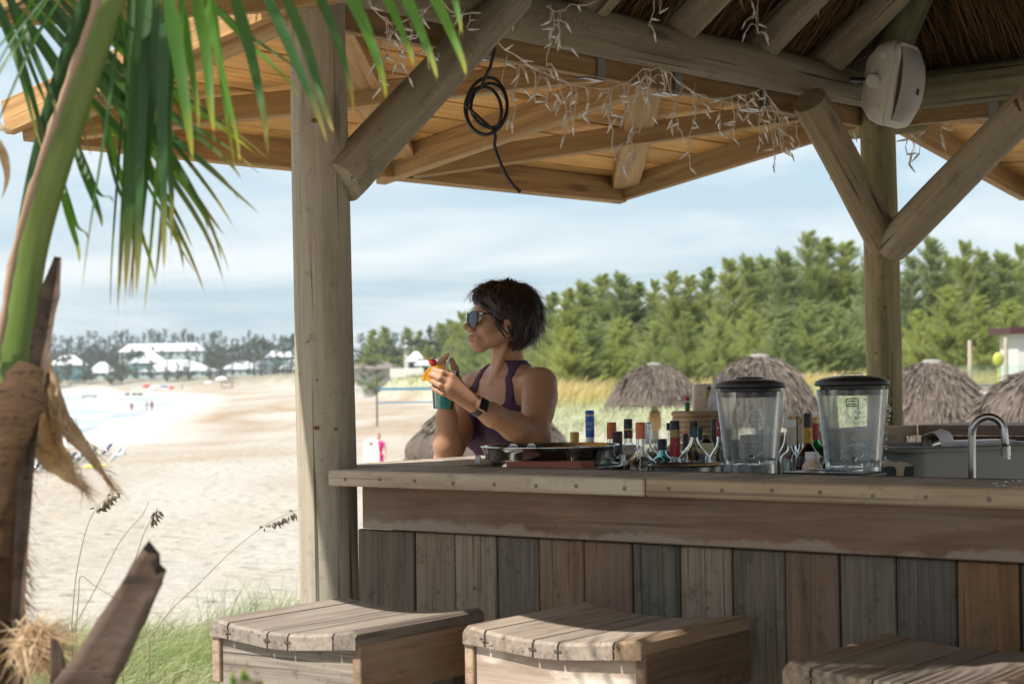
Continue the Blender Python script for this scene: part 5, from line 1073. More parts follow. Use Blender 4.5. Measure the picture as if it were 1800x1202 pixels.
# far beach toys and boats
def blob(name,x,y,wpx,hpx,mat,label,cat,group=None,d=None):
    g=ong(x,y); d=d or (g-CAM).dot(cF); s=d/FPX; w=wpx*s; h=hpx*s; mb=MB(); N=12; vs=[]; 
    for i in range(N+1):
        t=-1+2*i/N; r=max(.12,(1-abs(t)**3)); 
        for k in range(10): a=2*math.pi*k/10; vs.append((g.x+t*w/2,g.y+math.cos(a)*w*.16*r,g.z+h*(.5+.5*math.sin(a)*r)+.25*h*t*t))
    mb.add(vs,[(i*10+k,i*10+(k+1)%10,(i+1)*10+(k+1)%10,(i+1)*10+k) for i in range(N) for k in range(10)]+[tuple(range(9,-1,-1)),tuple(N*10+k for k in range(10))]); o=link(name,mb.mesh(name,mat,True)); tag(o,label,cat,group); return o
RED=pl('red_hull',(.62,.05,.03),.4); WHI=CM['wht']; BLU=pl('blue_hull',(.03,.06,.32),.4); BRN=pl('driftwood',(.14,.10,.07),.9)
blob('kayak',259,686,17,11,RED,'left red kayak in the coloured row on the distant sand','kayak','kayaks on the far sand'); blob('kayak',272,686,20,8,WHI,'white kayak beside the red one on the distant sand','kayak','kayaks on the far sand')
blob('kayak',288,685,14,7,BLU,'blue kayak in the coloured row on the distant sand','kayak','kayaks on the far sand'); blob('kayak',301,685,9,7,RED,'small red kayak at the right end of the coloured row','kayak','kayaks on the far sand')
for (x,w_,l) in ((224,10,'left of three dark logs at the far water edge'),(236,9,'middle of three dark logs at the far water edge'),(246,11,'right of three dark logs at the far water edge')): blob('driftwood_log',x,697,w_,7,BRN,l,'driftwood','driftwood at the water edge')
g=ong(390,682); d=(g-CAM).dot(cF); s=d/FPX; t=thing('beach_umbrella','white parasol on a yellow pole on the far sand','parasol',g); mb=MB(); mb.lathe([(12*s,14*s),(10*s,17*s),(5*s,20*s),(0,21*s)],16); link('canopy',mb.mesh('canopy',WHI,True),t,Matrix.Translation(g)); mb=MB(); mb.tube([(0,0,-.5),(0,0,20*s)],.8*s,6); link('pole',mb.mesh('pole',CM['yel']),t,Matrix.Translation(g))
blob('rowing_boat',400,677,26,7,BRN,'dark rowing boat under the white parasol','boat'); blob('beach_tent',366,679,13,9,WHI,'small white tent left of the white parasol','tent')
g=ong(157,704); d=(g-CAM).dot(cF); s=d/FPX; t=thing('bench_frame','low wooden frame standing at the water edge on the left','frame',g); mb=MB(); mb.box((g.x,g.y,g.z+8*s),(1,0,0),(0,1,0),UP,(12*s,.4,1*s)); link('top_bar',mb.mesh('top_bar',BRN),t)
for sg in(-1,1): mb=MB(); mb.box((g.x+sg*11*s,g.y,g.z+4*s),(1,0,0),(0,1,0),UP,(1*s,.2,4.2*s)); link('leg',mb.mesh('leg',BRN),t)
# ------------------------------------------------------------------ dune grass
MT['dgreen']=leafmat('dune_grass',(.225,.27,.14),(.37,.40,.25),.35,(.52,.48,.32),.3,.7,.2,(1.15,1.2,.9)); MT['dstraw']=leafmat('sea_oats',(.30,.235,.125),(.44,.35,.21),.35,(.5,.40,.25),.3,.7,.2)
def dgrass(name,n,t0,t1,dmin,dmax,hmin,hmax,mat,lab,mask=None,w=.010):
    t=rng.uniform(t0,t1,n); d=dmin*(dmax/dmin)**rng.uniform(0,1,n); x=t*d; y=d; wgt=dune_w(x,y); keep=(rng.uniform(0,1,n)<(wgt if mask is None else mask(wgt,x,y))); x,y=x[keep],y[keep]; n=len(x)
    B=np.stack([x,y,Hh(x,y)-.02],1); D=np.stack([.35+rng.normal(scale=.25,size=n),rng.normal(scale=.25,size=n),np.ones(n)],1); L=rng.uniform(hmin,hmax,n)
    o=strandobj(name,[strands(B,D,L,w*y/60*rng.uniform(.7,1.5,n)+.004,.35,2)],mat); tag(o,lab,'grass',None,'stuff')
dgrass('dune_grass',60000,-.09,.30,48,150,.25,.7,MT['dgreen'],'pale green grass covering the dune behind the sunshades',None,.028)
dgrass('sea_oats',26000,-.03,.30,70,104,.7,1.5,MT['dstraw'],'golden sea oats along the crest of the dune below the trees',lambda w,x,y: np.clip((w-.72)*3.2,0,1)*(.5+.5*np.sin(x*.35+y*.1)),.026)
MT['fargrass']=leafmat('far_grass_blade',(.13,.125,.085),(.23,.215,.15),.3,None,.3,.7,.2)
dgrass('far_dune_grass',30000,-.20,-.02,200,800,.5,1.2,MT['fargrass'],'dull green strip of grass on the far dune before the houses',None,.02)
# ------------------------------------------------------------------ thin sea air
mb=MB(); mb.box((0,500,18),(1,0,0),(0,1,0),(0,0,1),(2900,2700,25)); m=bpy.data.materials.new('haze'); m.use_nodes=True; nt=m.node_tree; nt.nodes.clear()
pv=nd(nt,'ShaderNodeVolumePrincipled',{'Color':(.86,.92,.97,1),'Density':.00017}); nd(nt,'ShaderNodeOutputMaterial',{1:pv.outputs[0]})
tag(link('haze',mb.mesh('haze',m)),kind='stuff')
# ------------------------------------------------------------------ bodies: smooth-blended distance field turned into one continuous mesh
class Field:
    def __init__(s,lo,hi,h,zs=None):
        s.x=np.arange(lo[0],hi[0],h,dtype=np.float32); s.y=np.arange(lo[1],hi[1],h,dtype=np.float32); s.z=np.arange(lo[2],hi[2],h,dtype=np.float32) if zs is None else np.asarray(zs,np.float32); s.h=h
        s.D=np.full((len(s.x),len(s.y),len(s.z)),1.,np.float32)
    def _w(s,lo,hi):
        sl=tuple(slice(max(0,int(np.searchsorted(a,l))-1),min(len(a),int(np.searchsorted(a,u))+1)) for a,l,u in zip((s.x,s.y,s.z),lo,hi)); return sl,np.ix_(*[np.arange(q.start,q.stop) for q in sl])
    def put(s,fn,lo,hi,k,op='u'):
        pad=.012+k; sl,_=s._w([l-pad for l in lo],[u+pad for u in hi])
        if any(q.stop<=q.start for q in sl): return
        X,Y,Z=np.meshgrid(s.x[sl[0]],s.y[sl[1]],s.z[sl[2]],indexing='ij'); d=fn(X,Y,Z).astype(np.float32); a=s.D[sl]
        if op=='u': h=np.clip(.5+.5*(a-d)/k,0,1); s.D[sl]=a*(1-h)+d*h-k*h*(1-h)
        elif op=='s': s.D[sl]=np.maximum(a,-d)
    def cap(s,a,b,r0,r1,k=.012):
        a=np.array(a,float); b=np.array(b,float); e=b-a; L=max(e@e,1e-9); R=max(r0,r1)
        def fn(X,Y,Z):
            t=np.clip(((X-a[0])*e[0]+(Y-a[1])*e[1]+(Z-a[2])*e[2])/L,0,1); return np.sqrt((X-a[0]-t*e[0])**2+(Y-a[1]-t*e[1])**2+(Z-a[2]-t*e[2])**2)-(r0+(r1-r0)*t)
        s.put(fn,np.minimum(a,b)-R,np.maximum(a,b)+R,k)
    def chain(s,pts,rs,k=.012):
        for i in range(len(pts)-1): s.cap(pts[i],pts[i+1],rs[i],rs[i+1],k)
    def ell(s,c,r,A=None,k=.02,op='u'):
        c=np.array(c,float); r=np.array(r,float); A=np.eye(3) if A is None else A; R=r.max()
        def fn(X,Y,Z):
            q=[(X-c[0])*A[i][0]+(Y-c[1])*A[i][1]+(Z-c[2])*A[i][2] for i in range(3)]
            k0=np.sqrt(sum((q[i]/r[i])**2 for i in range(3))); k1=np.sqrt(sum((q[i]/r[i]**2)**2 for i in range(3)))+1e-6; return k0*(k0-1)/k1
        s.put(fn,c-R,c+R,k,op)
    def mesh(s,name,mats,mi=None):
        D=s.D; S=D<0; n0,n1,n2=D.shape
        c=np.zeros((n0-1,n1-1,n2-1),np.int8)
        for i in(0,1):
            for j in(0,1):
                for k in(0,1): c+=S[i:n0-1+i,j:n1-1+j,k:n2-1+k]
        I=np.argwhere((c>0)&(c<8)); idx=np.full(c.shape,-1,np.int32); idx[tuple(I.T)]=np.arange(len(I)); acc=np.zeros((len(I),3)); cnt=np.zeros(len(I))
        co=[s.x,s.y,s.z]
        for ax in range(3):
            o=[t for t in range(3) if t!=ax]
            for p in(0,1):
                for q in(0,1):
                    off=[0,0,0]; off[o[0]]=p; off[o[1]]=q; A=I+np.array(off); B=A.copy(); B[:,ax]+=1; da=D[tuple(A.T)]; db=D[tuple(B.T)]; m=(da<0)!=(db<0); t=np.where(m,da/(da-db+1e-12),0)
                    for t3 in range(3): pa=co[t3][A[:,t3]]; pb=co[t3][B[:,t3]]; acc[:,t3]+=np.where(m,pa+(pb-pa)*t,0)
                    cnt+=m
        V=acc/cnt[:,None]; F=[]
        for ax in range(3):
            o=[t for t in range(3) if t!=ax]; sa=[slice(None)]*3; sb=[slice(None)]*3; sa[ax]=slice(0,-1); sb[ax]=slice(1,None); E=S[tuple(sa)]!=S[tuple(sb)]; Q=np.argwhere(E); Q=Q[(Q[:,o[0]]>0)&(Q[:,o[1]]>0)&(Q[:,o[0]]<D.shape[o[0]]-1)&(Q[:,o[1]]<D.shape[o[1]]-1)]
            v=[]
            for (p,q) in((0,0),(1,0),(1,1),(0,1)): R_=Q.copy(); R_[:,o[0]]-=p; R_[:,o[1]]-=q; v.append(idx[tuple(R_.T)])
            f=np.stack(v,1); fl=S[tuple(Q.T)]; 
            if ax==1: fl=~fl
            f[~fl]=f[~fl][:,::-1]; F.append(f)
        F=np.concatenate(F); F=F[(F>=0).all(1)]; cen=V[F].mean(1)
        return npmesh(name,V,F,mats,True,None if mi is None else mi(cen)),V,F
def sv(v): return np.array((v.x,v.y,v.z))
def skinmat(name,c1,c2):
    m,nt,b,o=newmat(name); tc=nd(nt,'ShaderNodeTexCoord'); n=nd(nt,'ShaderNodeTexNoise',{'Vector':tc.outputs['Object'],'Scale':28.,'Detail':6.,'Roughness':.65}).outputs[0]; n2=nd(nt,'ShaderNodeTexNoise',{'Vector':tc.outputs['Object'],'Scale':350.,'Detail':2.}).outputs[0]
    setp(nt,b,Base_Color=mixc(nt,n,c1,c2),Roughness=.48,Subsurface_Weight=.12,Subsurface_Radius=(.012,.005,.003),Normal=nd(nt,'ShaderNodeBump',{'Height':n2,'Strength':.06,'Distance':.001}).outputs[0]); b.inputs['Specular IOR Level'].default_value=.4; return m
MT['skin']=skinmat('tan_skin',(.36,.185,.105),(.44,.24,.145)); MT['lip']=skinmat('lips',(.34,.12,.09),(.38,.14,.11)); MT['shorts']=simple('dark_shorts',(.03,.03,.04),.8)
# --- the woman. px positions are joints measured on the photograph, each at its own distance
J=lambda x,y,d: sv(at(x,y,d))
Ft=np.array((-.75,-.66,0)); Ft/=np.linalg.norm(Ft); Lt=np.array((-Ft[1],Ft[0],0)); AT=np.stack([Ft,Lt,(0,0,1)])
Fh=np.array((-.965,-.26,.0)); Fh/=np.linalg.norm(Fh); Lh=np.array((-Fh[1],Fh[0],0)); AH=np.stack([Fh,Lh,(0,0,1)])
Cc=J(893,738,5.54); Oh=J(880,557,5.45)
tl=lambda f,l,z: Cc+Ft*f+Lt*l+np.array((0,0,z))
hl=lambda f,l,z: Oh+Fh*f+Lh*l+np.array((0,0,z))
gzw=H1(Cc[0],Cc[1])
zc=np.concatenate([np.arange(gzw-.03,.90,.008),np.arange(.90,1.62,.0027)])
FB=Field((Cc[0]-.36,Cc[1]-.50,0),(Cc[0]+.30,Cc[1]+.26,0),.0027,zc)
# torso
FB.ell(tl(0,0,-.005),(.088,.130,.165),AT,.03); FB.ell(tl(-.01,0,.10),(.066,.125,.055),AT,.03)
for s in(-1,1): FB.ell(tl(.062,s*.066,-.03),(.050,.056,.054),AT,.03)
FB.ell(tl(-.005,0,-.20),(.080,.112,.13),AT,.05); FB.ell(tl(-.015,0,-.36),(.108,.150,.12),AT,.05)
SL=J(951,674,5.40); SR=J(834,680,5.66); NB=J(894,652,5.535); NT=J(891,606,5.485)
FB.cap(SL*.86+SR*.14,SR*.86+SL*.14,.037,.037,.03)
for s_ in(SL,SR): FB.cap(NB+np.array((0,0,.012)),s_*.75+NB*.25,.034,.030,.03)
# clavicles and neck cords
nf=tl(.060,0,.115)
for s_ in(SL,SR): FB.cap(nf,s_*.8+nf*.2+Ft*.022+np.array((0,0,.015)),.0085,.008,.012)
DT=FB.D.copy()
FB.cap(NB-np.array((0,0,.02)),NT,.050,.047,.022); FB.cap(nf+np.array((0,0,.0)),hl(-.016,.046,-.055),.006,.007,.016); FB.cap(nf,hl(-.012,-.046,-.05),.006,.007,.016)
# legs
for s in(-1,1):
    h_=tl(-.01,s*.082,-.42); kn=tl(.01,s*.08,-.80); an=np.array((kn[0],kn[1],gzw+.09))-Ft*.02; FB.chain([h_,kn,an],[.083,.052,.036],.02); FB.cap(an-np.array((0,0,.055)),an+Ft*.14-np.array((0,0,.065)),.036,.026,.02)
# head
E_=lambda c,r,k=.012: FB.ell(hl(*c),r,AH,k)
K_=lambda a,b,r0,r1,k=.01: FB.cap(hl(*a),hl(*b),r0,r1,k)
E_((-.012,0,.030),(.088,.070,.066)); E_((.022,0,-.022),(.060,.057,.068),.02); K_((.066,-.020,.014),(.066,.020,.014),.014,.014,.016)
E_((.070,0,-.086),(.021,.021,.016),.014); 
for s in(-1,1):
    K_((-.004,s*.050,-.048),(.062,s*.017,-.087),.017,.015,.018); E_((.050,s*.036,-.030),(.026,.022,.024),.018); E_((-.008,s*.069,-.014),(.017,.008,.028),.005)
    E_((.094,s*.0105,-.0365),(.0085,.0072,.0072),.006)
K_((.077,0,.004),(.103,0,-.026),.0072,.0088,.010); E_((.107,0,-.030),(.0108,.0098,.0090),.006)
E_((.078,0,-.066),(.017,.028,.024),.014); E_((.0915,0,-.0585),(.0095,.019,.0050),.005); E_((.090,0,-.0685),(.0095,.017,.0058),.005); E_((.1005,0,-.0632),(.008,.022,.0014),.002) if False else None
FB.ell(hl(.103,0,-.0632),(.010,.022,.0013),AH,.001,'s')
# left arm, across the body to the cup
EL=J(941,764,5.275); WL=J(837,713,5.135)
FB.cap(SL,SL+(EL-SL)*.3,.049,.050,.03); FB.chain([SL+(EL-SL)*.25,SL+(EL-SL)*.55,EL],[.048,.044,.038],.02); FB.cap(EL,EL+(J(948,772,5.28)-EL),.036,.030,.02)
m1=J(905,750,5.225); FB.chain([EL,m1,J(865,729,5.165),WL],[.038,.039,.031,.0245],.02)
# left hand
Kn=[J(793,662,5.098),J(790,673.5,5.092),J(789,684.5,5.092),J(792,694.5,5.098)]
for kq,rq in zip(Kn,(.0125,.013,.0125,.0115)): FB.cap(WL*.72+kq*.28,kq,.0175,rq,.010)
FB.cap(WL,(Kn[1]+Kn[2])/2,.022,.014,.015)
fg=[[(793,662,5.098),(777,655,5.088),(765,651,5.102),(759,650,5.122)],[(790,673.5,5.092),(773,664.5,5.082),(761,659,5.100),(755.5,657,5.124)],[(789,684.5,5.092),(774,677,5.083),(762.5,671,5.100),(757.5,668.5,5.122)],[(792,694.5,5.098),(779,691,5.090),(768,685.5,5.102),(760.5,681,5.120)]]
for P,r in zip(fg,(.0092,.0095,.0090,.0080)):
    Q=[J(*p) for p in P]; FB.chain(Q,[r*1.12,r*1.0,r*.93,r*.78],.0035)
FB.chain([J(822,704,5.145),J(811,682,5.175),J(803,664,5.197),J(797,655,5.205)],[.016,.0135,.0105,.0085],.008)
# right arm, forearm upright behind the cup
ER=J(786,812,5.33); WR=J(785,712,5.255)
FB.cap(SR,SR+(ER-SR)*.3,.046,.046,.03); FB.chain([SR+(ER-SR)*.25,SR+(ER-SR)*.6,ER],[.045,.041,.036],.02); FB.chain([ER,ER*.66+WR*.34,ER*.25+WR*.75,WR],[.036,.037,.028,.0245],.02)
kr=[J(768,657,5.225),J(773,660,5.245),J(783,660,5.262),J(792,662,5.268)]
for q in kr: FB.cap(WR*.75+q*.25,q,.017,.0120,.010)
for P,r in (([(768,657,5.225),(767,643,5.222),(778,632,5.215),(788.5,624,5.205)],.0088),([(773,660,5.245),(766,647,5.238),(776,641,5.222),(785,640,5.212)],.0090),([(783,660,5.262),(774,650,5.262),(778,646,5.245),(784,648,5.232)],.0085),([(792,662,5.268),(785,654,5.272),(784,652,5.256),(788,653,5.245)],.0076)): FB.chain([J(*p) for p in P],[r*1.1,r,r*.93,r*.76],.0035)
FB.chain([J(795,690,5.25),J(802,664,5.222),J(800,648,5.206),J(794,633,5.203)],[.0145,.0115,.0098,.0078],.006)
def wmi(c):
    q=(c-Oh)@AH.T; mi=np.zeros(len(c),int); mi[(np.abs(q[:,1])<.021)&(q[:,2]<-.0535)&(q[:,2]>-.0745)&(q[:,0]>.089)]=1; mi[(c[:,2]<.93)&(c[:,2]>.42)]=2; return mi
me,Vw,Fw=FB.mesh('person',[MT['skin'],MT['lip'],MT['shorts']],wmi)
wom=link('person',me); tag(wom,'dark haired woman in a purple tank top holding a turquoise cocktail behind the bar','person')
DF=FB.D.copy()
# tank top: the torso skin moved out 5 mm, cut by neckline, armholes and hem
FB.D=DT-.0062; X,Y,Z=np.meshgrid(FB.x,FB.y,FB.z,indexing='ij',sparse=True); lf=(X-Cc[0])*Lt[0]+(Y-Cc[1])*Lt[1]; ff=(X-Cc[0])*Ft[0]+(Y-Cc[1])*Ft[1]; zq=Z-Cc[2]; la=np.abs(lf)
fold=.0022*np.sin(lf*70+zq*95+2*np.sin(zq*30))*np.clip((-.02-zq)/.06,0,1)*np.clip((ff+.02)/.05,0,1)
DA=np.minimum(FB.D,np.maximum(DF-.0058,DT-.036))+(fold).astype(np.float32)
front=ff>-.02
scoop=np.where(front,.018+7.5*la**2,.055+6*la**2)
armh=np.where(zq<-.035,.30,.30-.205*np.clip((zq+.035)/.085,0,1)**.7)
armh=np.where(zq>.03,np.minimum(armh,.0915-.02*np.clip(zq-.05,0,.2)+1.5*np.clip(.06-zq,0,1)),armh)
strap=np.abs(la-(.079-.02*np.clip(zq-.05,0,.2)))-.0125
body_=np.maximum(zq-scoop,la-armh); strp=np.maximum(np.maximum(strap,zq-.18),-zq+.0)
FB.D=np.minimum(np.maximum(DA,np.maximum(body_,-.33-zq)),np.maximum(DF-.0042,np.maximum(np.maximum(strp,la-.115),DT-.036))).astype(np.float32)
MT['tank']=simple('purple_jersey',(.062,.024,.058),.85,0,.12,60,.15)
me,_,_=FB.mesh('tank_top',MT['tank']); link('tank_top',me,wom)
# hair: cap with strand strips
FH=Field(tuple(Oh-np.array((.17,.17,.15))),tuple(Oh+np.array((.17,.17,.15))),.003)
H_=lambda c,r,k=.02,op='u': FH.ell(hl(*c),r,AH,k,op)
H_((-.020,0,.034),(.098,.081,.072)); H_((-.058,0,-.004),(.072,.080,.070)); H_((-.050,0,-.046),(.048,.060,.046),.03); H_((.030,0,.068),(.052,.056,.032),.02)
for s in(-1,1): H_((.000,s*.052,.012),(.048,.030,.050),.02); H_((-.030,s*.062,-.032),(.032,.022,.046),.02)
H_((.096,0,-.060),(.084,.12,.100),.001,'s'); H_((.030,0,-.112),(.066,.12,.062),.001,'s'); H_((-.02,0,-.150),(.12,.12,.055),.001,'s')
for s in (-1,1): H_((.010,s*.084,-.048),(.030,.036,.040),.001,'s')
X,Y,Z=np.meshgrid(FH.x,FH.y,FH.z,indexing='ij',sparse=True)
FH.D=FH.D+(.0022*np.sin(((X-Oh[0])*Lh[0]+(Y-Oh[1])*Lh[1])*210+(Z-Oh[2])*60)+.0035*np.sin((X-Oh[0])*95+1.)*np.sin((Y-Oh[1])*80)*np.sin((Z-Oh[2])*88+2.)+.002*np.sin((Z-Oh[2])*190+(X-Oh[0])*140)).astype(np.float32)
m,nt,b,o=newmat('dark_brown_hair'); tc=nd(nt,'ShaderNodeTexCoord'); n=nd(nt,'ShaderNodeTexNoise',{'Vector':tc.outputs['Object'],'Scale':60.,'Detail':4.}).outputs[0]
setp(nt,b,Base_Color=mixc(nt,n,(.009,.006,.006),(.055,.027,.021)),Roughness=.42); b.inputs['Specular IOR Level'].default_value=.45; MT['hair']=m
me,Vh,Fq_=FH.mesh('hair',MT['hair']); hair=link('hair',me,wom)
q=(Vh-Oh)@AH.T; sel=rng.choice(len(Vh),5200); P=q[sel]; crown=np.array((-.035,.0,.103)); rad=P-np.array((-.02,0,.02)); nrm=rad/np.linalg.norm(rad,axis=1,keepdims=True); d=P-crown; d[:,2]-=.03; d-=nrm*(d*nrm).sum(1,keepdims=True); d/=np.linalg.norm(d,axis=1,keepdims=True)+1e-6; d+=rng.normal(scale=.26,size=d.shape)
# curved strips hugging the head
n=len(P); L=rng.uniform(.03,.075,n); sd=np.cross(d,nrm); sd/=np.linalg.norm(sd,axis=1,keepdims=True); w=rng.uniform(.0012,.0028,n); Vs=[]
for i in range(6):
    t=i/5; c=P+d*(L*t)[:,None]-nrm*((L*t)**2*4.5)[:,None]+nrm*(.003+.0075*math.sin(t*2.4)*rng.uniform(.0,1,n)**2)[:,None]; ww=(w*(1-.8*t))[:,None]; Vs+=[c-sd*ww,c+sd*ww]
VV=np.stack(Vs,1); ok=np.ones(n,bool); tipq=VV[:,-1]; ok&=~((tipq[:,0]>.030)&(tipq[:,2]<.035)); ok&=~((tipq[:,0]>-.020)&(tipq[:,2]<-.016)); ok&=tipq[:,2]>-.106+.02*np.clip(tipq[:,0]*20,0,1); VV=VV[ok]; n=len(VV); VV=Oh+VV.reshape(-1,3)@AH; bq=np.arange(n)*12; Fs=np.concatenate([np.stack([bq+2*i,bq+2*i+1,bq+2*i+3,bq+2*i+2],1) for i in range(5)])
o=link('hair_strands',npmesh('hair_strands',VV,Fs,MT['hair'],True),hair); tag(o,kind='stuff')
def bez(Q):
    a,b,c,d=[Vector(q) for q in (Q if len(Q)==4 else [Q[0],Q[1],Q[1],Q[2]])]; return [a*(1-t)**3+b*3*t*(1-t)**2+c*3*t*t*(1-t)+d*t**3 for t in [k/12 for k in range(13)]]
mb=MB()
for P in ([(851,514),(858,503),(868,498),(880,499)],[(855,512),(864,500),(876,497),(885,500)],[(860,512),(872,502),(884,501),(893,505)],[(899,507),(904,499),(915,497),(928,504)],[(912,507),(928,505),(941,513),(950,530)],[(925,510),(940,514),(950,527),(955,545)],[(850,520),(847,512),(853,505),(860,503)],[(880,507),(890,503),(900,504)]):
    mb.tube(bez([at(x,y,5.45) for x,y in P]),.0009,4)
for P in ([(873,560),(880,580),(888,594),(897,599)],[(870,555),(878,578),(886,592)],[(876,562),(884,578),(893,588)],[(893,572),(897,588),(903,600)]): 
    for dd in (0,1.2,-1): mb.tube([at(x+dd,y+dd*.5,5.36) for x,y in P],[.0016,.0016,.0013,.0004][:len(P)],5)
o=link('loose_hair',mb.mesh('loose_hair',MT['hair'],True),hair); tag(o,kind='stuff')
# sunglasses
gl=thing_=link('sunglasses',None,wom); MT['lens']=simple('dark_lens',(.035,.04,.055),.06,.35,.02,5); MT['shell']=simple('black_frame',(.010,.009,.009),.2)
for s in(-1,1):
    c=np.array((.094,s*.033,-.006)); yaw=s*.24; ex=np.array((-math.sin(abs(yaw))*1.0,s*math.cos(yaw),0)); ez=np.array((-.08,0,1)); pts=[]; N=28
    for k in range(N):
        t=2*math.pi*k/N; ct,st=math.cos(t),math.sin(t); q=1/((abs(ct)**3.2+abs(st)**3.2)**(1/3.2)); u=.0265*q*ct; v=.0215*q*st*(1.0 if st>0 else 1.04)-(.003*ct if st<0 else 0); pts.append(c+ex*u+ez*v)
    W=[hl(*p) for p in pts]; mb=MB(); mb.tube(W,.0022,6,False,None,True); link('rim',mb.mesh('rim',MT['shell'],True),gl)
    mb=MB(); cen=Vector(hl(*(c+np.array((.003,0,0))))); mb.add([Vector(p) for p in W]+[cen],[(k,(k+1)%N,N) if s<0 else ((k+1)%N,k,N) for k in range(N)]); link('lens',mb.mesh('lens',MT['lens'],True),gl)
    mb=MB(); mb.tube([Vector(hl(.088,s*.060,.008)),Vector(hl(.075,s*.068,.008)),Vector(hl(.0,s*.074,.004)),Vector(hl(-.02,s*.074,-.006))],[.0032,.0030,.0024,.002],8,True,.6); link('temple_arm',mb.mesh('temple_arm',MT['shell'],True),gl)
    mb=MB(); mb.box(Vector(hl(.078,s*.0695,.008)),Vector(Fh),Vector(Lh),UP,(.005,.0016,.002),.0006); link('hinge_stud',mb.mesh('hinge_stud',MT['chrome']),gl)
mb=MB(); mb.tube([Vector(hl(.0985,-.009,.002)),Vector(hl(.101,0,.004)),Vector(hl(.0985,.009,.002))],.0022,6); link('bridge',mb.mesh('bridge',MT['shell'],True),gl)
for s in(-1,1): mb=MB(); mb.ell(Vector(hl(.071,s*.031,-.004)),(.011,.011,.011),12,8); link('eye',mb.mesh('eye',CM['wht'],True),wom)
# watch
wa=link('wristwatch',None,wom); axw=Vector(m1-WL).normalized(); wc=at(838,713.5,5.135); nrm=(-cF*.9+UP*.35+cR*.1); nrm=(nrm-axw*nrm.dot(axw)).normalized(); sdw=axw.cross(nrm)
mb=MB(); mb.box(wc+nrm*.0285,axw,sdw,nrm,(.0165,.0195,.0045),.004); link('case',mb.mesh('case',simple('rose_gold_case',(.55,.36,.26),.25,1.)),wa)
mb=MB(); mb.box(wc+nrm*.0318,axw,sdw,nrm,(.0145,.0175,.002),.001); link('screen',mb.mesh('screen',simple('watch_glass',(.006,.006,.007),.05)),wa)
mb=MB(); n=28; 
for (o1,o2) in ((-.010,.010),): 
    vs=[]
    for k in range(n):
        t=2*math.pi*k/n; rr_=.0268; q=wc+(nrm*math.cos(t)+sdw*math.sin(t))*rr_
        for r2,a2 in ((.0,o1),(.002,o1),(.002,o2),(.0,o2)): vs.append(wc+(nrm*math.cos(t)+sdw*math.sin(t)*1.02)*(rr_+r2)+axw*a2)
    mb.add(vs,[(k*4+j,((k+1)%n)*4+j,((k+1)%n)*4+(j+1)%4,k*4+(j+1)%4) for k in range(n) for j in range(4)])
link('strap',mb.mesh('strap',MT['black'],True,40),wa)
# drink
cb=at(778.5,719,5.15); ctp=at(782.5,651,5.15); Hc=(ctp-cb).length; Mc=frame(cb,cR,cF); zax=(ctp-cb).normalized(); xx=cR; yy=zax.cross(xx).normalized(); xx=yy.cross(zax)
Mc=Matrix.Identity(4)
for i in range(3): Mc[i][0]=xx[i]; Mc[i][1]=yy[i]; Mc[i][2]=zax[i]; Mc[i][3]=cb[i]
m,nt,b,o=newmat('cup_plastic'); trn=nd(nt,'ShaderNodeBsdfTransparent',{0:(.96,.98,.98,1)}); fz=nd(nt,'ShaderNodeFresnel',{0:1.3}); mx=nd(nt,'ShaderNodeMixShader',{0:mathn(nt,'ADD',fz.outputs[0],.04),1:trn.outputs[0],2:nd(nt,'ShaderNodeBsdfGlossy',{0:(.9,.9,.9,1),1:.08}).outputs[0]}); nt.links.new(mx.outputs[0],o.inputs[0]); MT['cup']=m
cup=thing('cocktail_cup','clear plastic cup of turquoise cocktail in the hands of the woman','cup',cb); rb_,rt_=.0275,.0415
mb=MB(); mb.lathe([(rb_*.9,0),(rb_,.001),(rt_-.001,Hc-.003),(rt_+.0015,Hc-.001),(rt_+.0015,Hc+.001),(rt_-.001,Hc+.0005),(rb_-.001,.002),(rb_*.5,.002)],36); link('cup_wall',mb.mesh('cup_wall',MT['cup'],True,40),cup,Mc)
m,nt,b,o=newmat('turquoise_drink'); tc=nd(nt,'ShaderNodeTexCoord'); n=nd(nt,'ShaderNodeTexNoise',{'Vector':tc.outputs['Object'],'Scale':60.,'Detail':4.}).outputs[0]; setp(nt,b,Base_Color=mixc(nt,n,(.0,.40,.38),(.006,.50,.47)),Roughness=.25,Subsurface_Weight=.3,Subsurface_Radius=(.004,.012,.012)); MT['drink']=m
f_=lambda z: rb_+(rt_-rb_)*z/Hc-.0016
mb=MB(); mb.lathe([(f_(.003)*.95,.0025),(f_(.004),.004),(f_(Hc*.5),Hc*.5),(f_(Hc*.93),Hc*.93),(f_(Hc*.9)*.6,Hc*.945),(.0,Hc*.94)],36); link('drink',mb.mesh('drink',m,True,40),cup,Mc)
R=random.Random(9); mb=MB()
for k in range(9): a=R.uniform(0,6.28); r_=R.uniform(.0,.026); X_q=Vector((R.uniform(-1,1),R.uniform(-1,1),R.uniform(-1,1))); mb.box((r_*math.cos(a),r_*math.sin(a),Hc*.955+R.uniform(-.002,.004)),X_q,X_q.orthogonal(),X_q.cross(X_q.orthogonal()),(.006,.005,.006),.0015)
tag(link('ice',mb.mesh('ice',MT['glass'],True,40),cup,Mc),kind='stuff')
mb=MB(); mb.tube([at(779,686,5.16),at(786.5,641,5.195),at(797,607,5.20)],.0030,10); tag(link('drinking_straw',mb.mesh('drinking_straw',CM['wht'],True)),'white straw standing in the turquoise cocktail','straw')
c=at(761,637,5.115); ch=thing('cherry','red cocktail cherry on the orange slice','cherry',c); mb=MB(); N=18; mb.ell(c,(.0112,.0112,.0102),N,12); link('fruit',mb.mesh('fruit',simple('cherry_red',(.42,.012,.015),.18,0,.1,40),True),ch)
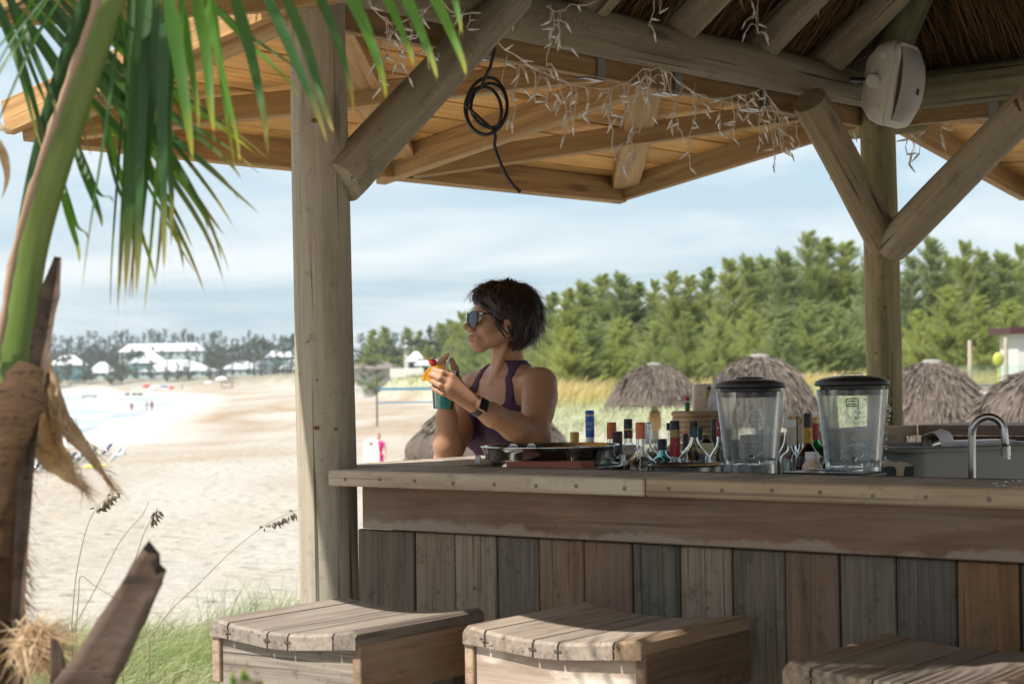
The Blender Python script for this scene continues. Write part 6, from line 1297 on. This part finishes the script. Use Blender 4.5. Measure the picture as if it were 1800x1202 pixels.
mb=MB(); mb.tube([at(762,632,5.115),at(766,623,5.115),at(771,613,5.112)],[.0009,.0007,.0013],6); link('stalk',mb.mesh('stalk',MT['darkwood'],True),ch)
sl_=thing('orange_slice','thick orange slice stuck on the rim of the cocktail cup','orange slice',at(768,664,5.115)); mb=MB(); mb2=MB(); n=18; o0=at(771,666,5.108); rs=29*5.11/FPX; dl=[]
for k in range(n+1): t=math.radians(62+128*k/n); dl.append(cR*math.cos(t)+cU*math.sin(t)*.82)
def ringm(m_,r0,r1,t0,t1):
    vs=[]; 
    for dd in dl: vs+=[o0+dd*r0+cF*t0,o0+dd*r1+cF*t0,o0+dd*r1+cF*t1,o0+dd*r0+cF*t1]
    m_.add(vs,[(k*4+j,(k+1)*4+j,(k+1)*4+(j+1)%4,k*4+(j+1)%4) for k in range(n) for j in range(4)]+[(0,1,2,3),(n*4+3,n*4+2,n*4+1,n*4)])
ringm(mb,rs*.88,rs,0,.008); link('peel',mb.mesh('peel',simple('orange_peel',(.72,.36,.03),.45,0,.1,200,.2),True,40),sl_); ringm(mb2,.0005,rs*.872,.0006,.0074); link('flesh',mb2.mesh('flesh',simple('orange_flesh',(.68,.27,.012),.35,0,.25,90,.3),True,40),sl_)
mb=MB(); mb.box(at(753.5,631,5.12),cR*.6-cU*.8,cR*.8+cU*.6,cF,(.0095,.0038,.002),.001); mb.box(at(757.5,640,5.12),cR*.4-cU*.9,cR*.9+cU*.4,cF,(.014,.0012,.0012),.0004); tag(link('orange_pick',mb.mesh('orange_pick',simple('orange_pick_plastic',(.70,.33,.02),.4))),'small orange cocktail pick behind the cherry','pick')
# ------------------------------------------------------------------ people on the beach
def walker(px,py,d,hgt,label,top,bot,seed,skin=None,hairc=None,ph=0.,group=None):
    g=at(px,py,d); R=random.Random(seed); h=hgt; F2=Field((g.x-.5,g.y-.45,g.z-.05),(g.x+.5,g.y+.45,g.z+h+.1),.022); P=lambda x,y,z: np.array((g.x+x*h,g.y+y*h,g.z+z*h))
    F2.ell(P(0,0,.70),(.085*h,.06*h,.14*h),None,.03); F2.ell(P(0,0,.53),(.085*h,.065*h,.07*h),None,.03); F2.cap(P(-.09,0,.79),P(.09,0,.79),.035*h,.035*h,.03); F2.cap(P(0,0,.80),P(0,0,.9),.028*h,.026*h,.02); F2.ell(P(0,-.01,.935),(.042*h,.052*h,.064*h),None,.01)
    for s in(-1,1):
        F2.chain([P(s*.045,0,.5),P(s*.05,-.03*s*ph,.28),P(s*.05,.05*s*ph,.04)],[.048*h,.034*h,.024*h],.02); F2.cap(P(s*.05,.05*s*ph,.025),P(s*.052,.05*s*ph-.07,.02),.022*h,.02*h,.02); F2.chain([P(s*.105,0,.78),P(s*.135,.02*s*ph,.62),P(s*.125,-.05,.47)],[.028*h,.022*h,.02*h],.02)
    def mi(c):
        z=(c[:,2]-g.z)/h; m=np.zeros(len(c),int); r=np.hypot(c[:,0]-g.x,(c[:,1]-g.y))/h; m[(z>.56)&(z<.82)&(r<.105)]=1; m[(z>.34)&(z<=.56)&(r<.115)]=2; m[(z>.95)|((z>.89)&(c[:,1]-g.y>.0))]=3; return m
    me,_,_=F2.mesh('person',[skin or MT['skin'],top,bot,hairc or MT['hair']],mi); o=link('person',me); tag(o,label,'person',group); return o
DK=pl('dark_cloth',(.03,.025,.05),.8); TQ=pl('pale_cloth',(.30,.40,.42),.8); RDc=pl('wine_cloth',(.22,.04,.05),.8)
for k,(x,y,t,b2,l) in enumerate(((231.5,727,RDc,RDc,'lone wader in wine red swimwear at the water edge'),(258,724,TQ,TQ,'left of two people walking together in the shallows, in pale clothes'),(267,724,RDc,DK,'right of two people walking together in the shallows, in dark clothes'))):
    walker(x,y,262,1.75,l,t,b2,k+1,None,None,1,)
walker(320,686,560,1.75,'tiny dark figure standing on the far sand right of the kayaks',DK,DK,9); walker(408,684,560,1.75,'tiny dark figure standing by the rowing boat',DK,DK,10)
g=at(665,827,40); PK=pl('pink_shirt',(.72,.02,.22),.8); REDH=pl('auburn_hair',(.20,.07,.035),.7); LSK=skinmat('fair_skin',(.50,.30,.22),(.58,.36,.27))
walker(667,845,40,1.06,'child with auburn hair in a pink top standing behind a bodyboard',PK,PK,21,LSK,REDH)
d=39.6; prof=[(-14,848),(-14.5,800),(-13,780),(-9,771),(0,769.5),(9,771),(13,780),(15,800),(15,848)]; f=[at(652+x,y,d-.15+.0*y) for x,y in prof]; bk=[p+Vector((0,.06,0)) for p in f]; n=len(f); mb=MB(); mb.add(f+bk,[tuple(range(n)),tuple(range(2*n-1,n-1,-1))]+[(i,n+i,n+(i+1)%n,(i+1)%n) for i in range(n)]); bd=link('bodyboard',mb.mesh('bodyboard',pl('cream_board',(.72,.68,.60),.5))); tag(bd,'cream bodyboard held upright by the child in pink','bodyboard')
mb=MB(); mb.ell(at(652,779,d-.16),(.025,.01,.025),10,6); link('leash_plug',mb.mesh('leash_plug',DK,True),bd)
# ------------------------------------------------------------------ coconut palm close to the camera
MT['leaf']=leafmat('palm_leaflet',(.022,.065,.02),(.05,.12,.03),.42,(.40,.28,.08),5.,.38,.5)
MT['leaf_b']=leafmat('bright_leaflet',(.05,.14,.02),(.11,.23,.035),.55,(.5,.42,.06),5.,.4,.5)  # lighter copy of the leaflet green; backlit glow put into the colour
MT['leaf_dry']=leafmat('dry_leaf',(.30,.18,.085),(.70,.58,.44),.3,None,22.,.8,.2,(1.15,1.0,.8))
def petmat():
    m,nt,b,o=newmat('palm_stalk'); tc=nd(nt,'ShaderNodeTexCoord'); v=nd(nt,'ShaderNodeVectorMath',{0:tc.outputs['Object'],1:(30,30,4)},operation='MULTIPLY').outputs[0]
    n=nd(nt,'ShaderNodeTexNoise',{'Vector':v,'Scale':1.5,'Detail':6.}).outputs[0]; n2=nd(nt,'ShaderNodeTexNoise',{'Vector':tc.outputs['Object'],'Scale':6.,'Detail':4.}).outputs[0]
    c=mixc(nt,n,(.065,.115,.012),(.115,.17,.025)); c=mixc(nt,ramp(nt,n2,[(.45,0),(.75,.5)]),c,(.15,.15,.04)); setp(nt,b,Base_Color=c,Roughness=.45,Normal=nd(nt,'ShaderNodeBump',{'Height':n,'Strength':.2,'Distance':.004}).outputs[0]); return m
MT['stalk']=petmat(); MT['fibre']=wood('palm_fibre',(.10,.055,.022),(.30,.18,.085),(.24,.17,.10),.4,.9,2.5,40,.2,.6,.9,objcol=True); MT['stub']=wood('dead_stalk',(.055,.036,.026),(.20,.14,.105),(.26,.20,.165),.5,.8,2.,30,.3,.7,.6)
dP=2.5
gp=gz(-10,dP); palm=thing('coconut_palm','young coconut palm with green stalk and hanging leaflets at the left edge','palm',(gp.x,gp.y,H1(gp.x,gp.y)))
def spline(P,n):
    P=[Vector(p) for p in P]; P=[P[0]*2-P[1]]+P+[P[-1]*2-P[-2]]; out=[]; m=len(P)-3
    for k in range(n+1):
        t=k/n*m; i=min(int(t),m-1); t-=i; a,b,c,d=P[i:i+4]
        out.append(.5*((2*b)+(c-a)*t+(2*a-5*b+4*c-d)*t*t+(3*b-a-3*c+d)*t**3))
    return out
def strip(pts,wid,face,fold=.25,n=14,tw=0.,mat=None,name='leaflet',parent=palm,prof=None,ruff=0.,seed=0):
    C=spline(pts,n); vs=[];T=[]; R=random.Random(seed)
    for i,c in enumerate(C):
        t=i/n; d=(C[min(i+1,n)]-C[max(i-1,0)]).normalized(); sd=d.cross(face).normalized(); nr=sd.cross(d); a=tw*(t-.2); sd,nr=sd*math.cos(a)+nr*math.sin(a),nr*math.cos(a)-sd*math.sin(a)
        w=wid*(prof(t) if prof else min(1,.35+t*3.2)*(max(0,1-(t/.86))**.55 if t<.86 else 0)*(1-.25*t)+.045*(1-t)+.008)
        r1,r2=(R.uniform(-1,1)*ruff*w,R.uniform(-1,1)*ruff*w) if ruff else (0,0)
        vs+=[c-sd*(w/2+r1)+nr*(fold*w/2+r2),c,c+sd*(w/2-r2)+nr*(fold*w/2-r1)]; T+=[t]*3
    fs=[(i*3+j,i*3+j+1,(i+1)*3+j+1,(i+1)*3+j) for i in range(n) for j in range(2)]
    mb=MB(); mb.add(vs,fs); me=mb.mesh(name,mat,True); a=me.attributes.new('t','FLOAT','POINT'); a.data.foreach_set('value',np.array(T,np.float32)); return link(name,me,parent)
# main frond: stalk rises from the trunk and arches over the top of the picture
path=[(2,760,2.5),(12,690,2.5),(28,600,2.5),(54,440,2.5),(100,280,2.48),(195,0,2.45),(262,-170,2.42),(380,-300,2.4),(560,-360,2.4),(800,-330,2.42),(1050,-230,2.45),(1250,-90,2.5)]
C=spline([at(*p) for p in path],60); mb=MB()
wv=[88,80,68,60,56,52,46,38,30,22,13,6]; rad=[np.interp(k/60*11,range(12),wv)/2*2.5/FPX for k in range(61)]
mb.tube(C,rad,18,True,.8); fr=link('frond',mb.mesh('frond',MT['stalk'],True),palm)
# brown corky margin on the left of the stalk
m0=[at(*p) for p in ((-8,640,2.47),(6,560,2.46),(26,440,2.46),(72,282,2.44),(118,150,2.42),(166,15,2.40),(188,-60,2.39))]
mb=MB(); mb.tube(spline(m0,40),[ .0052*(1+.35*math.sin(k*1.7)*math.sin(k*.6)) for k in range(41)],7); link('stalk_margin',mb.mesh('stalk_margin',pl('corky_edge',(.30,.20,.13),.85),True),fr)
mb=MB(); m1=[at(*p) for p in ((40,420,2.56),(62,300,2.56),(92,180,2.55),(128,70,2.54),(160,-20,2.53))]; mb.tube(spline(m1,30),[.011]*31,8); link('stalk_back',mb.mesh('stalk_back',MT['leaf'],True),fr)
LF=[ # (points, width px, depth, bright)
 ([(250,-20),(236,210),(224,440)],25,2.5,0),([(264,-20),(250,220),(243,450)],22,2.5,0),([(277,-20),(266,200),(247,420)],19,2.48,0),([(292,-10),(286,190),(289,400)],25,2.46,0),([(302,20),(298,190),(280,430)],12,2.5,0),([(234,-20),(226,200),(212,440)],14,2.55,0),([(243,-10),(238,240),(235,470)],12,2.6,0),
 ([(290,-40),(314,100),(332,226)],27,2.3,1),([(316,-40),(333,90),(346,185)],17,2.32,1),([(338,-40),(362,80),(371,192)],24,2.28,1),([(356,-40),(386,100),(418,245)],19,2.3,1),([(372,-30),(386,110),(404,238)],12,2.34,1),([(402,-40),(438,80),(466,215)],23,2.33,0),
 ([(452,-40),(506,80),(556,196)],22,2.3,0),([(486,-50),(536,70),(574,198)],23,2.3,0),([(535,-50),(580,40),(614,150)],22,2.28,0),([(592,-50),(640,45),(672,138)],22,2.26,1),([(655,-50),(690,20),(720,92)],18,2.25,1),([(690,-50),(727,25),(760,108)],21,2.25,1),([(738,-50),(776,20),(812,104)],20,2.24,1),([(784,-50),(798,-5),(808,40)],13,2.24,1),
 ([(50,10),(190,165),(352,392)],17,2.6,0),([(62,-5),(205,150),(345,345)],18,2.62,0),([(80,-10),(240,180),(398,325)],19,2.6,0),([(96,-10),(255,165),(392,275)],15,2.63,0),([(115,-5),(270,140),(405,236)],13,2.64,1),([(355,-10),(428,68),(506,142)],11,2.5,1),([(200,160),(262,300),(312,420)],17,2.58,0),([(215,150),(300,270),(372,400)],13,2.6,0),([(180,190),(215,320),(262,450)],12,2.62,1),([(140,150),(240,270),(330,440)],14,2.6,0),
 ([(-10,-10),(38,110),(76,244)],14,2.56,0),([(15,-15),(58,90),(98,190)],14,2.57,0),([(125,240),(158,330),(176,380)],15,2.56,0),([(104,310),(124,390),(138,440)],13,2.55,1),([(212,30),(192,190),(156,420)],9,2.45,0),([(95,-15),(35,75),(-8,140)],11,2.45,0),([(70,-15),(22,55),(-8,90)],10,2.44,1),([(112,-10),(60,75),(8,190)],9,2.46,0),([(205,-10),(240,130),(262,260)],12,2.62,1),([(220,10),(250,110),(290,235)],10,2.64,1),([(30,-15),(110,80),(190,190)],16,2.66,0),([(40,-20),(140,80),(250,240)],15,2.66,0),([(10,-10),(100,110),(160,215)],14,2.64,0),([(140,-10),(215,70),(300,150)],13,2.66,0),([(175,-10),(240,80),(320,200)],12,2.66,0)]
R=random.Random(12)
LF2=[]
for (P,w,d,br) in LF:
    LF2.append((P,w,d,br))
    if d>2.42 and w>10:
        q=R.uniform(7,14)*R.choice((-1,1)); LF2.append(([(P[0][0]+q*.5,P[0][1]),(P[1][0]+q,P[1][1]+R.uniform(-8,8)),(P[2][0]+q*1.5,P[2][1]+R.uniform(-45,30))],w*R.uniform(.55,.85),d+.03,R.random()<.2))
for k,(P,w,d,br) in enumerate(LF2):
    p0,p1,p2=P; d1=d+R.uniform(-.05,.05); ext=(p2[0]+(p2[0]-p1[0])*R.uniform(.25,.55)+R.uniform(-8,8),p2[1]+(p2[1]-p1[1])*R.uniform(.3,.65)+12)
    pts=[at(*p0,d),at(*p1,d1),at(*p2,d1-.02),at(*ext,d1-.03)]; fc=(cF*-1+cR*R.uniform(-.8,.8)+cU*R.uniform(-.2,.5)).normalized()
    strip(pts,w*1.22*d/FPX,fc,R.uniform(.2,.55),16,R.uniform(-.6,.6),MT['leaf_b' if br else 'leaf'],'leaflet',fr)
# leaflets along the overhead part of the frond (outside the picture, they shade the stools)
for k in range(30,60):
    c=C[k]; t=(k-30)/30
    for sg in (-1,1):
        L=.50*(1-.5*t)*R.uniform(.8,1.1); d=(C[min(k+1,60)]-C[k-1]).normalized(); o=Vector((0,sg*1,0))*.5+d*.5+UP*.10
        if sg<0 and False: continue
        if sg>0: o=Vector((0,.8,0))+d*.5+UP*.25
        else: o=Vector((0,-.9,0))+d*.5+UP*.2
        o.normalize(); strip([c,c+o*L*.5+UP*.02,c+o*L-UP*.06],.022*(1-.5*t),UP,.4,6,0,MT['leaf'],'leaflet',fr)
# further upright fronds, added unseen above the frame to shade the right-hand stools
def frond(base,dirs,L,seed,n=26,lw=.024,ll=.55):
    R=random.Random(seed); pts=[Vector(base)+sum((Vector(dv)*L*s for dv,s in ()),Vector()) for _ in (0,)]
    P=[Vector(base)+Vector(dirs)*L*s+Vector((0,0,-.35*L*s*s)) for s in (0,.25,.5,.75,1)]
    Cc=spline(P,n); mb=MB(); mb.tube(Cc,[.02*(1-.85*k/n)+.002 for k in range(n+1)],8); f=link('frond',mb.mesh('frond',MT['stalk'],True),palm)
    for k in range(4,n+1):
        d=(Cc[min(k+1,n)]-Cc[k-1]).normalized(); sd=d.cross(UP).normalized()
        for sg in(-1,1):
            l=ll*(math.sin(math.pi*(.2+.75*k/n)))*R.uniform(.85,1.1); o=(sd*sg+d*.75+UP*.15).normalized(); strip([Cc[k],Cc[k]+o*l*.5,Cc[k]+o*l-UP*.16*l],lw,UP,.4,6,0,MT['leaf'],'leaflet',f)
b0=at(-190,640,2.6)
frond(b0+UP*.1,(.06,-.05,1.25),2.1,1,34,.03,.75); frond(b0+UP*.1,(.13,-.20,1.2),2.0,5,34,.03,.7); frond(b0+UP*.1,(.22,.05,1.2),2.2,2); frond(b0,(-.75,-.5,.9),2.0,3); frond(b0,(.02,-.45,1.15),2.1,4)
# trunk, fibre, dead stalks
tp=[at(-32,690,2.5),at(-36,820,2.5),at(-38,960,2.5),at(-36,1120,2.48)]; e=tp[-1]; tp+=[Vector((e.x,e.y,H1(e.x,e.y)-.2))]
C2=spline(tp,40); mb=MB(); mb.tube(C2,[.062*(1+.05*math.sin(k*1.9)) for k in range(41)],22); link('trunk',mb.mesh('trunk',MT['fibre'],True),palm,None,(.40,.36,.31))
strip([at(104,452,2.46),at(84,560,2.46),at(62,690,2.45),at(46,840,2.44),at(36,1000,2.44),at(20,1240,2.44)],.030,-cF,.9,16,.3,MT['stub'],'dead_stalk',palm,lambda t: min(1,.35+t*5)*(1-.5*t),.05,3).color=(.62,.56,.5,1)
strip([at(60,640,2.44),at(30,700,2.42),at(10,790,2.41),at(-8,980,2.42)],.07,-cF,-.5,14,.2,MT['fibre'],'leaf_sheath',palm,lambda t: .5+.5*math.sin(math.pi*min(1,t*1.2+.1)),.04,4).color=(.30,.26,.22,1)
for P,w,sd in (([(74,606),(86,680),(112,738),(152,786),(184,832),(208,864)],[20,44,36,22,10,2],1),([(66,650),(72,730),(88,786),(114,820),(136,846),(152,862)],[30,62,66,40,13,2],2)):
    n=30; C3=spline([at(x,y,2.56) for x,y in P],n); mb=MB(); vs=[]; R=random.Random(sd); K=6
    for i,c in enumerate(C3):
        t=i/n; d=(C3[min(i+1,n)]-C3[max(i-1,0)]).normalized(); s_=d.cross(cF).normalized(); w=np.interp(t*5,range(6),w if isinstance(w,list) else [w]) if False else np.interp(t*5,range(6),[20,44,36,22,10,2] if sd==1 else [30,62,66,40,13,2])*2.56/FPX
        for k in range(K+1): q=-1+2*k/K; vs.append(c+s_*w*(q/2+.10*mnoise.noise(Vector((t*9,k,sd))))+cF*(.02*mnoise.noise(Vector((t*6,k*.7,sd+5)))*w/.04-.012*q*q))
    mb.add(vs,[(i*(K+1)+k,i*(K+1)+k+1,(i+1)*(K+1)+k+1,(i+1)*(K+1)+k) for i in range(n) for k in range(K)]); link('dry_sheath',mb.mesh('dry_sheath',MT['leaf_dry'],True),palm)
strip([at(-12,215,2.5),at(8,228,2.5),at(30,236,2.5)],.012,-cF,.3,8,0,MT['leaf_dry'],'dry_leaflet',palm); strip([at(-4,245,2.5),at(10,285,2.5),at(12,320,2.5),at(-2,362,2.5)],.016,-cF,.3,10,.4,MT['leaf_dry'],'dry_leaflet',palm)
def stub(a,b,w0,w1,d,seed,top=True):
    A,B=at(*a,d),at(*b,d-.04); C4=spline([A,(A+B)/2+cR*.004,B],14); mb=MB(); n=12; vs=[]; R=random.Random(seed)
    for i,c in enumerate(C4):
        t=i/14; dd=(B-A).normalized(); s_=dd.cross(cF).normalized(); w=(w0+(w1-w0)*t)*d/FPX/2
        for k in range(n):
            q=2*math.pi*k/n; y=math.sin(q)*w*.55; 
            if math.sin(q)<-.2: y+=w*.45*(1-abs(math.cos(q)))   # hollow channel on the camera side
            vs.append(c+s_*math.cos(q)*w*(1+.05*R.uniform(-1,1))+cF*y+(dd*(.02*R.uniform(-.6,.5)+.012*math.cos(q)) if i==14 else Vector()))
    mb.add(vs,[(i*n+k,i*n+(k+1)%n,(i+1)*n+(k+1)%n,(i+1)*n+k) for i in range(14) for k in range(n)]+[tuple(14*n+k for k in range(n))]); return link('cut_stalk',mb.mesh('cut_stalk',MT['stub'],True,55),palm,None,(.55,.50,.46))
stub((95,1290),(272,985),105,60,2.3,1); stub((95,1300),(99,1128),44,22,2.32,2)
N=700; B=np.array([at(60+R.gauss(0,17),1128+R.gauss(0,16),2.36+R.gauss(0,.01)) for _ in range(N)]); D=np.array([cR*R.gauss(.5,.7)+cU*R.gauss(-.3,.5)+cF*R.gauss(0,.4) for _ in range(N)])
V,F,T=strands(B,D,rng.uniform(.02,.06,N),.0022,.1); o=strandobj('fibre_tuft',[(V,F,T)],MT['leaf_dry'],palm); tag(o,kind='stuff')
mb=MB(); mb.ell(at(66,1132,2.38),(.028,.018,.022),12,8); link('fibre_knot',mb.mesh('fibre_knot',MT['fibre'],True),palm)
# loose fibres fraying from the sheath and the trunk edge
R=random.Random(44); Bf=[];Df=[]
for P_,n_ in (([(74,606),(86,680),(112,738),(152,786),(184,832),(208,864)],150),([(66,650),(72,730),(88,786),(114,820),(136,846),(152,862)],260)):
    for k in range(n_):
        t=R.random()*4.9; i=int(t); f=t-i; x=P_[i][0]*(1-f)+P_[i+1][0]*f; y=P_[i][1]*(1-f)+P_[i+1][1]*f; w_=float(np.interp(t,range(6),[20,44,36,22,10,2] if n_==150 else [30,62,66,40,13,2])); Bf.append(at(x+R.uniform(-.5,.55)*w_,y+R.uniform(-8,8),2.545)); dx,dy=P_[i+1][0]-P_[i][0],P_[i+1][1]-P_[i][1]; L_=math.hypot(dx,dy); Df.append(cR*(dx/L_+R.gauss(0,.45))-cU*(dy/L_+R.gauss(0,.3))+cF*R.gauss(0,.3))
for k in range(300): y=R.uniform(720,1190); Bf.append(at(46-4*math.sin(y*.03)+R.uniform(-12,2),y,2.47)); Df.append(cR*R.uniform(.1,.8)-cU*R.uniform(.2,1)+cF*R.gauss(0,.3))
V,F,T=strands(np.array(Bf),np.array(Df),rng.uniform(.010,.040,len(Bf)),.0016,.1); tag(strandobj('loose_fibre',[(V,F,T)],MT['leaf_dry'],palm),kind='stuff')
# small shoot close to the lens at the bottom
g=at(425,1215,1.75); sh=thing('palm_shoot','blurred green shoot rising into the bottom edge below the left stool','shoot',(g.x,g.y,0))
log('stem',(g.x,g.y,0),at(436,1196,1.75),.014,.013,MT['stub'],sh,10,6,.01)
for (x0,y0,x1,y1,w) in ((440,1210,428,1166,.016),(420,1215,408,1172,.012),(446,1215,470,1196,.014)): strip([at(x0,y0,1.75),at((x0+x1)/2-3,(y0+y1)/2,1.75),at(x1,y1,1.74)],w,-cF,.6,8,.3,MT['leaf_b'],'bud_leaf',sh)
# ------------------------------------------------------------------ beach grass and sea oats at lower left
MT['bgrass']=leafmat('beach_grass_blade',(.085,.145,.055),(.22,.29,.13),.4,(.50,.44,.26),1.6,.45,.5,(1.2,1.3,.8)); MT['oat']=simple('dark_seed_head',(.075,.055,.03),.8,0,.3,60)
def bladefield(n,xa,xb,ya,yb,h0,h1,w,mat,lean=.55,clump=True):
    xs=rng.uniform(xa,xb,n); ys=ya+(yb-ya)*rng.uniform(0,1,n)**.8
    P=[onz(x,y,-.25) for x,y in ((xa,ya),)]; 
    X=np.empty(n);Y=np.empty(n)
    for i in range(n): p=onz(float(xs[i]),float(ys[i]),-.30); X[i],Y[i]=p.x,p.y
    if clump: X+=.10*np.sin(X*9.)*np.cos(Y*7.); Y+=.10*np.sin(Y*8.+X*3)
    Z=Hh(X,Y); B=np.stack([X,Y,Z],1); D=np.stack([lean+rng.normal(scale=.4,size=n),rng.normal(scale=.35,size=n),np.full(n,1.)],1); L=rng.uniform(h0,h1,n)
    return strands(B,D,L,w*rng.uniform(.6,1.4,n),.42,4)
MT['bgrass_d']=leafmat('dark_grass_blade',(.045,.08,.033),(.11,.15,.065),.35,(.40,.34,.18),1.6,.5,.4,(1.2,1.3,.8)); MT['bgrass_s']=leafmat('straw_grass_blade',(.30,.27,.14),(.46,.41,.26),.35,(.56,.48,.32),1.6,.6,.3,(1.2,1.1,.8))
tag(strandobj('dark_beach_grass',[bladefield(5000,30,640,1095,1330,.2,.5,.006,None,.6)],MT['bgrass_d']),'dark green lower blades among the beach grass at the lower left','grass',None,'stuff')
tag(strandobj('dry_beach_grass',[bladefield(4200,30,640,1070,1330,.25,.6,.005,None,.85),bladefield(500,30,560,1040,1110,.4,.9,.0035,None,.9)],MT['bgrass_s']),'dry straw coloured blades among the beach grass at the lower left','grass',None,'stuff')
o=strandobj('beach_grass',[bladefield(5200,30,640,1085,1330,.3,.8,.006,None,.7),bladefield(5500,20,640,1055,1130,.3,.75,.0055,None,.7),bladefield(1500,120,570,1045,1150,.45,1.0,.0045,None,.85),bladefield(1800,360,570,1040,1130,.5,1.15,.0045,None,.55),bladefield(700,20,570,1020,1080,.25,.6,.0045,None,.75)],MT['bgrass']); tag(o,'bright green beach grass at the lower left beside the stools','grass',None,'stuff')
def oats(P,d,heads,label,w=.0024):
    C5=spline([at(x,y,d) for x,y in P],24); b=C5[0]; t=thing('sea_oat',label,'sea oat',(b.x,b.y,H1(b.x,b.y)),group='sea oat stems against the sand'); mb=MB(); mb.tube([Vector((b.x,b.y,H1(b.x,b.y)))]+C5,[w]+[w*(1-.5*k/24) for k in range(25)],5); link('stem',mb.mesh('stem',pl('straw_stem',(.22,.19,.10),.8),True),t)
    R=random.Random(len(P)+int(P[0][0])); N=heads; n0=len(C5)
    mb=MB()
    for k in range(N):
        f=.76+.24*k/max(1,N-1); c=C5[int(f*24)]; dr=(cR*R.uniform(-.25,.9)+UP*R.uniform(-1.1,.05)+cF*R.uniform(-.4,.4)).normalized(); L=R.uniform(.018,.045); s=dr.cross(cF).normalized()*R.uniform(.004,.007); a=c+dr*.01
        mb.add([a,a+dr*L*.45+s,a+dr*L,a+dr*L*.45-s,a+dr*L*.45+cF*.006,a+dr*L*.45-cF*.006],[(0,1,4),(1,2,4),(2,3,4),(3,0,4),(1,0,5),(2,1,5),(3,2,5),(0,3,5)])
    if N: tag(link('seed_head',mb.mesh('seed_head',MT['oat']),t),kind='stuff')
oats([(126,1100),(134,1010),(152,930),(172,890),(205,862)],7.6,40,'sea oat with the heaviest dark seed head, next to the palm sheath tip')
oats([(128,1105),(170,1030),(212,950),(250,905),(262,880)],8.2,0,'bare thin grass stem leaning right beside the heavy sea oat')
oats([(215,1060),(236,990),(252,940),(266,912),(278,892)],8.0,24,'sea oat with a short drooping head in the middle of the sand')
oats([(262,1125),(300,1072),(345,1030),(400,975),(445,938),(485,912),(530,893)],8.3,26,'sea oat bending far right towards the near log post')
oats([(134,1100),(138,1050),(142,1012),(165,1028),(204,1052)],7.7,0,'dry broken grass stem folded to the right near the palm')
